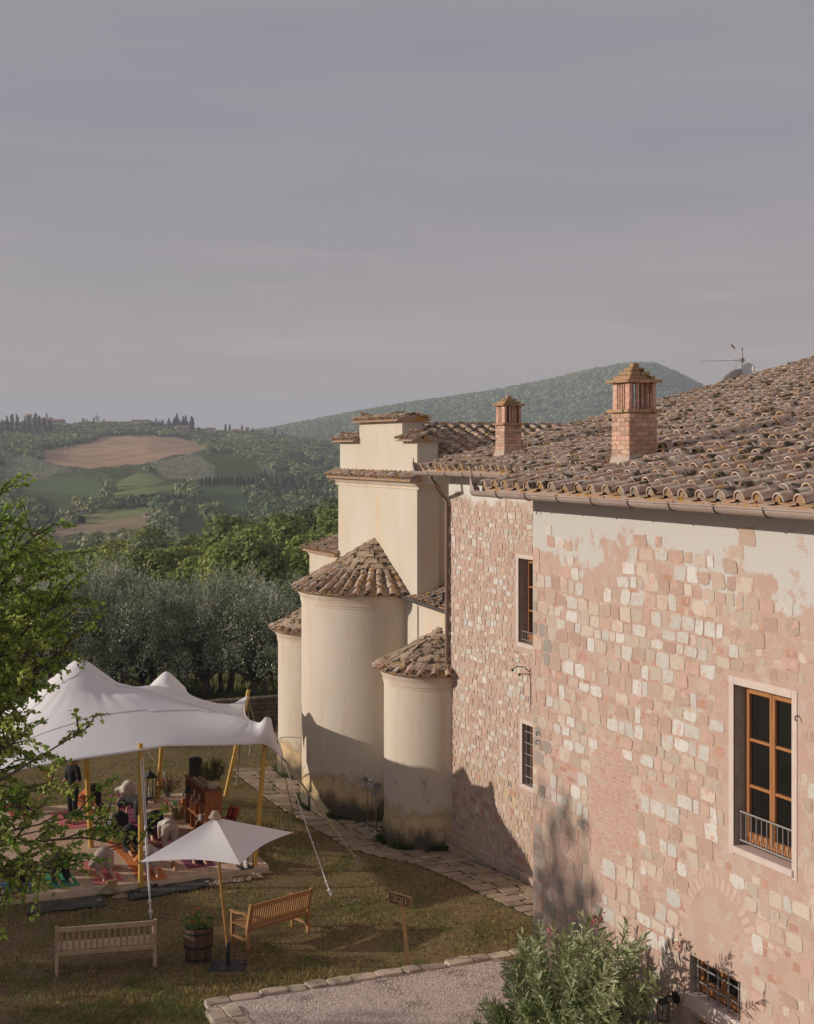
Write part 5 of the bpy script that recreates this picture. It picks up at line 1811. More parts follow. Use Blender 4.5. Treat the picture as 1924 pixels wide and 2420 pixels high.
# ---- wood across the little valley
ENV_P = [-200, 60, 130, 240, 330, 430, 480, 520, 600, 680, 760, 820, 1000]
ENV_Y = [1300, 1295, 1288, 1272, 1252, 1264, 1256, 1246, 1216, 1204, 1192, 1186, 1190]
def wood():
    r_ = random.Random(77)
    rows = [('front', 104, 66, 40), ('middle', 126, 56, 18), ('back', 150, 52, 0)]
    for (nm, yc0, dpx, dy) in rows:
        px = 850 + r_.uniform(0, 20); i = 0
        while px > -160:
            yc = yc0 + r_.uniform(-7, 7)
            top = np.interp(px, ENV_P, ENV_Y) + dy + r_.uniform(-6, 16)
            x, y, ztop = PD(px, top, yc)
            zb = float(hfar(px, yc))
            H = ztop - zb
            v = OAKS[r_.choice([0, 0, 1, 2, 2, 3, 4])]
            lab = '%s tree from the church in the %s row of the green wood' % (nth(i), nm)
            place_tree('oak_tree', v, (x, y, zb), r_.uniform(0, 6.28), max(.75, H / 10.4 * 1.0), lab, 'trees of the wood across the valley', sz=H / 10.4)
            px -= dpx * r_.uniform(.8, 1.2); i += 1
wood()
# ---- olive grove behind the garden wall
def grove():
    r_ = random.Random(5)
    spots = [(690, 60, 1345), (615, 57, 1352), (540, 61, 1343), (478, 57.5, 1356), (415, 60, 1350), (345, 57, 1362), (255, 59, 1312), (165, 57, 1352), (80, 59, 1350), (-10, 57, 1345), (-90, 60, 1340),
             (650, 68, 1352), (575, 69, 1354), (450, 68, 1356), (370, 69, 1358), (300, 67, 1352), (205, 68, 1338), (120, 68, 1345), (20, 69, 1342)]
    for i, (px, yc, top) in enumerate(spots):
        x, y, zt = PD(px, top + 8 + r_.uniform(-10, 26), yc)
        zb = float(hfar(px, yc))
        H = zt - zb
        row = 'nearer' if i < 11 else 'farther'
        k = i if i < 11 else i - 11
        place_tree('olive_tree', OLIVES[i % 3], (x, y, zb), r_.uniform(0, 6.28), max(.80, H / 5.2 * r_.uniform(.80, .98)), '%s silvery olive from the church in the %s row behind the tent' % (nth(k), row), 'olive trees behind the garden wall', sz=H / 5.45)
grove()
# rough grass and brambles on the bank under the olives
def bank():
    r_ = np.random.default_rng(8)
    n = 26000
    px = r_.uniform(100, 760, n); yc = r_.uniform(51.5, 78, n)
    a = (px - 962) / FPX
    x = CT * a * yc + ST * yc; y = -ST * a * yc + CT * yc
    z = hfar(px, yc)
    P_ = np.stack([x, y, z - 0.02], 1)
    A = r_.normal(size=(n, 3)) * .5 + np.array([0, 0, 1.0])
    hgt = r_.uniform(.12, .42, n) * (1 + .8 * (np.sin(x * 1.3) * np.sin(y * 1.1) > .2))
    v, f = leaf_quads(P_, A, hgt, 0.12, r_)
    m = leafmat('bank_grass', (0.13, 0.17, 0.04), (0.20, 0.20, 0.07), scale=.6, tr=.4)
    tag(mesh_obj('bank_grass', mesh_np('bank_grass', v, f, m)), 'tall bright grass on the bank under the olives', kind='stuff')
bank()

# ---- mulberry reaching in from the left
def mulberry(loc, seed, tips, H0, label, nleaf=24, leafL=0.105, name='mulberry_tree', low=()):
    r_ = np.random.default_rng(seed); pr = random.Random(seed)
    t = thing(name, label, 'tree', loc)
    mb = MB()
    base = Vector((0, 0, -.2)); fork = Vector((0.1, 0.05, H0))
    mb.tube([base, Vector((.05, -.05, H0 * .5)), fork], [.22, .18, .17], 8)
    LP, LA, LL = [], [], []
    L0 = Vector(loc)
    for it_, tip in enumerate(list(tips) + list(low)):
        sparse = it_ >= len(tips)
        tp = Vector(tip) - L0
        d = tp - fork
        n = 7
        bend = Vector((pr.uniform(-.2, .2), pr.uniform(-.2, .2), pr.uniform(.05, .3))) * d.length
        pts = [fork + d * s + bend * (4 * s * (1 - s)) * .35 + Vector((pr.uniform(-.05, .05), pr.uniform(-.05, .05), pr.uniform(-.05, .05))) for s in [k / (n - 1) for k in range(n)]]
        pts[0] = fork - Vector((0, 0, .2))
        mb.tube(pts, [.034 * (1 - s * .86) for s in [k / (n - 1) for k in range(n)]], 5)
        # side twigs
        for q in range(17 if sparse else 36):
            s = pr.uniform(.45 if sparse else .38, 1.0)
            k = min(n - 2, int(s * (n - 1))); fr = s * (n - 1) - k
            p0 = pts[k].lerp(pts[k + 1], fr)
            dr = (d.normalized() * .8 + Vector((pr.gauss(0, .7), pr.gauss(0, .7), pr.gauss(0.05, .5)))).normalized()
            ln = pr.uniform(.2, .6) if sparse else pr.uniform(.22, .55)
            e = p0 + dr * ln + Vector((0, 0, -.10 * ln))
            mid = p0.lerp(e, .5) + Vector((0, 0, .06))
            mb.tube([p0, mid, e], [.009, .006, .0025], 4, caps=False)
            m = int(nleaf * ln)
            for z in range(m):
                u = (z + pr.random()) / m
                u = 0.12 + .88 * u
                pp = p0.lerp(mid, u * 2) if u < .5 else mid.lerp(e, u * 2 - 1)
                LP.append((pp.x + pr.gauss(0, .02), pp.y + pr.gauss(0, .02), pp.z + pr.gauss(0, .015)))
                ad = dr * .5 + Vector((pr.gauss(0, .6), pr.gauss(0, .6), -0.45 + pr.gauss(0, .35)))
                LA.append(tuple(ad)); LL.append(pr.uniform(.6, 1.2) * leafL)
    P_, A, L = np.array(LP), unit(np.array(LA)), np.array(LL)[:, None]
    n = len(P_)
    B = unit(np.cross(A, np.array([-.55, .15, .75]) + r_.normal(size=(n, 3)) * .5)); C = np.cross(B, A)
    w = L * .40
    # heart-shaped leaf folded along the midrib
    v = np.stack([P_, P_ + A * L * .12 + B * w * .8 + C * w * .30, P_ + A * L * .45 + B * w + C * w * .32, P_ + A * L * .78 + B * w * .5 + C * w * .10, P_ + A * L * 1.05 - C * w * .2,
                  P_ + A * L * .78 - B * w * .5 + C * w * .10, P_ + A * L * .45 - B * w + C * w * .32, P_ + A * L * .12 - B * w * .8 + C * w * .30, P_ + A * L * .5], 1).reshape(-1, 3)
    q = np.array([(0, 1, 2, 8), (8, 2, 3, 4), (0, 8, 6, 7), (8, 4, 5, 6)])
    f = (np.arange(n)[:, None, None] * 9 + q[None]).reshape(-1, 4)
    mesh_obj('branches', mb.mesh('branches', m_bark, True), t)
    mesh_obj('crown', mesh_np('crown', v, f, m_mul), t)
    return t
def near_mulberry():
    # branch ends seen at the left edge of the view (px, py, distance)
    upper = [(8, 1165, 13.6), (-15, 1260, 13.0), (-20, 1360, 13.9), (-10, 1440, 13.2), (25, 1350, 13.5), (75, 1530, 13.8), (-15, 1560, 13.8), (110, 1480, 13.1), (60, 1255, 13.4), (35, 1300, 14.3), (135, 1225, 13.0), (100, 1330, 13.8), (175, 1395, 13.4),
             (150, 1450, 14.2), (205, 1478, 13.3), (60, 1400, 13.0), (165, 1530, 13.7), (110, 1560, 13.2), (40, 1500, 14.5), (10, 1580, 13.0), (20, 1240, 13.2), (-30, 1200, 13.7), (-60, 1300, 14.0), (-80, 1450, 13.3), (120, 1400, 14.6), (60, 1480, 14.8), (150, 1320, 14.5), (0, 1500, 13.5), (80, 1420, 13.4), (45, 1590, 14.0)]
    lower = [(120, 1690, 13.5), (70, 1740, 12.9), (205, 1722, 13.0), (40, 1790, 13.6), (150, 1850, 12.9), (90, 1860, 13.2), (195, 1935, 13.1), (120, 1950, 13.7), (50, 1900, 13.1), (325, 2003, 12.9), (205, 2040, 13.3), (80, 2030, 13.5), (140, 2070, 12.9), (60, 2115, 13.1), (30, 1990, 13.0), (10, 1860, 13.5), (-10, 1930, 13.1), (40, 2060, 13.6), (10, 1720, 13.3), (-30, 2050, 13.2), (-30, 1800, 13.4), (20, 2140, 13.4)]
    b = W(-6.6, 13.7, 0.0)
    mulberry((b[0], b[1], 0.0), 31, [PD(*t) for t in upper], 4.6, 'leafy green mulberry tree reaching over the tent at the left edge', leafL=0.051, nleaf=74, low=[PD(*t) for t in lower])
near_mulberry()

# ---- garden trees standing out of view to the left; they throw the long shade over the lawn
def shade_trees():
    r_ = random.Random(3)
    spots = [(-19, 26.4, 5.3, 6), (-24, 23.0, 6.4, 6), (-20, 20.4, 5.8, 2), (-27, 17.6, 6.4, 4), (-31, 25.4, 7.6, 6), (-27, 14.5, 5.8, 2), (-26, 46, 5.2, 1), (-33, 40.6, 5.0, 6), (-21, 28.9, 5.4, 6), (-25, 21.5, 12.0, 5), (-28, 28.2, 7.2, 5)]
    for i, (xc, yc, H, v) in enumerate(spots):
        x, y, z = W(xc, yc)
        place_tree('garden_tree', OAKS[v], (x, y, 0), r_.uniform(0, 6.28), min(H / 10.6 * 1.25, .62), '%s garden tree out to the left of the lawn' % nth(i), 'garden trees shading the lawn', sz=H / 10.6)
shade_trees()

# ================================================================== FAR HILLS
def blob(seed, q, flat_=0.85):
    r_ = np.random.default_rng(seed)
    d = unit(r_.normal(size=(q, 3))); d[:, 2] = np.abs(d[:, 2]) * 1.0 - 0.22
    P_ = d * np.array([1, 1, flat_]) * (0.72 + .28 * r_.random((q, 1)))
    A = unit(np.cross(d, r_.normal(size=(q, 3))) + d * .25)
    v, f = leaf_quads(P_ - A * .2, A, np.full(q, .44), .46, r_, 0.2, unit(d + r_.normal(size=(q, 3)) * .3))
    return v, f
def scatter(name, label, pts, sizes, zsc, q, material, seed):
    r_ = np.random.default_rng(seed)
    T_ = [blob(seed + k, q) for k in range(4)]
    vs_, fs, b = [], [], 0
    kind = r_.integers(0, 4, len(pts))
    for k in range(4):
        m = kind == k
        n = int(m.sum())
        if not n: continue
        a = r_.uniform(0, 6.28, n); s = sizes[m]
        ms = np.zeros((n, 4, 4))
        ms[:, 0, 0] = np.cos(a) * s; ms[:, 0, 1] = -np.sin(a) * s; ms[:, 1, 0] = np.sin(a) * s; ms[:, 1, 1] = np.cos(a) * s
        ms[:, 2, 2] = s * zsc; ms[:, :3, 3] = pts[m]; ms[:, 2, 3] += s * 0.45 * zsc; ms[:, 3, 3] = 1
        v, f = instance_np(T_[k][0], T_[k][1], ms)
        vs_.append(v); fs.append(f + b); b += len(v)
    o = mesh_obj(name, mesh_np(name, np.concatenate(vs_), np.concatenate(fs), material))
    return tag(o, label, kind='stuff')

def far_woods():
    r_ = np.random.default_rng(41)
    n = 14000
    px = r_.uniform(-120, 960, n)
    rr = np.sqrt(r_.uniform(430 ** 2, 1275 ** 2, n))
    h = hfar(px, rr); py = 1058 - FPX * (h - EYE) / rr
    m = np.ones(n, bool)
    for poly, c in FIELDS:
        # keep the fields open, with a little margin below for tree height
        m &= ~inpoly(px, py, poly)
        m &= ~inpoly(px, py - 4, poly) | inpoly(px, py, poly) if False else m
    # lanes and clearings
    cl = np.sin(px * .021 + rr * .009) * np.sin(rr * .017 + px * .007) + .35 * np.sin(px * .09) * np.sin(rr * .05)
    m &= (cl > -0.42)
    # keep ground in front of fields low so trees do not hide them
    for poly, c in FIELDS:
        ys = [p[1] for p in poly]; xs = [p[0] for p in poly]
        for hh in (5, 10, 16, 22):
            m &= ~(inpoly(px, py - hh, poly) & (r_.random(n) < .93))
    k = np.where(m)[0]
    xc = (px[k] - 962) / FPX * rr[k]
    x = CT * xc + ST * rr[k]; y = -ST * xc + CT * rr[k]
    s = r_.uniform(1.6, 3.9, len(k)) * np.where(rr[k] > 1150, .8, 1)
    scatter('far_woods', 'dark mixed woods covering the far slope between the fields', np.stack([x, y, h[k]], 1), s, 1.1, 38, m_far, 100)
    # forested hill on the right
    n = 7500
    px = r_.uniform(520, 1800, n); rr = np.sqrt(r_.uniform(1480 ** 2, 2345 ** 2, n))
    h = hfar(px, rr); xc = (px - 962) / FPX * rr
    x = CT * xc + ST * rr; y = -ST * xc + CT * rr
    s = r_.uniform(5.0, 9.5, n)
    scatter('hill_forest', 'green forest over the rounded hill behind the chimneys', np.stack([x, y, h], 1), s, .8, 28, m_far2, 200)
far_woods()

def grove_far(poly, label, n, s0, s1, seed, name):
    r_ = np.random.default_rng(seed)
    P_ = []
    xs = [p[0] for p in poly]; ys = [p[1] for p in poly]
    tries = 0
    # planted in rough rows
    for py in np.arange(min(ys), max(ys), 3.6):
        for px in np.arange(min(xs), max(xs), 6.3):
            a, b = px + r_.normal(0, 1.1) + (3.1 if int(py / 3.6) % 2 else 0), py + r_.normal(0, .5)
            if inpoly(np.array([a]), np.array([b]), poly)[0]:
                x, y, z, r = on_hill(a, b); P_.append((x, y, z))
    P_ = np.array(P_)
    s = r_.uniform(s0, s1, len(P_))
    return scatter(name, label, P_, s, .95, 22, m_farol, seed)
grove_far(Z_OLF, 'grey-green olive rows on the slope left of the steep vineyard', 300, .95, 1.35, 61, 'hillside_olives')
grove_far(Z_OLG, 'pale olive terraces at the left edge of the far slope', 300, 1.0, 1.5, 62, 'hillside_olives')
grove_far(Z_OLR, 'few scattered olives on the slope right of the steep vineyard', 60, 1.0, 1.4, 63, 'hillside_olives')

# vine rows
m_vine = leafmat('vine_leaf', (0.12, 0.155, 0.04), (0.16, 0.18, 0.055), scale=.3, tr=.2)
def vines(poly, label, dirv, sp, seed, wide=1.0):
    """rows of vines running along dirv (pixel direction) across the field"""
    r_ = np.random.default_rng(seed)
    P_ = []
    xs = [p[0] for p in poly]; ys = [p[1] for p in poly]
    L = math.hypot(*dirv); d = (dirv[0] / L, dirv[1] / L); nrm = (-d[1], d[0])
    cx, cy_ = sum(xs) / len(xs), sum(ys) / len(ys)
    for q in np.arange(-90, 90, sp):
        for t in np.arange(-110, 110, 0.9):
            a, b = cx + nrm[0] * q + d[0] * t, cy_ + nrm[1] * q + d[1] * t
            if inpoly(np.array([a]), np.array([b]), poly)[0]:
                P_.append((a, b))
    if not P_: return
    pts = np.array([on_hill(a, b)[:3] for a, b in P_])
    return scatter('vine_rows', label, pts, r_.uniform(.7, 1.0, len(pts)) * wide, 1.7, 10, m_vine, seed)
vines(Z_VINA, 'short bright vine rows on bare soil below the ploughed field', (8, 27), 5.0, 71, 1.0)
vines(Z_VINE, 'steep vineyard of close striped rows above the cypress avenue', (6, 2.2), 2.6, 72, .9)

# cypresses
def cypress_mesh(seed, H=10.0, Rr=1.0, n=420):
    r_ = np.random.default_rng(seed)
    t = r_.random(n) ** .9
    prof = Rr * (np.sin(np.clip(t * 1.05 + .06, 0, 1) * math.pi) ** .55) * (1 - .45 * t)
    a = r_.uniform(0, 6.28, n)
    P_ = np.stack([prof * np.cos(a), prof * np.sin(a), .4 + t * (H - .8)], 1) * (1 + r_.normal(0, .05, (n, 1)))
    A = np.stack([np.cos(a) * .3, np.sin(a) * .3, np.ones(n)], 1) + r_.normal(size=(n, 3)) * .2
    v, f = leaf_quads(P_, A, np.full(n, H * .14), .24, r_)
    return mesh_np('crown', v, f, m_cyp)
CYPM = [cypress_mesh(k, 10, .95) for k in (1, 2)] + [cypress_mesh(3, 10, 1.3)]
cyp_trunk = MB().tube([(0, 0, -.5), (0, 0, 2.0)], [.2, .12], 5).mesh('trunk', m_bark)
def cypress(px, py, hpx, i, lab, grp):
    x, y, z, r = on_hill(px, py)
    H = hpx / FPX * r
    t = thing('cypress_tree', lab, 'tree', (x, y, z), i * 1.7, grp)
    s = H / 10
    t.scale = (max(s, .62), max(s, .62), s)
    mesh_obj('trunk', cyp_trunk, t); mesh_obj('crown', CYPM[i % 3 if i % 7 == 0 else i % 2], t)
r_ = random.Random(55)
for i, px in enumerate(np.linspace(478, 597, 14)):
    cypress(px + r_.uniform(-1.2, 1.2), 1147 + r_.uniform(-1, 1), 19 + r_.uniform(-4, 3), i, '%s cypress from the left in the avenue under the steep vineyard' % nth(i), 'cypress avenue')
def cypress_mass(name, label, spots, seed):
    """far-off clump of cypresses that reads as one dark mass"""
    q = np.random.default_rng(seed)
    n = 60
    t = q.random(n) ** .9
    prof = 1.0 * (np.sin(np.clip(t * 1.05 + .06, 0, 1) * math.pi) ** .55) * (1 - .45 * t)
    a = q.uniform(0, 6.28, n)
    P_ = np.stack([prof * np.cos(a), prof * np.sin(a), .3 + t * 9.0], 1)
    A = np.stack([np.cos(a) * .3, np.sin(a) * .3, np.ones(n)], 1) + q.normal(size=(n, 3)) * .15
    N = np.stack([np.cos(a), np.sin(a), np.full(n, .2)], 1)
    tv, tf = leaf_quads(P_, A, np.full(n, 1.7), .3, q, .2, N)
    ms = []
    for (px, py, hpx) in spots:
        x, y, z, r = on_hill(px, py)
        s = hpx / FPX * r / 10
        w_ = max(s, .62) * q.uniform(.8, 1.25)
        ms.append([[w_, 0, 0, x], [0, w_, 0, y], [0, 0, s, z], [0, 0, 0, 1]])
    v, f = instance_np(tv, tf, np.array(ms))
    tag(mesh_obj(name, mesh_np(name, v, f, m_cyp)), label, kind='stuff')
sp_ = []
for i in range(90):
    px = r_.uniform(606, 790); sp_.append((px, 1140 + (px - 606) * .06 + r_.uniform(-8, 44), r_.uniform(20, 31)))
cypress_mass('cypress_wood', 'thick dark cypress wood beside the steep vineyard', sp_, 5)
for i, px in enumerate([412, 418, 423, 428, 433, 439, 444, 449, 453, 456]):
    cypress(px, 1010 + (px - 412) * .1, 24 + 8 * math.sin(i * 1.7), i, '%s skyline cypress from the left in the clump above the hilltop villa' % nth(i), 'skyline cypress clump')
for i, (px, py, h) in enumerate([(195, 1006, 17), (200, 1006, 16), (207, 1006, 14), (222, 1002, 18), (246, 1006, 16), (533, 1024, 22), (543, 1026, 22), (572, 1026, 22), (594, 1026, 14), (650, 1028, 21), (667, 1030, 16), (786, 1032, 18), (793, 1033, 16), (802, 1034, 14), (598, 1028, 16), (470, 1022, 12), (188, 1236, 17), (193, 1237, 17), (198, 1237, 16), (780, 1160, 22), (1272, 1000, 4)][:20]):
    cypress(px, py, h, i, '%s lone cypress counted along the far ridge from the left' % nth(i), 'lone cypresses along the ridge')
cypress_mass('cypress_wood', 'dense dark cypress clump left of the hilltop village', [(r_.uniform(-10, 122), 1010 + r_.uniform(0, 24), r_.uniform(20, 34)) for i in range(75)], 6)
cypress_mass('cypress_wood', 'dark cypress clump between the hilltop walls and the villa', [(r_.uniform(350, 412), 1012 + r_.uniform(-2, 6), r_.uniform(10, 24)) for i in range(34)], 7)

# houses on the ridge
m_hw = [flat('far_wall_%d' % k, c, .9) for k, c in enumerate([(.50, .40, .30), (.58, .47, .36), (.68, .62, .54), (.44, .33, .25)])]
m_hroof = mat('far_roof', (.30, .17, .11), (.36, .22, .15), scale=.5, rough=.95, spec=.05)
m_hwin = flat('far_window', (.06, .055, .05), .4)
def far_house(px0, px1, ytop, ybase, k, label, nw=3, floors=2, name='far_house', depth=None):
    x, y, z, r = on_hill((px0 + px1) / 2, min(ybase, 1260), 440, 1249)
    w = (px1 - px0) / FPX * r; h = (ybase - ytop) / FPX * r
    dp = depth or min(w, 9)
    t = thing(name, label, 'house', (x, y, z), -TH + R(random.Random(int(px0)).uniform(-12, 12)))
    mb = MB(); mb.box(-w / 2, w / 2, 0, dp, -2, h * .80); mb.build('wall', m_hw[k], t)
    rf = MB(); rf.prism([(-.5, h * .80), (dp + .5, h * .80), (dp / 2, h)], -w / 2 - .4, w / 2 + .4, 'x'); rf.build('roof', m_hroof, t)
    for fl in range(floors):
        for i in range(nw):
            xx = -w / 2 + w * (i + .5) / nw; zz = h * .8 * (fl + .38) / floors
            wm = MB(); wm.box(xx - .5, xx + .5, -.06, .05, zz, zz + min(1.5, h * .8 / floors * .5)); wm.build('window', m_hwin, t)
    return t
far_house(73, 118, 986, 1012, 0, 'long old hilltop building with a flat roofline beside the tower', 6, 2)
far_house(61, 71, 975, 1004, 0, 'square stone tower rising at the left of the hilltop village', 1, 3, 'far_tower', 6)
far_house(114, 146, 990, 1013, 1, 'tall pale hilltop block with rows of small windows', 5, 3)
far_house(140, 149, 1010, 1019, 2, 'tiny white hut below the hilltop block', 1, 1)
far_house(196, 216, 995, 1008, 0, 'low hilltop house behind the thin cypresses', 3, 1)
far_house(238, 276, 995, 1008, 3, 'long low hilltop farm right of the radio mast', 5, 1)
far_house(309, 348, 991, 1006, 1, 'flat pale hilltop building right of the trees', 4, 1)
far_house(286, 329, 1011, 1021, 1, 'long pale retaining building below the hilltop', 1, 1)
far_house(417, 447, 1005, 1027, 1, 'pale three-storey hilltop villa under the cypress clump', 4, 3)
far_house(485, 504, 1010, 1025, 2, 'small pale house right of the hilltop villa', 2, 2)
far_house(549, 565, 1014, 1032, 3, 'brown stone house among ridge cypresses', 2, 2)
far_house(565, 580, 1016, 1032, 3, 'lower stone wing right of the brown ridge house', 2, 1)
far_house(581, 588, 1009, 1030, 0, 'slender stone tower house on the ridge', 1, 3, 'far_tower', 5)
far_house(601, 619, 1015, 1029, 0, 'grey stone house right of the slender ridge tower', 3, 1)
far_house(731, 757, 1022, 1035, 2, 'white house with red roof on the ridge beside the church', 4, 1)
far_house(181, 214, 1202, 1214, 1, 'pink lit barn at the edge of the low green field', 3, 1)
far_house(338, 356, 1211, 1222, 2, 'small pale shed at the right end of the low green field', 1, 1)
def radio_mast():
    x, y, z, r = on_hill(230, 1004)
    t = thing('radio_mast', 'thin lattice radio mast on the hilltop skyline', 'mast', (x, y, z))
    k = r / FPX
    mb = MB(); mb.tube([(0, 0, 0), (0, 0, 31 * k)], [.5, .18], 5); mb.build('mast_pole', m_iron, t)
    for (zz, xx) in ((22, -1.2), (19, 1.2), (16, -1), (12, 1.4)):
        d = MB(); d.tube([(xx - .6, 0, zz * k), (xx + .6, 0, zz * k)], .7, 7); d.build('antenna', m_iron, t)
radio_mast()
for i, (px, y0, y1) in enumerate([(156, 1053, 1085), (238, 1080, 1094), (505, 1098, 1112), (553, 1068, 1083), (652, 1025, 1044), (186, 1103, 1118), (250, 1147, 1162)]):
    x, y, z, r = on_hill(px, y1)
    t = thing('utility_pole', '%s slim utility pole from the left across the far slope' % nth(i), 'pole', (x, y, z), 0, 'utility poles on the far slope')
    mb = MB(); mb.tube([(0, 0, 0), (0, 0, (y1 - y0) / FPX * r)], .22, 5); mb.build('pole', m_hw[1], t)
    mb = MB(); mb.box(-1, 1, -.1, .1, (y1 - y0) / FPX * r - 1, (y1 - y0) / FPX * r - .8); mb.build('crossarm', m_hw[1], t)

# ================================================================== DECK
m_wood_deck = mat('deck_board', (0.60, 0.44, 0.32), (0.52, 0.37, 0.265), scale=4, rough=0.75, bump=0.002, bscale=30, stretch=(6, 0.8, 6), objrand=0.10, spec=0.25)
m_fascia = mat('deck_edge', (0.66, 0.52, 0.39), (0.58, 0.45, 0.33), scale=4, rough=0.8, bump=0.003, bscale=30, stretch=(1, 6, 3), spec=0.2)
m_bamboo = mat('yellow_pole', (0.60, 0.38, 0.075), (0.54, 0.32, 0.06), scale=7, rough=0.55, stretch=(1, 1, .3), c4=(0.20, 0.11, 0.03), s4=9, lo4=0.70, hi4=0.76, spec=0.35)
m_canvas = mat('white_canvas', (0.86, 0.83, 0.83), (0.82, 0.79, 0.795), scale=0.7, rough=0.85, bump=0.002, bscale=5, translucent=0.18, spec=0.15)
m_rope = mat('tan_rope', (0.48, 0.38, 0.26), (0.40, 0.31, 0.2), scale=50, rough=0.95, spec=0.1)
m_wrope = mat('white_rope', (0.66, 0.63, 0.60), (0.58, 0.55, 0.52), scale=50, rough=0.95, spec=0.1)
m_steel = flat('steel', (0.55, 0.54, 0.52), 0.3, 0.9)
m_teak = mat('teak', (0.40, 0.215, 0.085), (0.33, 0.17, 0.065), scale=5, rough=0.6, stretch=(3, 3, 3), space='obj', objrand=.1, spec=0.3)
m_teak_pale = mat('weathered_teak', (0.52, 0.39, 0.27), (0.44, 0.32, 0.21), scale=5, rough=0.75, space='obj', objrand=.1, spec=0.2)
m_black = flat('black_plastic', (0.02, 0.02, 0.022), .5)
m_cork = mat('cork', (0.42, 0.27, 0.14), (0.34, 0.21, 0.11), scale=60, rough=.9, space='obj', spec=.1)
m_cream = flat('cream', (0.62, 0.54, 0.42), .8)
m_white = flat('white_paint', (0.72, 0.70, 0.66), .7)

DX0, DX1, DY0, DY1, DZ = 0.6, 9.92, 30.42, 37.80, 0.13
deck = thing('wooden_deck', 'low wooden yoga platform under the white tent', 'platform', (DX1, DY0, 0))
def dloc(x, y, z): return (x - DX1, y - DY0, z)
fm = MB(); fm.box(*[q for q in (DX0 - DX1 + .03, -.03)], .03, DY1 - DY0 - .03, -.06, DZ - .03)
fm.build('frame', m_fascia, deck)
w = 0.16
k = 0
x = DX0
while x < DX1 - 0.02:
    x2 = min(x + w, DX1)
    y = DY0 + 0.045
    cut = [DY0 + .045] + [DY0 + .3 + ((k * 1.37) % 2.1) + 2.2 * i for i in range(4)]
    cut = [c for c in cut if c < DY1 - .3] + [DY1]
    for a, b in zip(cut[:-1], cut[1:]):
        mb = MB(); mb.cbox(x - DX1 + .002, x2 - DX1 - .003, a - DY0 + .0015, b - DY0 - .002, DZ - .028, DZ, .003)
        mb.build('plank', m_wood_deck, deck)
    x = x2; k += 1
mb = MB(); mb.cbox(DX0 - DX1, .02, -.012, .042, -.04, DZ + .004, .008); mb.build('edge_board', m_fascia, deck)
mb = MB(); mb.cbox(.003, .04, .045, DY1 - DY0, -.04, DZ + .003, .008); mb.build('edge_board', m_fascia, deck)

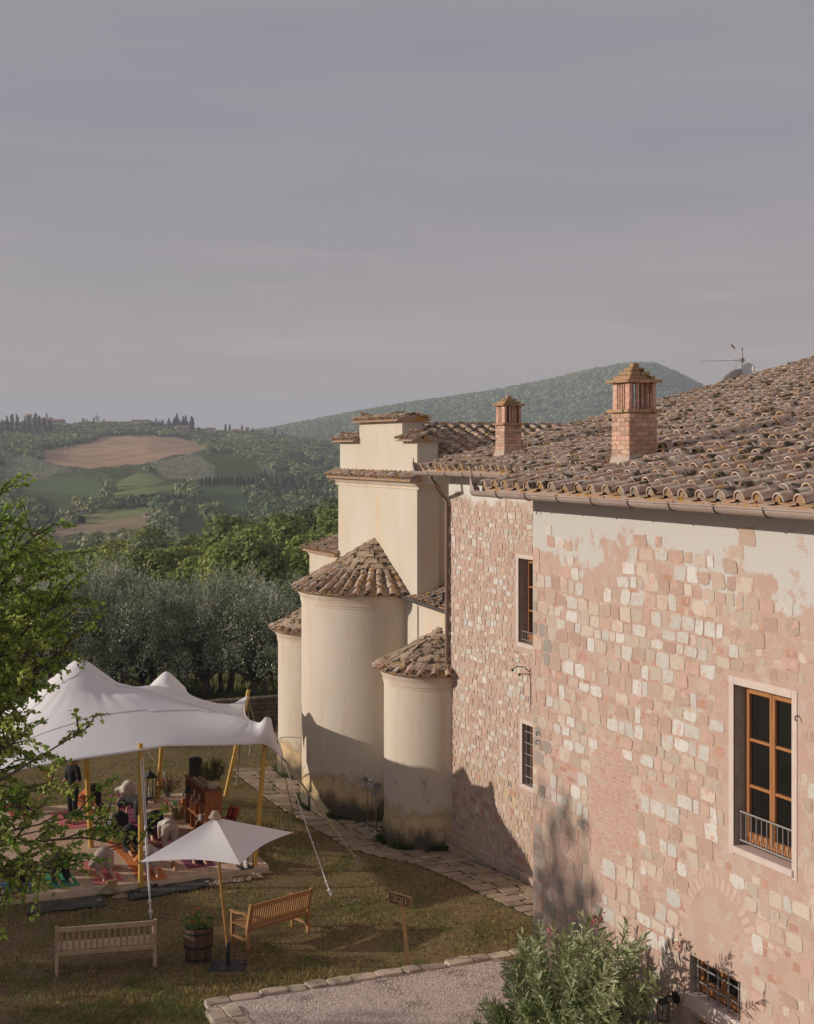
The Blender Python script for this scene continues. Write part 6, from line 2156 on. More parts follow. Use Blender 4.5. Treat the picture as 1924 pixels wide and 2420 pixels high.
# ================================================================== STRETCH TENT
def tent():
    root = thing('stretch_tent', 'large white stretch tent on yellow poles over the yoga deck', 'tent', (6.4, 33.8, 0))
    O = Vector((6.4, 33.8, 0))
    NU, NV = 110, 84
    FLc, FRc, BRc, BLc = np.array([3.4, 30.10]), np.array([10.34, 30.52]), np.array([11.62, 37.45]), np.array([3.6, 38.9])
    u = np.linspace(0, 1, NU)[None, :]; v = np.linspace(0, 1, NV)[:, None]
    X = (1 - u) * (1 - v) * FLc[0] + u * (1 - v) * FRc[0] + u * v * BRc[0] + (1 - u) * v * BLc[0]
    Y = (1 - u) * (1 - v) * FLc[1] + u * (1 - v) * FRc[1] + u * v * BRc[1] + (1 - u) * v * BLc[1]
    # scalloped edges
    X = X - 0.42 * np.sin(v * math.pi) * np.clip((u - .6) / .4, 0, 1) ** 2
    Y = Y + 0.10 * np.abs(np.sin(u * math.pi * 2.0)) * np.clip((.4 - v) / .4, 0, 1) ** 2
    # boundary heights
    def edge(pts, t): return np.interp(t, [p[0] for p in pts], [p[1] for p in pts])
    uu, vv = u[0], v[:, 0]
    front = edge([(0, 2.72), (.15, 2.82), (.35, 2.92), (.60, 3.02), (.80, 2.90), (.93, 2.86), (.965, 2.72), (1, 2.40)], uu)
    right = edge([(0, 2.40), (.035, 2.72), (.10, 2.92), (.3, 2.86), (.6, 2.72), (.9, 2.66), (1, 2.70)], vv)
    back = edge([(0, 2.5), (.5, 2.2), (.75, 2.25), (.92, 2.35), (1, 2.70)], uu)
    left = edge([(0, 2.72), (.5, 2.66), (1, 2.5)], vv)
    Z = (1 - v) * front[None] + v * back[None]
    fix = np.zeros((NV, NU), bool); val = np.zeros((NV, NU))
    fix[0], val[0] = True, front; fix[-1], val[-1] = True, back; fix[:, 0], val[:, 0] = True, left; fix[:, -1], val[:, -1] = True, right
    for (px_, py_, z0, rad, sl) in ((6.39, 33.77, 4.56, .95, .80), (9.39, 37.55, 3.50, .50, 1.0), (10.0, 30.72, 3.42, .11, .9), (4.7, 37.5, 3.5, .3, 1.1)):
        d = np.hypot(X - px_, Y - py_)
        m_ = d < rad
        fix |= m_; zz = z0 - sl * (np.sqrt(d * d + .07 ** 2) - .07)
        val = np.where(m_, zz, val)
    core = fix.copy()
    # the cloth is drawn taut from the tall pole towards the corner poles
    def ridge(a, b, za, zb, sag):
        nonlocal fix, val
        ax, ay = a; bx_, by_ = b
        L2 = (bx_ - ax) ** 2 + (by_ - ay) ** 2
        s_ = ((X - ax) * (bx_ - ax) + (Y - ay) * (by_ - ay)) / L2
        d_ = np.abs((X - ax) * (by_ - ay) - (Y - ay) * (bx_ - ax)) / math.sqrt(L2)
        m_ = (d_ < .12) & (s_ > .24) & (s_ < .93) & ~core
        fix = fix | m_
        val = np.where(m_, za + (zb - za) * s_ - sag * 4 * s_ * (1 - s_), val)
    ridge((6.39, 33.77), (10.0, 30.72), 4.56, 3.46, .38)
    ridge((6.39, 33.77), (9.39, 37.55), 4.56, 3.50, .50)
    for it in range(1500):
        Z[1:-1, 1:-1] = .25 * (Z[:-2, 1:-1] + Z[2:, 1:-1] + Z[1:-1, :-2] + Z[1:-1, 2:])
        Z[fix] = val[fix]
    for it in range(60):
        Z2 = .25 * (Z[:-2, 1:-1] + Z[2:, 1:-1] + Z[1:-1, :-2] + Z[1:-1, 2:])
        Z[1:-1, 1:-1] = .5 * Z[1:-1, 1:-1] + .5 * Z2
        Z[core] = val[core]
    # faint tension wrinkles fanning from the peaks and corners
    for (px_, py_, a_, n_) in ((6.39, 33.77, .016, 26), (10.0, 30.72, .018, 30), (9.39, 37.55, .012, 22), (3.4, 30.1, .014, 26)):
        d = np.hypot(X - px_, Y - py_); th = np.arctan2(Y - py_, X - px_)
        Z += a_ * np.sin(th * n_ + d * 2.0) * np.exp(-((d - .9) / .7) ** 2) * (.5 + .5 * np.sin(th * 5 + 1))
    vts = np.stack([X, Y, Z], -1).reshape(-1, 3) - np.array(O)
    i = np.arange(NV - 1)[:, None] * NU + np.arange(NU - 1)[None]
    f = np.stack([i, i + 1, i + 1 + NU, i + NU], -1).reshape(-1, 4)
    can = mesh_obj('canopy', mesh_np('canopy', vts, f, m_canvas, smooth=True), root)
    sm_ = can.modifiers.new('thickness', 'SOLIDIFY'); sm_.thickness = .006
    hem = MB()
    hem.tube([tuple(vts[k]) for k in range(0, NU, 2)], .014, 5)
    hem.tube([tuple(vts[r_ * NU + NU - 1]) for r_ in range(0, NV, 2)], .014, 5)
    hem.build('hem', m_wrope, root)
    # stitched seams
    for (py_, amp) in ((33.0, .35), (31.7, .2)):
        row = []
        for c in range(20, NU - 8):
            t_ = int(np.argmin(np.abs(Y[:, c] - (py_ + amp * math.sin(c * .03)))))
            row.append(tuple(vts[t_ * NU + c] + np.array([0, 0, .008])))
        sm2 = MB(); sm2.tube(row[::2], .009, 4); o = sm2.build('seam', m_canvas, can)
    def pole(a, b, r_=.055, name='pole'):
        a, b = Vector(a) - O, Vector(b) - O
        mb = MB(); n = 9
        pts = [a.lerp(b, k / n) for k in range(n + 1)]
        mb.tube(pts, [r_ * (1.05 - .12 * k / n) for k in range(n + 1)], 10)
        o = mb.build(name, m_bamboo, root); smoothby(o, 50)
        return o
    pr_ = lambda px, py, z=0.0: G(px, py, z)
    b = pr_(602, 2044, DZ); pole(b, (10.0, 30.74, 3.33))
    b = pr_(333, 2096, 0.02); t_ = PD(332, 1757, tocam(b[0], b[1])[1]); pole(b, t_)
    b = pr_(216, 2002, DZ); pole(b, (6.39, 33.77, 4.5), .06)
    b = pr_(374, 1885, DZ); pole(b, (9.39, 37.55, 3.46))
    b = pr_(533, 1881, -.02); pole(b, (11.66, 37.45, 2.86))
    b = pr_(138, 1872, 0.0); pole(b, (4.7, 37.5, 3.44))
    def rope(a, b, m, r_=.011, stake=True, dbl=False):
        a, b = Vector(a) - O, Vector(b) - O
        mb = MB()
        mb.tube([a, a.lerp(b, .5) - Vector((0, 0, .02)), b], r_, 5)
        if dbl: mb.tube([a + Vector((.05, 0, -.04)), a.lerp(b, .6) + Vector((.03, .02, -.02)), b.lerp(a, .02)], r_, 5)
        # knots
        spheroid(mb, tuple(b.lerp(a, .10)), r_ * 2.6, 8, 5); spheroid(mb, tuple(b.lerp(a, .04)), r_ * 3.2, 8, 5); spheroid(mb, tuple(b.lerp(a, .38)), r_ * 2.2, 8, 5)
        o = mb.build('guy_rope', m, root)
        if stake:
            st = MB(); st.tube([b + Vector((-.05, 0, -.22)), b + Vector((.03, 0, .10))], .022, 7); st.build('stake', m_steel, root)
    cor = (10.30, 30.55, 2.52)
    rope(cor, pr_(846, 2035, .18), m_rope, .014, dbl=True)
    rope((10.34, 30.52, 2.42), pr_(783, 2118, .06), m_wrope, .013)
    rope((10.2, 30.6, 2.9), pr_(692, 1918, .05), m_rope, .011)
    c0 = pr_(333, 2096, 0); 
    rope((t_[0], t_[1], t_[2] - .28), pr_(357, 2172, .05), m_wrope, .016, dbl=True)
    rope((11.6, 37.4, 2.75), pr_(592, 1768, .05), m_rope, .011)
    rope((10.4, 34.0, 2.82), pr_(560, 1842, .05), m_rope, .011, dbl=True)
    rope((8.4, 38.3, 2.3), pr_(388, 1832, .05), m_wrope, .010)
    rope((11.6, 37.4, 2.75), (12.6, 38.2, .05), m_rope, .010)
    return root
tent()

# ================================================================== PARASOL
def parasol():
    Lc, Fc, Rc = np.array([-4.76, 25.2, 2.15]), np.array([-2.93, 25.0, 2.17]), np.array([-2.15, 26.9, 2.22])
    Bc = Lc + Rc - Fc
    ap = np.array([-3.51, 26.0, 2.74])
    base = (-3.27, 26.0)
    bx, by, _ = W(*base)
    root = thing('parasol', 'square white parasol on a leaning wooden pole with a black base plate', 'parasol', (bx, by, 0))
    def wl_(p):
        q = W(p[0], p[1], p[2]); return Vector((q[0] - bx, q[1] - by, q[2]))
    cs = [Lc, Fc, Rc, Bc]
    N_ = 10
    for k in range(4):
        A, B = cs[k], cs[(k + 1) % 4]
        v, f = [], []
        for i in range(N_ + 1):
            s = i / N_
            for j in range(N_ + 1):
                t = j / N_
                e = A * (1 - t) + B * t
                mid = (A + B) / 2
                e = e + (np.array([ap[0], ap[1], e[2]]) - e) * .09 * math.sin(t * math.pi) + np.array([0, 0, .05]) * math.sin(t * math.pi)
                p = ap * (1 - s) + e * s
                p = p - np.array([0, 0, .05]) * math.sin(s * math.pi) * math.sin(t * math.pi)
                v.append(wl_(p))
        for i in range(N_):
            for j in range(N_):
                a = i * (N_ + 1) + j
                f.append((a, a + 1, a + N_ + 2, a + N_ + 1))
        me = mesh_np('canopy_panel', np.array([tuple(q) for q in v]), f, m_canvas, smooth=True)
        o = mesh_obj('canopy_panel', me, root)
    for c in cs:
        mb = MB(); mb.tube([wl_(ap - np.array([0, 0, .04])), wl_((ap + c) / 2 - np.array([0, 0, .045])), wl_(c - np.array([0, 0, .02]))], .012, 5); mb.build('rib', m_teak, root)
        mb = MB(); mb.tube([wl_(np.array([-3.46, 26.0, 2.1])), wl_((ap + c) / 2 - np.array([0, 0, .05]))], .009, 5); mb.build('strut', m_teak, root)
        t_ = MB(); spheroid(t_, tuple(wl_(c + np.array([0, 0, .0]))), .025, 7, 4); t_.build('tip', m_cork, root)
    mb = MB(); mb.tube([wl_(np.array([-3.28, 26.0, .38])), wl_(np.array([-3.40, 26.0, 1.5])), wl_(ap - np.array([0, 0, .02]))], .027, 9); o = mb.build('pole', mat('pole_wood', (.40, .22, .07), (.33, .17, .05), scale=6, rough=.5, stretch=(1, 1, .3), spec=.3), root); smoothby(o)
    a_ = wl_(ap)
    hb = MB(); hb.lathe([(.115, -.035), (.12, -.005), (.085, .0), (.08, .05), (.055, .085), (.01, .095)], 16, tuple(a_ + Vector((0, 0, .03)))); o = hb.build('cap', flat('cap_cloth', (.46, .34, .26), .9), root); smoothby(o, 60)
    bp = MB(); bp.cbox(-.34, .34, -.30, .30, .0, .035, .006, M=Matrix.Rotation(R(-22), 4, 'Z')); bp.build('base_plate', m_black, root)
    st = MB(); st.tube([(0, 0, .03), (0, 0, .46)], .036, 10); st.build('base_tube', m_black, root)
parasol()

# ================================================================== BENCHES
def bench(p0, p1, label, m, nslat, curved, arms_both=True, H=.90, depth=.50, name='garden_bench'):
    """p0,p1: feet of the two back legs (left and right as seen from behind)"""
    p0, p1 = Vector(p0), Vector(p1)
    L = (p1 - p0).length
    ang = math.atan2(p1.y - p0.y, p1.x - p0.x)
    t = thing(name, label, 'bench', (p0.x, p0.y, 0), ang)
    # local: x along the back, +y to the front
    lean = 0.10
    for xx in (0.03, L - .03):
        mb = MB()
        mb.add([(xx - .03, -.035, -.02), (xx + .03, -.035, -.02), (xx + .03, .03, -.02), (xx - .03, .03, -.02),
                (xx - .03, -.02, .42), (xx + .03, -.02, .42), (xx + .03, .045, .42), (xx - .03, .045, .42),
                (xx - .03, -lean - .03, H + .02), (xx + .03, -lean - .03, H + .02), (xx + .03, -lean + .025, H + .02), (xx - .03, -lean + .025, H + .02)],
               [(0, 1, 5, 4), (1, 2, 6, 5), (2, 3, 7, 6), (3, 0, 4, 7), (4, 5, 9, 8), (5, 6, 10, 9), (6, 7, 11, 10), (7, 4, 8, 11), (8, 9, 10, 11), (0, 3, 2, 1)])
        mb.build('leg', m, t)
        mb = MB(); mb.cbox(xx - .03, xx + .03, depth - .06, depth, -.02, .62, .006); mb.build('leg', m, t)
        mb = MB()
        if curved:
            n = 8; pv = []
            for k in range(n + 1):
                s = k / n; yy = .0 + (depth + .03) * s
                pv.append((yy, .62 + .05 * math.sin(s * math.pi * 1.6 + .3) * (1 - s) + .02 * s))
            mb.prism([(a, b) for a, b in pv] + [(a, b + .03) for a, b in reversed(pv)], xx - .035, xx + .035, 'x')
        else:
            mb.cbox(xx - .035, xx + .035, -.03, depth + .03, .62, .65, .006)
        mb.build('armrest', m, t)
        mb = MB(); mb.cbox(xx - .02, xx + .02, .03, depth - .05, .16, .21, .004); mb.build('stretcher', m, t)
    def by(z): return -.03 + .02 - (lean) * max(0, (z - .42)) / (H - .42)
    mb = MB(); y_ = by(H - .03); mb.cbox(.06, L - .06, y_ - .02, y_ + .025, H - .09, H, .006); mb.build('top_rail', m, t)
    mb = MB(); mb.cbox(.06, L - .06, -.03, .03, .36, .425, .005); mb.build('seat_rail', m, t)
    mb = MB(); mb.cbox(.06, L - .06, depth - .05, depth - .01, .36, .422, .005); mb.build('seat_rail', m, t)
    zb = .42 if not curved else .50
    if curved:
        mb = MB(); y_ = by(.5); mb.cbox(.06, L - .06, y_ - .015, y_ + .02, .47, .53, .005); mb.build('lower_rail', m, t)
    for k in range(nslat):
        xx = .06 + (L - .12) * (k + .5) / nslat
        sw = .021 if nslat < 20 else .016
        mb = MB(); ya, yb = by(zb), by(H - .06)
        mb.add([(xx - sw, ya - .008, zb), (xx + sw, ya - .008, zb), (xx + sw, ya + .010, zb), (xx - sw, ya + .010, zb), (xx - sw, yb - .008, H - .07), (xx + sw, yb - .008, H - .07), (xx + sw, yb + .010, H - .07), (xx - sw, yb + .010, H - .07)],
               [(0, 1, 5, 4), (1, 2, 6, 5), (2, 3, 7, 6), (3, 0, 4, 7)])
        mb.build('back_slat', m, t)
    ns = 6
    for k in range(ns):
        a = .035 + (depth - .03) * k / ns; b = a + (depth - .03) / ns - .012
        mb = MB(); mb.cbox(.0, L, a, b, .425, .447, .004); mb.build('seat_slat', m, t)
    return t
bench(G(130, 2307), G(370, 2287), 'pale weathered slatted bench seen from behind beside the barrel', m_teak_pale, 16, False)
bench(G(583, 2248), G(731, 2203), 'orange-brown teak bench with close slats and curved arm beside the parasol', m_teak, 26, True, H=.88, depth=.52)

# ================================================================== BARREL PLANTER
def flowers(mb_name, root, c, n, rad, h, leafm, petm, seed, pet=.014, npet=40, spread=.55, stemm=None):
    r_ = np.random.default_rng(seed)
    nst = 46
    a = r_.uniform(0, 6.28, nst); q = r_.random(nst) ** .6
    tips = np.stack([q * rad * np.cos(a) * (1 + spread), q * rad * np.sin(a) * (1 + spread), h * (1 - .45 * q) * r_.uniform(.6, 1.1, nst)], 1)
    base = np.stack([q * rad * np.cos(a) * .45, q * rad * np.sin(a) * .45, np.zeros(nst)], 1)
    k = r_.integers(0, nst, n); t = r_.random(n) ** .8
    P_ = base[k] * (1 - t[:, None]) + tips[k] * t[:, None] + r_.normal(0, rad * .06, (n, 3)) + np.array(c)
    A = r_.normal(size=(n, 3)) + np.array([0, 0, .3]) + (tips[k] - base[k]) * 1.5
    v, f = leaf_quads(P_, A, r_.uniform(.5, 1.2, n) * rad * .16, .38, r_)
    mesh_obj('leaves', mesh_np('leaves', v, f, leafm), root)
    st = MB()
    for i in range(nst):
        st.tube([tuple(base[i] + np.array(c)), tuple((base[i] * .4 + tips[i] * .6) + np.array(c) + np.array([0, 0, .02])), tuple(tips[i] + np.array(c))], .0035, 3, caps=False)
    st.build('stems', stemm or leafm, root)
    k = r_.integers(0, nst, npet)
    P_ = tips[k] * r_.uniform(.85, 1.12, (npet, 1)) + np.array(c) + r_.normal(0, .015, (npet, 3))
    P_ = np.repeat(P_, 5, 0)
    A = r_.normal(size=(npet * 5, 3)) + np.array([0, 0, .6])
    v, f = leaf_quads(P_, A, np.full(npet * 5, pet * 1.6), .5, r_)
    mesh_obj('blossoms', mesh_np('blossoms', v, f, petm), root)
m_leafy = leafmat('herb_leaf', (.09, .14, .03), (.13, .18, .045), scale=12, tr=.3, space='obj')
m_red = flat('red_petal', (.50, .06, .02), .7); m_pink = flat('pink_petal', (.55, .22, .24), .7); m_yel = flat('yellow_petal', (.42, .34, .05), .7)
def barrel():
    c = G(469, 2272)
    root = thing('barrel_planter', 'dark wooden barrel planted with red flowering greenery between the benches', 'planter', c)
    m_b = mat('barrel_wood', (.085, .048, .028), (.13, .075, .04), scale=5, rough=.6, stretch=(3, 3, .4), space='obj', objrand=.25, spec=.35)
    prof = [(.222, 0), (.245, .15), (.262, .33), (.272, .5), (.272, .645)]
    n = 18
    for i in range(n):
        mb = MB()
        a0, a1 = 2 * math.pi * i / n + .012, 2 * math.pi * (i + 1) / n - .012
        v, f = [], []
        for (r_, z) in prof:
            for rr in (r_, r_ - .025):
                for a in (a0, a1): v.append((rr * math.cos(a), rr * math.sin(a), z))
        for k in range(len(prof) - 1):
            b = 4 * k
            f += [(b, b + 1, b + 5, b + 4), (b + 2, b + 6, b + 7, b + 3), (b, b + 4, b + 6, b + 2), (b + 1, b + 3, b + 7, b + 5)]
        b = 4 * (len(prof) - 1); f.append((b, b + 1, b + 3, b + 2))
        mb.add(v, f); mb.build('stave', m_b, root)
    for z, r_ in ((.10, .243), (.32, .266), (.57, .276)):
        mb = MB(); mb.lathe([(r_ - .004, z - .02), (r_ + .003, z - .02), (r_ + .005, z + .02), (r_ - .004, z + .02)], 24); mb.build('hoop', m_black, root)
    mb = MB(); mb.lathe([(.25, .58), (.01, .60)], 18); mb.build('soil', flat('soil', (.05, .035, .022), 1), root)
    flowers('plant', root, (0, 0, .60), 900, .26, .42, m_leafy, m_red, 4, .012, 55, .5)
barrel()

# ================================================================== SIGN
def sign():
    b = G(967, 2287, .0)
    root = thing('reception_sign', 'small leaning wooden post sign reading RECEPTION at the edge of the gravel', 'sign', (b[0], b[1], 0))
    m_w = mat('sign_wood', (.50, .32, .15), (.42, .26, .12), scale=8, rough=.7, stretch=(1, 1, .25), spec=.25)
    top = PD(949, 2127, tocam(b[0], b[1])[1])
    tv = Vector((top[0] - b[0], top[1] - b[1], top[2]))
    mb = MB(); 
    d = tv.normalized()
    for (s0, s1) in ((-.04, 0.0),):
        pass
    M_ = Matrix.Rotation(-TH, 4, 'Z')
    w = .036
    q = [(-w, -.022), (w, -.022), (w, .022), (-w, .022)]
    v = [tuple(M_ @ Vector((a, c, 0)) + Vector((0, 0, -.1))) for a, c in q] + [tuple(M_ @ Vector((a, c, 0)) + tv) for a, c in q]
    mb.add(v, [(0, 1, 5, 4), (1, 2, 6, 5), (2, 3, 7, 6), (3, 0, 4, 7), (4, 5, 6, 7)])
    mb.build('post', m_w, root)
    bd = MB(); bd.cbox(-.235, .235, -.035, .0, -.105, .105, .004)
    MB_ = Matrix.Translation(tv + Vector((0, 0, .02))) @ Matrix.Rotation(-TH - R(30), 4, 'Z') @ Matrix.Rotation(R(4.5), 4, 'Y') @ Matrix.Translation((0, -.03, 0))
    o = bd.build('board', m_w, root); o.matrix_basis = MB_
    cu = bpy.data.curves.new('lettering', 'FONT'); cu.body = 'RECEPTION'; cu.size = .15; cu.extrude = .002; cu.align_x = 'CENTER'; cu.align_y = 'CENTER'
    tmp = bpy.data.objects.new('lettering', cu); COL.objects.link(tmp)
    bpy.context.view_layer.update()
    dg = bpy.context.evaluated_depsgraph_get()
    me = bpy.data.meshes.new_from_object(tmp.evaluated_get(dg))
    bpy.data.objects.remove(tmp)
    me.materials.clear(); me.materials.append(flat('black_ink', (.015, .013, .012), .8))
    xs = [p.co.x for p in me.vertices]; wd = max(xs) - min(xs)
    t = mesh_obj('lettering', me, o)
    t.rotation_euler = (R(90), 0, 0); t.location = (0, -.0385, -.005); t.scale = (.45 / wd, 1.62, 1)
    ln = MB(); ln.box(-.22, .22, -.038, -.0355, -.098, -.088); ln.build('underline', flat('black_ink2', (.015, .013, .012), .8), o)
sign()

# ================================================================== SHELF AND WHAT IS ON IT
SX0, SX1, SY0, SY1 = 9.18, 9.60, 32.95, 34.77
def shelf():
    root = thing('wooden_shelf', 'reddish-brown open wooden shelf of cubbyholes on the deck', 'shelf', (SX0, SY0, DZ))
    m_s = mat('shelf_wood', (.36, .135, .045), (.29, .105, .035), scale=4, rough=.5, stretch=(4, 4, .6), spec=.35)
    L, D, H = SY1 - SY0, SX1 - SX0, 1.19
    t = .028
    for y in (0, L - t):
        mb = MB(); mb.cbox(0, D, y, y + t, 0, H - t, .004); mb.build('side_panel', m_s, root)
    mb = MB(); mb.cbox(-.01, D + .01, -.012, L + .012, H - t + .001, H + .008, .005); mb.build('top', mat('shelf_top', (.24, .105, .07), (.20, .085, .055), scale=3, rough=.6, spec=.3), root)
    for k in range(3):
        z = .0 if k == 0 else H * k / 3
        mb = MB(); mb.cbox(.002, D - .012, t, L - t, z, z + t, .004); mb.build('shelf_board', m_s, root)
    for k in range(3):
        for j in range(1, 4):
            y = t + (L - 2 * t) * j / 4 + (.05 if k == 1 else 0)
            z0 = t + (H * k / 3 if k else 0); z1 = H * (k + 1) / 3 if k < 2 else H - t
            mb = MB(); mb.cbox(.006, D - .014, y - .012, y + .012, z0 + .001, z1 - .001, .003); mb.build('divider', m_s, root)
    mb = MB(); mb.box(D - .011, D - .003, .01, L - .01, .01, H - t); mb.build('back_panel', m_s, root)
    def put(name, label, cat, mbf, m, j, k, dx=.1):
        z = DZ + t + (H * k / 3 if k else 0) + .001
        y = SY0 + t + (L - 2 * t) * (j + .5) / 4 + (.05 if k == 1 and j < 3 else 0)
        th = thing(name, label, cat, (SX0 + dx, y, z))
        mbf(th, m); return th
    def block(th, m):
        mb = MB(); mb.cbox(0, .1, -.15, .15, 0, .12 if True else 0, .01); mb.build('block_body', m, th)
    def blk(th, m):
        mb = MB(); mb.cbox(0, .12, -.06, .06, 0, .2, .01); mb.build('block_body', m, th)
    def cloth(th, m):
        r_ = random.Random(4); mb = MB()
        for q in range(5): spheroid(mb, (r_.uniform(-.05, .1), r_.uniform(-.09, .09), .05 + .02 * q), .075 - .006 * q, 9, 6, sx=1.1, sy=r_.uniform(.9, 1.5), sz=.7)
        o = mb.build('folded_cloth', m, th); smoothby(o, 70)
        mb = MB(); mb.tube([(-.08, -.02, .03), (-.13, -.03, -.02), (-.14, -.02, -.08)], .02, 6); mb.build('loose_end', m, th)
    def bottles(th, m):
        for q in range(5):
            mb = MB(); mb.lathe([(.001, 0), (.026, 0), (.026, .14), (.012, .165), (.012, .19), (.001, .19)], 10, (0.02 + .04 * (q % 2), -.09 + .045 * q, 0)); o = mb.build('bottle', m, th); smoothby(o)
    put('yoga_block', 'cork block lying in the middle row cubby nearest the basket', 'block', block, m_cork, 3, 1)
    put('cloth_bundle', 'cream cloth bundle spilling from the top row cubby', 'cloth', cloth, m_cream, 2, 2)
    put('cloth_bundle', 'pale crumpled cloth in the cubby right of the cream bundle', 'cloth', cloth, flat('ivory', (.55, .50, .42), .9), 1, 2)
    put('cloth_bundle', 'dark cloth bag hanging from the far top cubby', 'cloth', cloth, flat('charcoal', (.035, .04, .045), .9), 3, 2, .02)
    put('bottle_group', 'row of small white bottles in the middle cubby', 'bottles', bottles, m_white, 2, 1)
    put('cloth_bundle', 'grey scarf draped out of the lowest near cubby', 'cloth', cloth, flat('greyscarf', (.40, .36, .33), .9), 0, 1, .0)
    for j in range(4):
        put('yoga_block', '%s upright cork block from the basket in the bottom row of the shelf' % nth(3 - j), 'block', blk, m_cork, j, 0)
    # speaker
    zt = DZ + H + .009
    sp = thing('loudspeaker', 'black box loudspeaker standing on the far end of the shelf', 'speaker', (SX0 + .20, SY1 - .26, zt))
    mb = MB(); mb.cbox(-.14, .14, -.14, .14, 0, .46, .03); mb.build('cabinet', m_black, sp)
    mb = MB(); mb.box(-.146, -.141, -.11, .11, .04, .42); mb.build('grille', flat('speaker_grille', (.03, .03, .03), .8), sp)
    mb = MB(); mb.cbox(-.05, .05, -.08, .08, .462, .475, .004); mb.build('handle', m_black, sp)
    # jars with candles
    r_ = random.Random(6)
    m_jar = flat('candle_glass', (.55, .48, .36), .2); 
    for i in range(9):
        for j in range(2):
            y = SY0 + .42 + i * .115; xx = SX0 + .10 + j * .13 + r_.uniform(-.01, .01)
            th = thing('tea_light', 'small glass tea light on the shelf top, %s from the pot in the %s line' % (nth(i), 'front' if j == 0 else 'rear'), 'candle', (xx, y, zt), 0, 'tea lights on the shelf top')
            mb = MB(); mb.lathe([(.001, 0), (.026, 0), (.03, .05), (.027, .05), (.024, .006), (.001, .006)], 10); mb.build('glass', m_jar, th)
            mb = MB(); mb.lathe([(.001, .02), (.02, .02), (.02, .04), (.001, .042)], 8); mb.build('wax', m_white, th)
            mb = MB(); mb.box(-.06, -.035, -.03, .03, .0, .004); mb.build('name_card', m_white, th)
    pot = thing('flower_pot', 'cream stoneware pot of tall yellow wild fennel on the near end of the shelf', 'pot', (SX0 + .22, SY0 + .16, zt))
    mb = MB(); mb.lathe([(.001, 0), (.085, 0), (.115, .04), (.125, .10), (.12, .17), (.105, .21), (.11, .225), (.098, .225), (.10, .17), (.001, .16)], 18); o = mb.build('pot_body', m_cream, pot); smoothby(o)
    mb = MB(); mb.tube([(-.118, -.05, .14), (-.132, -.03, .12), (-.136, 0, .112), (-.132, .03, .12), (-.118, .05, .14)], .006, 5); mb.build('pot_relief', m_cream, pot)
    flowers('fennel', pot, (0, 0, .2), 1300, .30, .62, leafmat('fennel', (.11, .14, .035), (.17, .17, .045), 12, .3, space='obj'), m_yel, 9, .010, 60, .2)
shelf()

def lantern(px, py, z, h, w, label, roof=True, ncand=3):
    c = G(px, py, z)
    t = thing('lantern', label, 'lantern', c, R(8))
    m_l = m_black
    mb = MB(); mb.cbox(-w / 2, w / 2, -w / 2, w / 2, 0, .03, .005); mb.build('base', m_l, t)
    for sx in (-1, 1):
        for sy in (-1, 1):
            mb = MB(); mb.cbox(sx * (w / 2 - .012) - .011, sx * (w / 2 - .012) + .011, sy * (w / 2 - .012) - .011, sy * (w / 2 - .012) + .011, .03, h, .002); mb.build('post', m_l, t)
    mb = MB(); mb.cbox(-w / 2 - .01, w / 2 + .01, -w / 2 - .01, w / 2 + .01, h, h + .025, .005)
    if roof:
        mb.lathe([(w * .80, h + .025), (w * .30, h + .14), (w * .1, h + .16), (w * .1, h + .2), (.001, h + .21)], 4, a0=math.pi / 4, a1=math.pi / 4 + 2 * math.pi)
    mb.build('top', m_l, t)
    if roof:
        mb = MB(); mb.tube([(.04 * math.cos(a), 0, h + .24 + .04 * math.sin(a)) for a in np.linspace(0, 6.28, 13)], .006, 5); mb.build('ring', m_l, t)
    r_ = random.Random(int(px))
    for q in range(ncand):
        cx, cyy = (r_.uniform(-.25, .25) * w, (q - (ncand - 1) / 2) * w * .3)
        mb = MB(); mb.lathe([(.001, .03), (.035, .03), (.035, .03 + h * r_.uniform(.35, .6)), (.001, .028 + h * .5)], 10, (cx, cyy, 0)); mb.build('candle', m_white, t)
lantern(355, 1886, DZ, .55, .26, 'tall black roofed lantern with candles at the back of the deck', True, 2)
lantern(579, 2050, DZ, .34, .30, 'squat black frame lantern of thick candles on the front deck corner', False, 4)

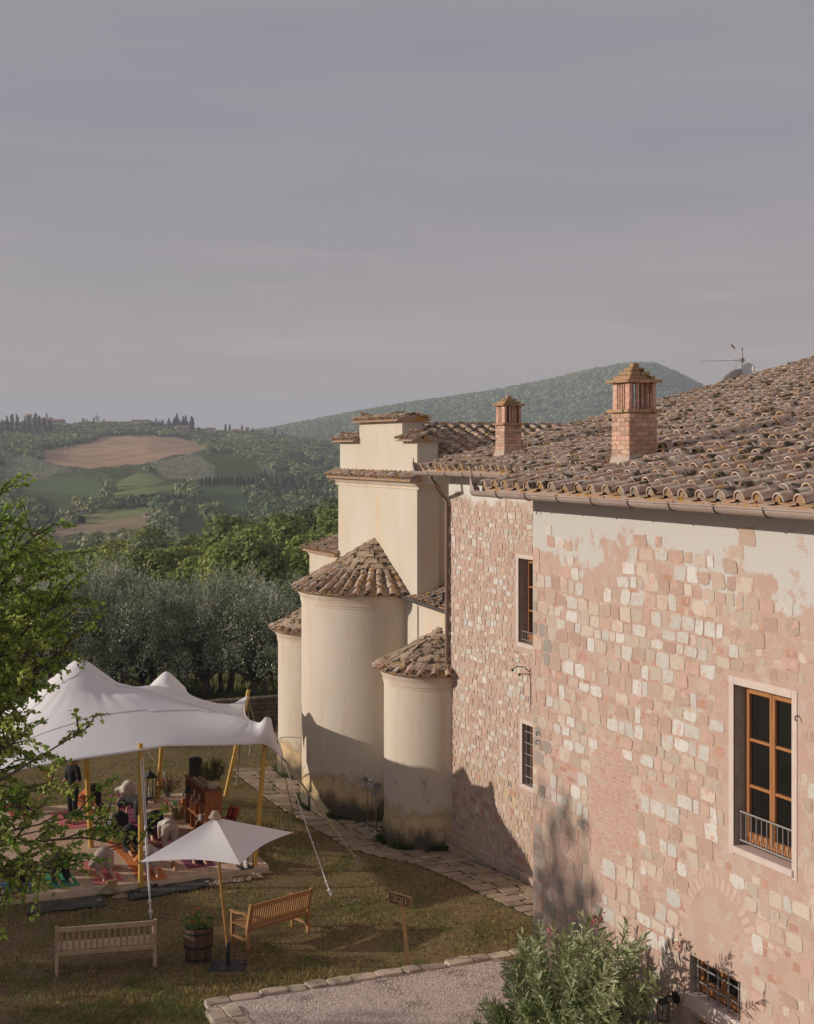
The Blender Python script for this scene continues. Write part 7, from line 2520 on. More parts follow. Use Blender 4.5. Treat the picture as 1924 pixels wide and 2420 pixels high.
def vase():
    c = G(397, 1882, DZ)
    t = thing('flower_vase', 'glass vase of pink wild flowers at the far deck corner', 'vase', c)
    mb = MB(); mb.lathe([(.001, 0), (.07, 0), (.085, .08), (.075, .18), (.07, .18), (.078, .08), (.001, .01)], 14); o = mb.build('vase_glass', flat('vase_glass', (.30, .32, .27), .1), t); smoothby(o)
    flowers('bouquet', t, (0, 0, .12), 700, .26, .50, leafmat('bouquet_leaf', (.16, .17, .08), (.24, .22, .12), 12, .3, space='obj'), m_pink, 14, .022, 90, .55)
vase()
def basket():
    c = G(424, 1934, DZ)
    t = thing('wicker_basket', 'round open wicker basket holding rolled mats beside the shelf', 'basket', c)
    m_wk = mat('wicker', (.50, .36, .17), (.42, .29, .13), scale=30, rough=.8, space='obj', spec=.2)
    mb = MB()
    for z, r_ in ((0, .15), (.06, .165), (.12, .178), (.19, .19), (.26, .20), (.33, .205), (.40, .21)):
        mb.tube([(r_ * math.cos(a), r_ * math.sin(a), z + .012 * math.sin(a * 6)) for a in np.linspace(0, 2 * math.pi, 25)], .011, 5)
    mb.build('hoops', m_wk, t)
    mb = MB()
    for k in range(18):
        a = 2 * math.pi * k / 18
        mb.tube([(.15 * math.cos(a), .15 * math.sin(a), 0), (.19 * math.cos(a + .2), .19 * math.sin(a + .2), .19), (.21 * math.cos(a), .21 * math.sin(a), .40)], .008, 4)
    mb.build('weave', m_wk, t)
    mb = MB(); mb.lathe([(.001, .01), (.15, .01)], 14); mb.build('bottom', m_wk, t)
    for k, (cl, a) in enumerate((((.45, .16, .03), .35), ((.06, .19, .10), -.25))):
        rl = thing('rolled_mat', ('orange' if k == 0 else 'green') + ' rolled mat standing in the wicker basket', 'mat roll', (c[0] + .05 * (-1) ** k, c[1], c[2] + .03))
        mb = MB(); mb.tube([(0, 0, 0), (.10 * (-1) ** k, a * .4, .42)], .06, 12); mb.build('roll', flat('roll_%d' % k, cl, .8), rl)
basket()
def roll(px, py, a, cl, label):
    c = G(px, py, DZ)
    t = thing('rolled_mat', label, 'mat roll', c)
    mb = MB(); p1 = Vector((0.05, 0, .06)); p2 = Vector((.22, .0, .52))
    mb.tube([p1, p2], .07, 14); o = mb.build('roll', flat('redroll' + str(px), cl, .7), t); smoothby(o, 50)
    mb = MB(); mb.tube([p1.lerp(p2, .45), p1.lerp(p2, .52)], .073, 14); mb.build('band', m_black, t)
roll(529, 1958, 0, (.40, .055, .04), 'left of two red bolsters leaning by the shelf end')
roll(541, 1960, 0, (.42, .06, .045), 'right of two red bolsters leaning by the shelf end')
def bottle():
    t = thing('water_bottle', 'orange-red water bottle standing on the deck left of the basket', 'bottle', G(394, 1917, DZ))
    mb = MB(); mb.lathe([(.001, 0), (.036, 0), (.037, .2), (.022, .235), (.022, .26), (.001, .26)], 12); o = mb.build('flask', flat('orange_steel', (.58, .10, .04), .35), t); smoothby(o)
    mb = MB(); mb.tube([(.03 * math.cos(a), 0, .27 + .025 * math.sin(a)) for a in np.linspace(0, 3.14, 8)], .006, 5); mb.build('loop', flat('orange_steel2', (.5, .08, .03), .4), t)
bottle()
def blockon(px, py, rot, up, label):
    c = G(px, py, DZ)
    t = thing('yoga_block', label, 'block', c, R(rot))
    mb = MB()
    if up: mb.cbox(-.12, .12, -.04, .04, 0, .155, .008)
    else: mb.cbox(-.12, .12, -.08, .08, 0, .08, .008)
    mb.build('block_body', m_cork, t)
blockon(264, 2097, 14, True, 'cork block standing at the front deck edge by the green mat')
blockon(413, 2054, 95, True, 'cork block on end beside the orange mat under the parasol')
blockon(366, 1895, 80, True, 'cork block standing in front of the tall lantern')
blockon(375, 1918, 12, False, 'cork block lying flat beside the orange bottle')
blockon(226, 1971, 80, True, 'cork block standing left of the black-clad figure by the tent pole')
blockon(362, 1998, 30, False, 'cork block beside the beige leggings figure')
blockon(38, 2120, 10, False, 'cork block at the front deck edge on the blue mat')

# ================================================================== PEOPLE
m_skin = [flat('skin_%d' % k, c, .55) for k, c in enumerate([(.64, .39, .275), (.58, .34, .23), (.68, .44, .325)])]
m_hair = {'dark': flat('dark_hair', (.03, .02, .015), .7), 'blond': flat('blond_hair', (.38, .24, .10), .7), 'brown': flat('brown_hair', (.10, .055, .03), .7)}
def capsules(mb, J, bones, grow=0.0, mul=1.0):
    for (a, b) in bones:
        pa, ra = J[a]; pb, rb = J[b]
        pa, pb = Vector(pa), Vector(pb)
        n = 5
        pts = [pa.lerp(pb, k / n) for k in range(n + 1)]
        mb.tube(pts, [(ra + (rb - ra) * k / n) * mul + grow for k in range(n + 1)], 10)
        spheroid(mb, tuple(pa), ra * mul + grow, 10, 6); spheroid(mb, tuple(pb), rb * mul + grow, 10, 6)
def remeshed(name, mb, vox=.017, smooth=6):
    me = mb.mesh(name + '_raw', m_skin[0])
    o = bpy.data.objects.new(name, me); COL.objects.link(o)
    r_ = o.modifiers.new('r', 'REMESH'); r_.mode = 'VOXEL'; r_.voxel_size = vox
    s = o.modifiers.new('s', 'SMOOTH'); s.factor = .5; s.iterations = smooth
    bpy.context.view_layer.update()
    dg = bpy.context.evaluated_depsgraph_get()
    out = bpy.data.meshes.new_from_object(o.evaluated_get(dg))
    bpy.data.objects.remove(o); bpy.data.meshes.remove(me)
    out.name = name
    out.polygons.foreach_set('use_smooth', np.ones(len(out.polygons), dtype=bool))
    return out

def sym(J, name, p, r_):
    J[name + '_l'] = ((-p[0], p[1], p[2]), r_); J[name + '_r'] = ((p[0], p[1], p[2]), r_)
def pose_kneel(kind):
    J = {}
    sym(J, 'toe', (.13, -.49, .028), .022); sym(J, 'ball', (.13, -.44, .035), .034); sym(J, 'heel', (.125, -.33, .075), .040); sym(J, 'calf', (.125, -.17, .085), .060)
    sym(J, 'knee', (.125, 0, .065), .062); sym(J, 'hip', (.095, .0, .46), .112)
    J['pelvis'] = ((0, .01, .50), .130); J['waist'] = ((0, .20, .455), .118); J['chest'] = ((0, .42, .30), .128); J['upper'] = ((0, .50, .225), .105)
    J['neck'] = ((0, .60, .15), .055); J['head'] = ((0, .70, .115), .088); J['crown'] = ((0, .755, .10), .075)
    sym(J, 'sho', (.165, .50, .225), .058)
    if kind == 'reach':
        sym(J, 'elb', (.20, .74, .10), .042); sym(J, 'wri', (.19, .97, .04), .030); sym(J, 'hand', (.19, 1.05, .028), .032)
    elif kind == 'thread':          # one arm threaded under, the other stretched
        J['sho_l'] = ((-.15, .50, .13), .058); J['sho_r'] = ((.15, .50, .30), .058)
        J['elb_l'] = ((.12, .46, .07), .042); J['wri_l'] = ((.36, .42, .045), .030); J['hand_l'] = ((.44, .41, .035), .032)
        J['elb_r'] = ((.20, .74, .16), .042); J['wri_r'] = ((.12, .94, .04), .030); J['hand_r'] = ((.10, 1.02, .028), .032)
        J['head'] = ((-.02, .70, .10), .088); J['neck'] = ((-.01, .60, .14), .055)
    elif kind == 'threadm':
        J['sho_r'] = ((.15, .50, .13), .058); J['sho_l'] = ((-.15, .50, .30), .058)
        J['elb_r'] = ((-.12, .46, .07), .042); J['wri_r'] = ((-.36, .42, .045), .030); J['hand_r'] = ((-.44, .41, .035), .032)
        J['elb_l'] = ((-.20, .74, .16), .042); J['wri_l'] = ((-.12, .94, .04), .030); J['hand_l'] = ((-.10, 1.02, .028), .032)
    elif kind == 'table':           # on all fours, seat low towards the heels
        J['pelvis'] = ((0, -.03, .46), .13); sym(J, 'hip', (.095, -.04, .42), .112)
        J['waist'] = ((0, .17, .47), .118); J['chest'] = ((0, .40, .44), .128); J['upper'] = ((0, .50, .42), .105)
        sym(J, 'sho', (.17, .50, .41), .058); sym(J, 'elb', (.20, .53, .23), .042); sym(J, 'wri', (.19, .55, .06), .030); sym(J, 'hand', (.19, .62, .03), .032)
        J['neck'] = ((0, .62, .40), .055); J['head'] = ((0, .72, .36), .088)
    J['crown'] = (tuple(Vector(J['head'][0]) + Vector((0, .05, -.01))), .074)
    return J
def pose_stand():
    J = {}
    sym(J, 'toe', (.10, .19, .028), .022); sym(J, 'ball', (.095, .14, .035), .034); sym(J, 'heel', (.09, -.01, .045), .040); sym(J, 'ankle', (.09, 0, .10), .042); sym(J, 'calf', (.092, -.01, .32), .058)
    sym(J, 'knee', (.09, .01, .48), .058); sym(J, 'hip', (.09, 0, .86), .098)
    J['pelvis'] = ((0, 0, .95), .125); J['waist'] = ((0, 0, 1.10), .105); J['chest'] = ((0, .0, 1.28), .125); J['upper'] = ((0, -.01, 1.37), .105)
    J['neck'] = ((0, .005, 1.47), .052); J['head'] = ((0, .03, 1.585), .086); J['crown'] = ((0, .02, 1.63), .084)
    sym(J, 'sho', (.165, -.01, 1.36), .056)
    J['elb_r'] = ((.235, .0, 1.08), .042); J['wri_r'] = ((.20, .17, .95), .030); J['hand_r'] = ((.18, .24, .92), .032)
    J['elb_l'] = ((-.235, -.01, 1.09), .042); J['wri_l'] = ((-.20, .18, .98), .030); J['hand_l'] = ((-.16, .25, .97), .032)
    return J
SPINE = [('pelvis', 'waist'), ('waist', 'chest'), ('chest', 'upper'), ('upper', 'neck'), ('neck', 'head'), ('head', 'crown')]
def limbs(J):
    b = []
    for s in ('_l', '_r'):
        leg = ['hip', 'knee', 'calf'] if 'ankle_l' not in J else ['hip', 'knee', 'calf', 'ankle']
        leg += ['heel', 'ball', 'toe']
        b += [(leg[i] + s, leg[i + 1] + s) for i in range(len(leg) - 1)]
        b += [('pelvis', 'hip' + s), ('upper', 'sho' + s), ('chest', 'sho' + s), ('sho' + s, 'elb' + s), ('elb' + s, 'wri' + s), ('wri' + s, 'hand' + s)]
    return b
def fingers(J):
    """five separate bent fingers on each hand, the thumb off the side of the palm"""
    mb = MB()
    for s, sg in (('_l', -1), ('_r', 1)):
        w, h = Vector(J['wri' + s][0]), Vector(J['hand' + s][0])
        d = (h - w).normalized(); up = Vector((0, 0, 1)); sd = d.cross(up)
        if sd.length < .1: sd = Vector((1, 0, 0))
        sd.normalize()
        for k, (o, L) in enumerate(((-.026, .062), (-.009, .075), (.009, .070), (.025, .055))):
            a = h + d * .015 + sd * o; m_ = a + d * L * .55 + up * .008; e = a + d * L * .98 - up * .006
            mb.tube([a, m_, e], [.0095, .0088, .0072], 6)
        a = w.lerp(h, .45) - sd * .024 * sg; mb.tube([a, a + d * .03 - sd * .026 * sg, a + d * .062 - sd * .032 * sg], [.011, .0098, .008], 6)
    return mb
def join_meshes(a, mb):
    b = mb.mesh('f', m_skin[0], True)
    import bmesh
    bm = bmesh.new(); bm.from_mesh(a); bm.from_mesh(b); bm.to_mesh(a); bm.free(); bpy.data.meshes.remove(b)
    a.polygons.foreach_set('use_smooth', np.ones(len(a.polygons), dtype=bool))
    return a
POSES = {}
def make_pose(kind):
    J = pose_stand() if kind == 'stand' else pose_kneel(kind)
    P_ = {}
    mb = MB(); capsules(mb, J, SPINE + limbs(J))
    # face: nose, brow ridge and ears on the head
    h = Vector(J['head'][0]); c = Vector(J['crown'][0])
    if kind == 'stand':
        spheroid(mb, (h.x, h.y + .085, h.z - .01), .02, 8, 5); spheroid(mb, (h.x, h.y + .05, h.z - .07), .045, 8, 5)
        for sg in (-1, 1): spheroid(mb, (h.x + sg * .086, h.y - .01, h.z), .022, 8, 5)
    else:
        spheroid(mb, (h.x, h.y - .005, h.z - .088), .02, 8, 5)
        for sg in (-1, 1): spheroid(mb, (h.x + sg * .086, h.y, h.z), .022, 8, 5)
    P_['body'] = join_meshes(remeshed('body_' + kind, mb, .0155, 5), fingers(J))
    leg = ['hip', 'knee', 'calf'] + (['ankle'] if kind == 'stand' else [])
    mb = MB()
    b = [('pelvis', 'waist')] + [('pelvis', 'hip' + s) for s in ('_l', '_r')] + [(leg[i] + s, leg[i + 1] + s) for i in range(len(leg) - 1) for s in ('_l', '_r')]
    if kind != 'stand':
        Jl = dict(J)
        for s in ('_l', '_r'):
            p = Vector(J['calf' + s][0]).lerp(Vector(J['heel' + s][0]), .7); Jl['cuff' + s] = (tuple(p), .048); b.append(('calf' + s, 'cuff' + s))
        capsules(mb, Jl, b, .010)
    else: capsules(mb, J, b, .012)
    P_['leggings'] = remeshed('leggings_' + kind, mb, .0165, 5)
    mb = MB(); Js = dict(J)
    for s in ('_l', '_r'):
        p = Vector(J['hip' + s][0]).lerp(Vector(J['knee' + s][0]), .62); Js['hem' + s] = (tuple(p), .098)
    capsules(mb, Js, [('pelvis', 'waist')] + [('pelvis', 'hip' + s) for s in ('_l', '_r')] + [('hip' + s, 'hem' + s) for s in ('_l', '_r')], .014)
    P_['shorts'] = remeshed('shorts_' + kind, mb, .0165, 5)
    mb = MB(); Jt = dict(J)
    bt = [('waist', 'chest'), ('chest', 'upper')]
    for s in ('_l', '_r'):
        p = Vector(J['sho' + s][0]).lerp(Vector(J['elb' + s][0]), .45 if kind != 'stand' else .95); Jt['slv' + s] = (tuple(p), .052); bt += [('upper', 'sho' + s), ('sho' + s, 'slv' + s), ('chest', 'sho' + s)]
    Jt['low'] = (tuple(Vector(J['waist'][0]).lerp(Vector(J['pelvis'][0]), .35)), .122); bt.append(('low', 'waist'))
    capsules(mb, Jt, bt, .013)
    P_['top'] = remeshed('top_' + kind, mb, .0165, 5)
    mb = MB()
    if kind == 'stand':
        spheroid(mb, (h.x, h.y - .022, h.z + .035), .098, 14, 8); mb.tube([(h.x, h.y - .05, h.z), (h.x, h.y - .085, h.z - .12), (h.x, h.y - .09, h.z - .24)], [.085, .075, .03], 10)
        for sg in (-1, 1): mb.tube([(h.x + sg * .07, h.y - .02, h.z + .02), (h.x + sg * .085, h.y - .02, h.z - .12), (h.x + sg * .07, h.y - .03, h.z - .2)], [.035, .035, .015], 8)
    else:
        spheroid(mb, (c.x, c.y - .015, c.z + .018), .097, 14, 8); mb.tube([(c.x, c.y, c.z + .08), (c.x + .02, c.y + .09, c.z + .03), (c.x + .03, c.y + .15, c.z - .06)], [.03, .025, .01], 8)
    P_['hair'] = remeshed('hair_' + kind, mb, .014, 3)
    POSES[kind] = P_
for kd in ('reach', 'thread', 'threadm', 'table', 'stand'):
    make_pose(kd)
def setmat(o, m):
    if not o.data.materials: o.data.materials.append(m)
    o.material_slots[0].link = 'OBJECT'; o.material_slots[0].material = m
CL = {}
def clo(c, key):
    if key not in CL: CL[key] = flat('cloth_' + key, c, .85, bump=.003, bscale=35)
    return CL[key]
def person(kind, loc, rz, label, skin=0, bottom=None, top=None, hair='dark', s=1.0):
    t = thing('person', label, 'person', loc, rz)
    t.scale = (s, s, s)
    P_ = POSES[kind]
    o = mesh_obj('body', P_['body'], t); setmat(o, m_skin[skin])
    o = mesh_obj('hair', P_['hair'], t); setmat(o, m_hair[hair])
    if bottom:
        o = mesh_obj(bottom[0], P_[bottom[0]], t); setmat(o, clo(bottom[1], bottom[2]))
    if top:
        o = mesh_obj('shirt', P_['top'], t); setmat(o, clo(top[0], top[1]))
    return t
BLK = ((.012, .012, .014), 'black'); CHAR = ((.035, .035, .04), 'charcoal'); BEI = ((.50, .44, .37), 'beige'); LGR = ((.45, .42, .40), 'lightgrey'); WHT = ((.62, .56, .50), 'offwhite'); ORG = ((.55, .17, .04), 'orange'); STR = ((.40, .31, .27), 'taupe'); GBL = ((.25, .29, .34), 'greyblue')
matn = {}
m_matc = {'purple': (.27, .07, .135), 'orange': (.66, .22, .06), 'rust': (.56, .18, .05), 'pink': (.64, .19, .19), 'green': (.08, .34, .18), 'blue': (.13, .23, .31), 'red': (.56, .12, .10)}
def yogamat(c, rz, colr, label):
    if colr not in matn: matn[colr] = mat('mat_' + colr, m_matc[colr], tuple(q * .85 for q in m_matc[colr]), scale=40, rough=.8, bump=.001, bscale=200, space='obj', spec=.2)
    t = thing('yoga_mat', label, 'yoga mat', (c[0], c[1], DZ + .001), rz)
    mb = MB()
    n = 10
    v, f = [], []
    for i in range(n + 1):
        y = -.55 + 1.78 * i / n
        z = .006 + .004 * math.sin(i * 1.9)
        v += [(-.31, y, z), (.31, y, z + .001)]
    for i in range(n): f.append((2 * i, 2 * i + 1, 2 * i + 3, 2 * i + 2))
    m2 = len(v)
    v += [(p[0], p[1], 0) for p in v]
    for i in range(n): f += [(m2 + 2 * i, m2 + 2 * i + 2, m2 + 2 * i + 3, m2 + 2 * i + 1), (2 * i, 2 * i + 2, m2 + 2 * i + 2, m2 + 2 * i), (2 * i + 1, m2 + 2 * i + 1, m2 + 2 * i + 3, 2 * i + 3)]
    f += [(0, m2, m2 + 1, 1), (2 * n, 2 * n + 1, m2 + 2 * n + 1, m2 + 2 * n)]
    mb.add(v, f); mb.build('mat_sheet', matn[colr], t)
FOLK = [
 # px, py of the knees, pose, turn, skin, bottoms, top, hair, mat colour, label, mat label
 (306, 1900, 'threadm', 4, 2, ('shorts',) + WHT, WHT, 'blond', 'purple', 'person in pale shorts kneeling folded forward at the back by the lantern', 'purple mat at the back beside the lantern'),
 (330, 1936, 'table', 40, 1, ('leggings',) + CHAR, CHAR, 'dark', 'purple', 'person in charcoal on all fours right behind the front tent pole', 'purple mat behind the front tent pole'),
 (283, 1978, 'thread', 8, 1, ('shorts',) + BLK, GBL, 'brown', 'rust', 'person in black shorts folded sideways on the rust mat left of the pole', 'rust mat left of the front tent pole'),
 (366, 1976, 'reach', -4, 0, ('leggings',) + BLK, BLK, 'dark', 'purple', 'person all in black folded forward with bare soles right of the pole', 'purple mat in the middle right of the pole'),
 (309, 2012, 'threadm', 6, 1, ('leggings',) + BLK, BLK, 'dark', 'orange', 'person in black leggings folded forward on the orange mat behind the pole', 'orange mat just left of the front pole'),
 (401, 2000, 'table', -8, 2, ('leggings',) + BEI, WHT, 'brown', 'purple', 'person in beige leggings with arched back beside the parasol', 'purple mat beside the parasol top'),
 (246, 2070, 'thread', 4, 1, ('shorts',) + STR, STR, 'brown', 'pink', 'person in taupe shorts and shirt kneeling on the pink mat at the front', 'pink mat at the front deck edge'),
 (352, 2064, 'reach', -6, 0, ('shorts',) + LGR, ORG, 'dark', 'orange', 'person in orange with grey shorts bowed on the orange mat under the parasol', 'orange mat at the front under the parasol'),
 (463, 2034, 'thread', -2, 1, ('leggings',) + BLK, BLK, 'dark', 'purple', 'person in dark trousers half hidden behind the parasol with bare feet out', 'purple mat at the front right half under the parasol'),
 (222, 1908, 'reach', 10, 1, ('leggings',) + BLK, ORG, 'dark', 'orange', 'person in black leggings and orange top at the back by the centre pole', 'orange mat at the back by the centre pole'),
 (143, 2080, 'reach', 6, 2, ('leggings',) + BLK, BLK, 'dark', 'green', 'person in black bowed down on the green mat behind the leaves', 'green mat behind the mulberry leaves'),
 (42, 2098, 'threadm', 2, 1, ('leggings',) + BLK, BLK, 'dark', 'blue', 'person in black bowed on the blue mat at the left deck end', 'blue mat at the left end of the deck'),
 (52, 1922, 'reach', 8, 1, ('leggings',) + BLK, GBL, 'brown', 'red', 'person in black at the far left back of the deck', 'red mat at the far left back of the deck'),
]
for (px, py, kd, turn, sk, bt, tp, hr, mc, lb, ml) in FOLK:
    c = G(px, py, DZ)
    yogamat(c, R(turn * .3), mc, ml)
    person(kd, (c[0], c[1], DZ + .009), R(turn), lb, sk, bt, tp, hr, .98)
c = G(172, 1945, DZ)
yogamat(c, R(4), 'pink', 'pink mat under the standing teacher')
person('stand', (c[0], c[1], DZ + .009), R(120), 'blond person in black standing upright and watching the group on the deck', 1, ('leggings',) + BLK, BLK, 'blond', 1.0)

# ================================================================== THINGS ON THE GRASS
def grassmat(pts, label, seed):
    P_ = [G(*p, .0) for p in pts]
    c = (sum(p[0] for p in P_) / 4, sum(p[1] for p in P_) / 4)
    t = thing('yoga_mat', label, 'yoga mat', (c[0], c[1], 0))
    n = 14
    v, f = [], []
    A, B, C, D = [np.array(p) for p in P_]
    for i in range(n + 1):
        s = i / n
        for j in range(4):
            q = j / 3
            p = (A * (1 - s) + B * s) * (1 - q) + (D * (1 - s) + C * s) * q
            z = float(gz(p[0], p[1])) + .05 + .012 * math.sin(i * 1.3 + j * 2 + seed)
            v.append((p[0] - c[0], p[1] - c[1], z))
    for i in range(n):
        for j in range(3):
            a = i * 4 + j; f.append((a, a + 1, a + 5, a + 4))
    me = mesh_np('mat_sheet', np.array(v), f, mat('grey_mat', (.045, .05, .05), (.065, .07, .068), scale=3, rough=.45, space='obj', spec=.4), smooth=True)
    o = mesh_obj('mat_sheet', me, t); o.modifiers.new('t', 'SOLIDIFY').thickness = .006
    # small pale printed mark
    mk = MB()
    e = (B - A) / np.linalg.norm(B - A); m0 = A * .08 + B * .92; m0 = (m0 + (C * .92 + D * .08)) / 2
    for k in range(3):
        p = m0 + e * (.03 * (k - 1)); zz = float(gz(p[0], p[1])) + .072
        mk.add([(p[0] - c[0] - .012, p[1] - c[1] - .03 + .01 * k, zz), (p[0] - c[0] + .012, p[1] - c[1] - .035, zz), (p[0] - c[0] + .014, p[1] - c[1] + .03, zz), (p[0] - c[0] - .006, p[1] - c[1] + .035 - .01 * k, zz)], [(0, 1, 2, 3)])
    mk.build('printed_mark', m_white, t)
grassmat([(60, 2165), (252, 2140), (248, 2118), (70, 2138)], 'dark grey mat airing on the grass below the green mat', 1)
grassmat([(308, 2128), (512, 2094), (498, 2078), (300, 2106)], 'dark grey mat airing on the grass in front of the tent pole', 5)

m_shoe = flat('black_shoe', (.03, .03, .03), .6); m_sandal = flat('tan_sandal', (.50, .34, .23), .8); m_slip = flat('pale_slipper', (.62, .50, .40), .85)
def shoe(px, py, rz, kind, label, grp):
    c = G(px, py, .06)
    t = thing('shoe', label, 'shoe', (c[0], c[1], float(gz(c[0], c[1])) + .02), R(rz), grp)
    m = {'b': m_shoe, 's': m_sandal, 'w': m_slip}[kind]
    mb = MB()
    sole = []
    for a in np.linspace(0, 2 * math.pi, 15)[:-1]:
        sole.append((.045 * math.cos(a) * (1 + .18 * math.sin(a)), .135 * math.sin(a)))
    mb.prism(sole, 0, .022 if kind == 'b' else .018); mb.build('sole', m_slip if kind == 'b' else m, t)
    if kind == 'b':
        up = MB(); spheroid(up, (0, .05, .03), .042, 10, 6, sy=1.6, sz=.9); spheroid(up, (0, -.06, .045), .042, 10, 6, sy=1.3, sz=1.1); o = up.build('upper', m, t); smoothby(o, 70)
        la = MB()
        for k in range(4): la.tube([(-.025, .0 + k * .022, .072 - k * .006), (.025, .004 + k * .022, .072 - k * .006)], .004, 4)
        la.build('laces', m_slip, t)
    else:
        for (y0, y1) in ((.06, .055), (-.01, -.015)):
            st = MB(); st.tube([(-.045, y0, .015), (-.03, y0, .05), (0, y1, .06), (.03, y0, .05), (.045, y0, .015)], .011, 6); st.build('strap', m, t)
r_ = random.Random(19)
for i, (px, py, rz, k) in enumerate([(305, 2105, 60, 'b'), (322, 2101, 40, 'b'), (362, 2089, 55, 'b'), (352, 2094, 70, 'b'), (280, 2113, 70, 's'), (292, 2110, 35, 's')]):
    shoe(px, py, rz, k, '%s %s from the left along the front of the deck' % (nth(i), 'black trainer' if k == 'b' else 'tan sandal'), 'shoes along the deck front')
for i in range(16):
    px = 502 + i * 8.6 + r_.uniform(-2, 2); py = 2085 - (px - 502) * .17 + r_.uniform(-5, 4)
    shoe(px, py, r_.uniform(0, 180), 'w' if i % 3 else 's', '%s slipper from the parasol pole in the row along the deck front' % nth(i), 'slippers in a row by the deck')
def hat(px, py, label):
    c = G(px, py, .0)
    t = thing('sun_hat', label, 'hat', (c[0], c[1], .03), 0)
    mb = MB(); mb.lathe([(.16, .0), (.165, .008), (.10, .03), (.095, .10), (.06, .13), (.001, .135)], 18); o = mb.build('hat_body', flat('olive_hat', (.28, .25, .14), .9), t); smoothby(o, 60)
    mb = MB(); mb.lathe([(.10, .03), (.103, .03), (.101, .055), (.098, .055)], 18); mb.build('hat_band', m_sandal, t)
hat(255, 2112, 'olive cloth hat on the grass at the deck edge')

# ================================================================== FANS
def fan(px, py, head, yaw, label):
    b = G(px, py, -.14)
    z0 = float(gz(b[0], b[1])) + .03
    t = thing('pedestal_fan', label, 'fan', (b[0], b[1], z0), R(yaw))
    mb = MB(); mb.lathe([(.001, 0), (.21, 0), (.215, .012), (.20, .022), (.05, .03), (.035, .05), (.001, .05)], 24); o = mb.build('base', m_steel, t); smoothby(o, 40)
    H = head
    mb = MB(); mb.tube([(0, 0, .03), (0, 0, H * .55)], .017, 8); mb.tube([(0, 0, H * .5), (0, 0, H)], .012, 8); mb.tube([(0, 0, H * .52), (0, 0, H * .56)], .024, 8); mb.build('stand_pole', m_steel, t)
    mb = MB(); mb.tube([(.13, 0, H), (.10, 0, H), (-.02, 0, H), (-.05, 0, H)], [.03, .058, .058, .04], 12); o = mb.build('motor', m_steel, t); smoothby(o, 40)
    hub = Vector((-.11, 0, H))
    mb = MB(); RR = .235
    for xo, rr in ((-.06, .0), (0.04, .0)):
        pass
    for (xo, rs) in ((-.055, (.06, .13, .20)), (.045, (.06, .13, .20)), (-.005, (RR,))):
        for r1 in rs:
            mb.tube([(hub.x + xo, hub.y + r1 * math.cos(a), hub.z + r1 * math.sin(a)) for a in np.linspace(0, 2 * math.pi, 33)], .0035, 4, caps=False)
    for k in range(40):
        a = 2 * math.pi * k / 40
        c_, s_ = math.cos(a), math.sin(a)
        for sg in (-1, 1):
            mb.tube([(hub.x + sg * .05 - .005, hub.y + .04 * c_, hub.z + .04 * s_), (hub.x + sg * .05 - .005, hub.y + .17 * c_, hub.z + .17 * s_), (hub.x - .005, hub.y + RR * c_, hub.z + RR * s_)], .002, 3, caps=False)
    mb.build('cage', m_steel, t)
    for k in range(3):
        a = 2 * math.pi * k / 3 + .4
        v = []
        for (r1, dw, tw) in ((.03, .03, .02), (.11, .075, .025), (.185, .085, .02), (.21, .04, .01)):
            for sg in (-1, 1):
                aa = a + sg * dw / max(r1, .05) * .8
                v.append((hub.x - .005 + sg * tw, hub.y + r1 * math.cos(aa), hub.z + r1 * math.sin(aa)))
        bl = MB(); bl.add(v, [(0, 1, 3, 2), (2, 3, 5, 4), (4, 5, 7, 6)]); o = bl.build('blade', m_steel, t); smoothby(o, 60)
    mb = MB(); mb.tube([(.12, 0, H - .03), (.16, .02, H * .7), (.14, .05, H * .3), (.2, .08, .02)], .006, 5); mb.build('cable', m_black, t)
fan(869, 1947, 1.18, 12, 'chrome pedestal fan standing by the main apse, the farther of two')
fan(889, 1960, 1.16, 40, 'chrome pedestal fan standing by the small apse, the nearer of two')

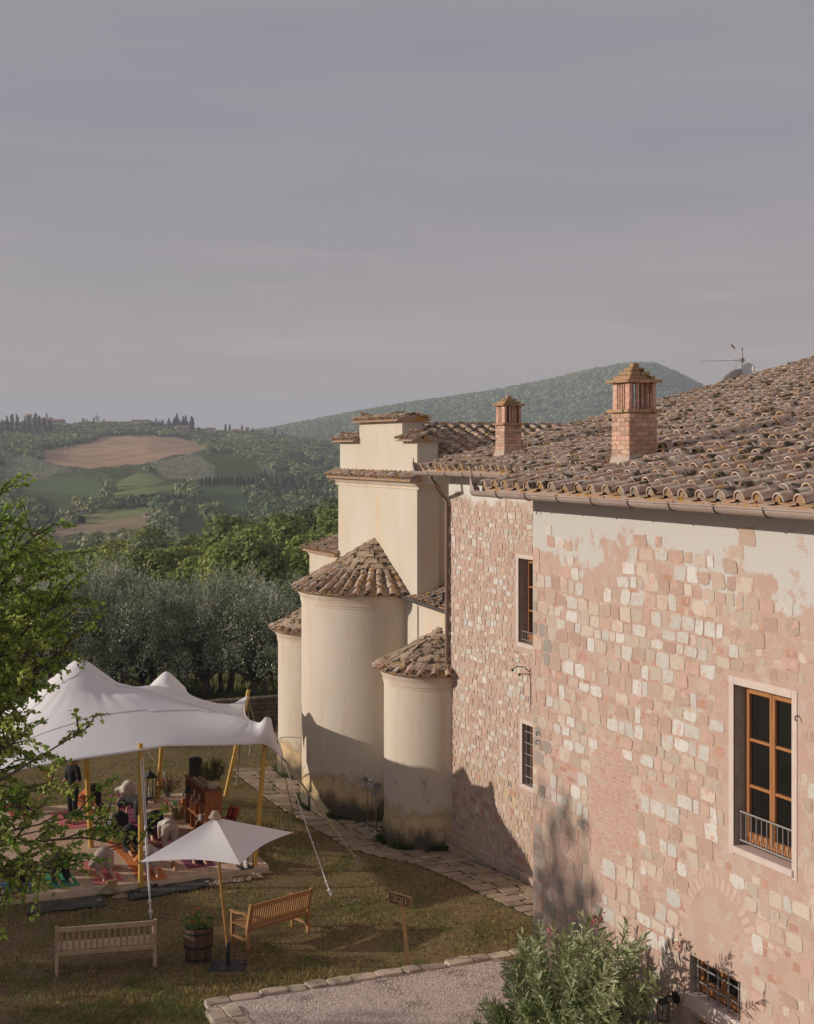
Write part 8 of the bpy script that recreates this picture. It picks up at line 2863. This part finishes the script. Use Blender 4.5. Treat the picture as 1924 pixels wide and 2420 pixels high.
# ================================================================== ROOF AERIALS
def aerial():
    y0 = RK2 + .45
    b = PY(1754, 925, y0)
    t = thing('roof_aerial', 'white mast with two satellite dishes and spiky television aerial behind the roof edge', 'aerial', (b[0], b[1], b[2] - .4))
    sc = tocam(b[0], b[1])[1] / FPX
    m_w = flat('aerial_white', (.62, .58, .55), .5); m_dish = flat('dish_grey', (.46, .43, .41), .6)
    H = (925 - 821) * sc + .4
    mb = MB(); mb.tube([(0, 0, 0), (0, 0, H)], .022, 8); mb.build('mast', m_w, t)
    def dish(c, rad, nrm, m, name):
        n = Vector(nrm).normalized(); q = n.to_track_quat('Z', 'Y').to_matrix().to_4x4()
        mb = MB(); M_ = Matrix.Translation(c) @ q
        prof = [(rad * s, .18 * rad * s * s * 1.6) for s in (0.001, .25, .5, .75, 1)] + [(rad, .3 * rad), (rad * .98, .27 * rad)] + [(rad * s * .98, .18 * rad * s * s * 1.6 + .012) for s in (.75, .5, .25, .001)]
        mb.lathe(prof, 32, M=M_); o = mb.build(name, m, t); smoothby(o, 50)
    fw = Vector(W(0, 1)) ; rt = Vector(W(1, 0))
    dish(Vector((0, .0, (925 - 921) * sc + .4)) - rt * .04 + fw * .12, .56, -rt * .15 + fw * .85 + Vector((0, 0, .45)), m_dish, 'large_dish')
    dish(rt * .16 + Vector((0, 0, (925 - 875) * sc + .4)) - fw * .05, .185, -rt * .25 - fw * .9 + Vector((0, 0, .25)), m_steel, 'small_dish')
    ar = MB(); c0 = rt * .16 + Vector((0, 0, (925 - 875) * sc + .4)); ar.tube([c0 - fw * .05 + rt * .0 - Vector((0, 0, .16)), c0 + rt * .12 - fw * .2 - Vector((0, 0, .08)), c0 + rt * .10 - fw * .28 + Vector((0, 0, .02))], .014, 6); ar.cbox(*[q for q in ((c0 + rt * .08 - fw * .3).x - .03, (c0 + rt * .08 - fw * .3).x + .03)], (c0 + rt * .08 - fw * .3).y - .03, (c0 + rt * .08 - fw * .3).y + .03, c0.z - .05, c0.z + .1, .006); ar.build('dish_arm', m_w, t)
    zb = (925 - 851) * sc + .4
    mb = MB(); mb.tube([Vector((0, 0, zb)) + rt * .08, Vector((0, 0, zb - .03)) - rt * 1.18], .009, 5); mb.build('boom', m_iron, t)
    for k in range(11):
        c = Vector((0, 0, zb - .03 * k / 11)) - rt * (.28 + .9 * k / 10.5)
        e = MB(); e.tube([c - fw * .10 + Vector((0, 0, -.035)), c + fw * .10 + Vector((0, 0, .045))], .007, 5); e.build('element', m_w, t)
    for sg in (1, -1):
        c = Vector((0, 0, zb)) - rt * .09
        e2 = c - rt * (.17 if sg > 0 else .15) + Vector((0, 0, .34 if sg > 0 else -.33))
        g = MB()
        for dx in (-.05, .05): g.tube([c + fw * dx, e2 + fw * dx], .006, 4)
        for k in range(12): g.tube([c.lerp(e2, k / 11) - fw * .06, c.lerp(e2, k / 11) + fw * .06], .004, 4)
        g.build('reflector_grid', m_w, t)
    cl = MB(); cl.cbox(-.04, .04, -.05, .05, zb - .05, zb + .05, .006); cl.build('clamp', m_iron, t)
    # a small bird on the upper reflector tip
    tip = Vector((0, 0, zb)) - rt * .26 + Vector((0, 0, .34))
    bt = thing('perched_bird', 'tiny brown bird perched on the tip of the roof aerial', 'bird', Vector(t.location) + tip)
    bm_ = MB()
    for s, r1 in ((0, .018), (.02, .030), (.045, .032), (.07, .024), (.10, .009), (.14, .005)):
        pass
    bm_.tube([-rt * .035 + Vector((0, 0, .075)), -rt * .02 + Vector((0, 0, .06)), Vector((0, 0, .035)), rt * .03 + Vector((0, 0, .0)), rt * .07 + Vector((0, 0, -.045))], [.012, .022, .03, .022, .006], 10)
    spheroid(bm_, tuple(-rt * .035 + Vector((0, 0, .078))), .021, 8, 6)
    bm_.tube([-rt * .05 + Vector((0, 0, .08)), -rt * .07 + Vector((0, 0, .076))], [.006, .001], 5)
    bm_.tube([Vector((0, 0, .012)), Vector((0, 0, -.012))], .003, 4)
    o = bm_.build('bird_body', flat('sparrow', (.26, .15, .08), .8), bt); smoothby(o, 60)
aerial()

# ================================================================== WALL LAMP, HOOKS
def walllamp():
    c = PX(1600, 2362, NEARX)
    t = thing('wall_lantern', 'black wall lantern with clear glass beside the lower barred window', 'wall lamp', c)
    mb = MB(); mb.tube([(0.0, 0, .03), (-.035, 0, .03)], .075, 16); mb.build('wall_plate', m_black, t)
    mb = MB(); mb.tube([(-.03, 0, .03), (-.12, .02, .06), (-.2, .02, .03)], .016, 7); mb.build('arm', m_black, t)
    mb = MB(); mb.lathe([(.085, -.02), (.03, .05), (.001, .06)], 4, (-.2, .02, 0), a0=math.pi / 4, a1=math.pi / 4 + 2 * math.pi); mb.build('cap', m_black, t)
    fr = MB()
    for sx in (-1, 1):
        for sy in (-1, 1): fr.tube([(-.2 + sx * .055, .02 + sy * .055, -.02), (-.2 + sx * .05, .02 + sy * .05, -.24)], .006, 5)
    fr.cbox(-.26, -.14, -.04, .08, -.255, -.24, .003); fr.build('cage', m_black, t)
    g = bpy.data.materials.new('clear_glass'); g.use_nodes = True; b = g.node_tree.nodes['Principled BSDF']; b.inputs['Transmission Weight'].default_value = .95; b.inputs['Roughness'].default_value = .05; b.inputs['Base Color'].default_value = (.9, .9, .88, 1)
    mb = MB(); mb.box(-.25, -.15, -.03, .07, -.235, -.025); mb.build('glass', g, t)
walllamp()
def hooks():
    for i, (px, py, x) in enumerate([(1275, 1207, NEARX), (1274, 1750, NEARX), (1275, 1730, NEARX), (1888, 1692, NEARX)]):
        c = PX(px, py, x)
        mb = MB(); mb.tube([(x, c[1], c[2]), (x - .05, c[1], c[2]), (x - .07, c[1] - .02, c[2] - .03), (x - .05, c[1] - .03, c[2] - .05)], .008, 5)
        under(house, mb.build('iron_hook', m_darkpipe))
    # old swan-neck lamp bracket on the far wall above the lower window
    c = PX(1254, 1590, FARX)
    mb = MB(); mb.tube([(FARX, c[1], c[2]), (FARX - .12, c[1] + .05, c[2] + .12), (FARX - .26, c[1] + .12, c[2] + .14), (FARX - .34, c[1] + .16, c[2] + .08)], .012, 6)
    mb.tube([(FARX, c[1], c[2] - .05), (FARX - .1, c[1] + .04, c[2] - .02), (FARX - .2, c[1] + .09, c[2] - .03)], .010, 6)
    spheroid(mb, (FARX - .35, c[1] + .165, c[2] + .06), .035, 8, 5); spheroid(mb, (FARX - .22, c[1] + .095, c[2] - .04), .032, 8, 5)
    under(house, mb.build('lamp_bracket', m_darkpipe))
    mb = MB(); mb.tube([(FARX - .02, c[1] - .02, c[2] - .1), (FARX - .02, c[1] - .02, c[2] - .75)], .02, 6); under(house, mb.build('cable_conduit', m_plaster_frame))
hooks()

# ================================================================== OLEANDER
def oleander():
    r_ = np.random.default_rng(9); pr = random.Random(9)
    base = PX(1370, 2400, 9.95)
    t = thing('oleander_bush', 'large leafy oleander bush with few pink flowers against the farmhouse corner', 'shrub', (9.9, 17.3, GZ))
    O = np.array([9.9, 17.3, GZ])
    ml = leafmat('oleander_leaf', (.19, .245, .085), (.40, .43, .25), scale=2.5, tr=.22, isl=.4, rough=.45, spec=.4)
    tips = []
    top = [(1125, 2400), (1150, 2330), (1190, 2265), (1235, 2200), (1290, 2150), (1340, 2122), (1385, 2140), (1440, 2170), (1500, 2165), (1540, 2240), (1565, 2320), (1585, 2400)]
    tx = [p[0] for p in top]; ty = [p[1] for p in top]
    for k in range(350):
        px = pr.uniform(1118, 1585) if k % 4 else pr.uniform(1118, 1280)
        y0 = np.interp(px, tx, ty) + pr.random() ** .8 * 330
        xx = pr.uniform(9.15, 10.45)
        if px > 1480: xx = pr.uniform(9.7, 10.6)
        tips.append(np.array(PX(px, y0 + 8, xx)))
    P_, A, L = [], [], []
    st = MB()
    for tp in tips:
        tp = tp - O
        root = np.array([pr.uniform(-.35, .35), pr.uniform(-1.0, 1.0), 0.0])
        mid = root * .45 + tp * .55 + np.array([0, 0, .25])
        pts = []
        for k in range(8):
            s = k / 7
            pts.append((1 - s) ** 2 * root + 2 * s * (1 - s) * mid + s * s * tp)
        st.tube([tuple(p) for p in pts[2:]], [.012, .010, .009, .007, .005, .004], 4, caps=False)
        n = 46
        for k in range(n):
            s = 1 - (k / n) * .42
            p = (1 - s) ** 2 * root + 2 * s * (1 - s) * mid + s * s * tp
            d = unit(((1 - s) * (mid - root) + s * (tp - mid))[None])[0]
            rad = unit(np.cross(d, r_.normal(size=3))[None])[0]
            A.append(d * (.75 if k > 5 else 1.1) + rad * .8); P_.append(p + r_.normal(0, .006, 3)); L.append(pr.uniform(.12, .21) * (.8 if k < 6 else 1))
    P_, A, L = np.array(P_), unit(np.array(A)), np.array(L)[:, None]
    n = len(P_)
    B = unit(np.cross(A, r_.normal(size=(n, 3)))); C = np.cross(A, B); w = L * .105
    v = np.stack([P_, P_ + A * L * .3 + B * w + C * w * .5, P_ + A * L * .65 + B * w * .9 + C * w * .4 - np.array([0, 0, 1]) * L * .02, P_ + A * L - np.array([0, 0, 1]) * L * .10, P_ + A * L * .65 - B * w * .9 + C * w * .4 - np.array([0, 0, 1]) * L * .02, P_ + A * L * .3 - B * w + C * w * .5], 1).reshape(-1, 3)
    f = (np.arange(n)[:, None, None] * 6 + np.array([(0, 1, 2, 3), (0, 3, 4, 5)])[None]).reshape(-1, 4)
    mesh_obj('leaves', mesh_np('leaves', v, f, ml), t)
    st.build('stems', mat('oleander_stem', (.16, .15, .07), (.22, .18, .10), scale=8, rough=.8, spec=.2), t)
    PP = []
    for (px, py, x) in ((1408, 2172, 9.7), (1403, 2182, 9.75), (1415, 2180, 9.7), (1418, 2170, 9.8), (1302, 2195, 9.6), (1310, 2205, 9.6)):
        c = np.array(PX(px, py, x)) - O
        for q in range(9): PP.append(c + r_.normal(0, .03, 3))
    PP = np.repeat(np.array(PP), 5, 0)
    v, f = leaf_quads(PP, r_.normal(size=(len(PP), 3)) + np.array([0, 0, .4]), np.full(len(PP), .036), .45, r_)
    mesh_obj('blossoms', mesh_np('blossoms', v, f, flat('oleander_pink', (.60, .28, .30), .7)), t)
oleander()
print('TRIS', sum(len(p.vertices) - 2 for me in bpy.data.meshes for p in me.polygons), 'OBJS', len(bpy.data.objects))
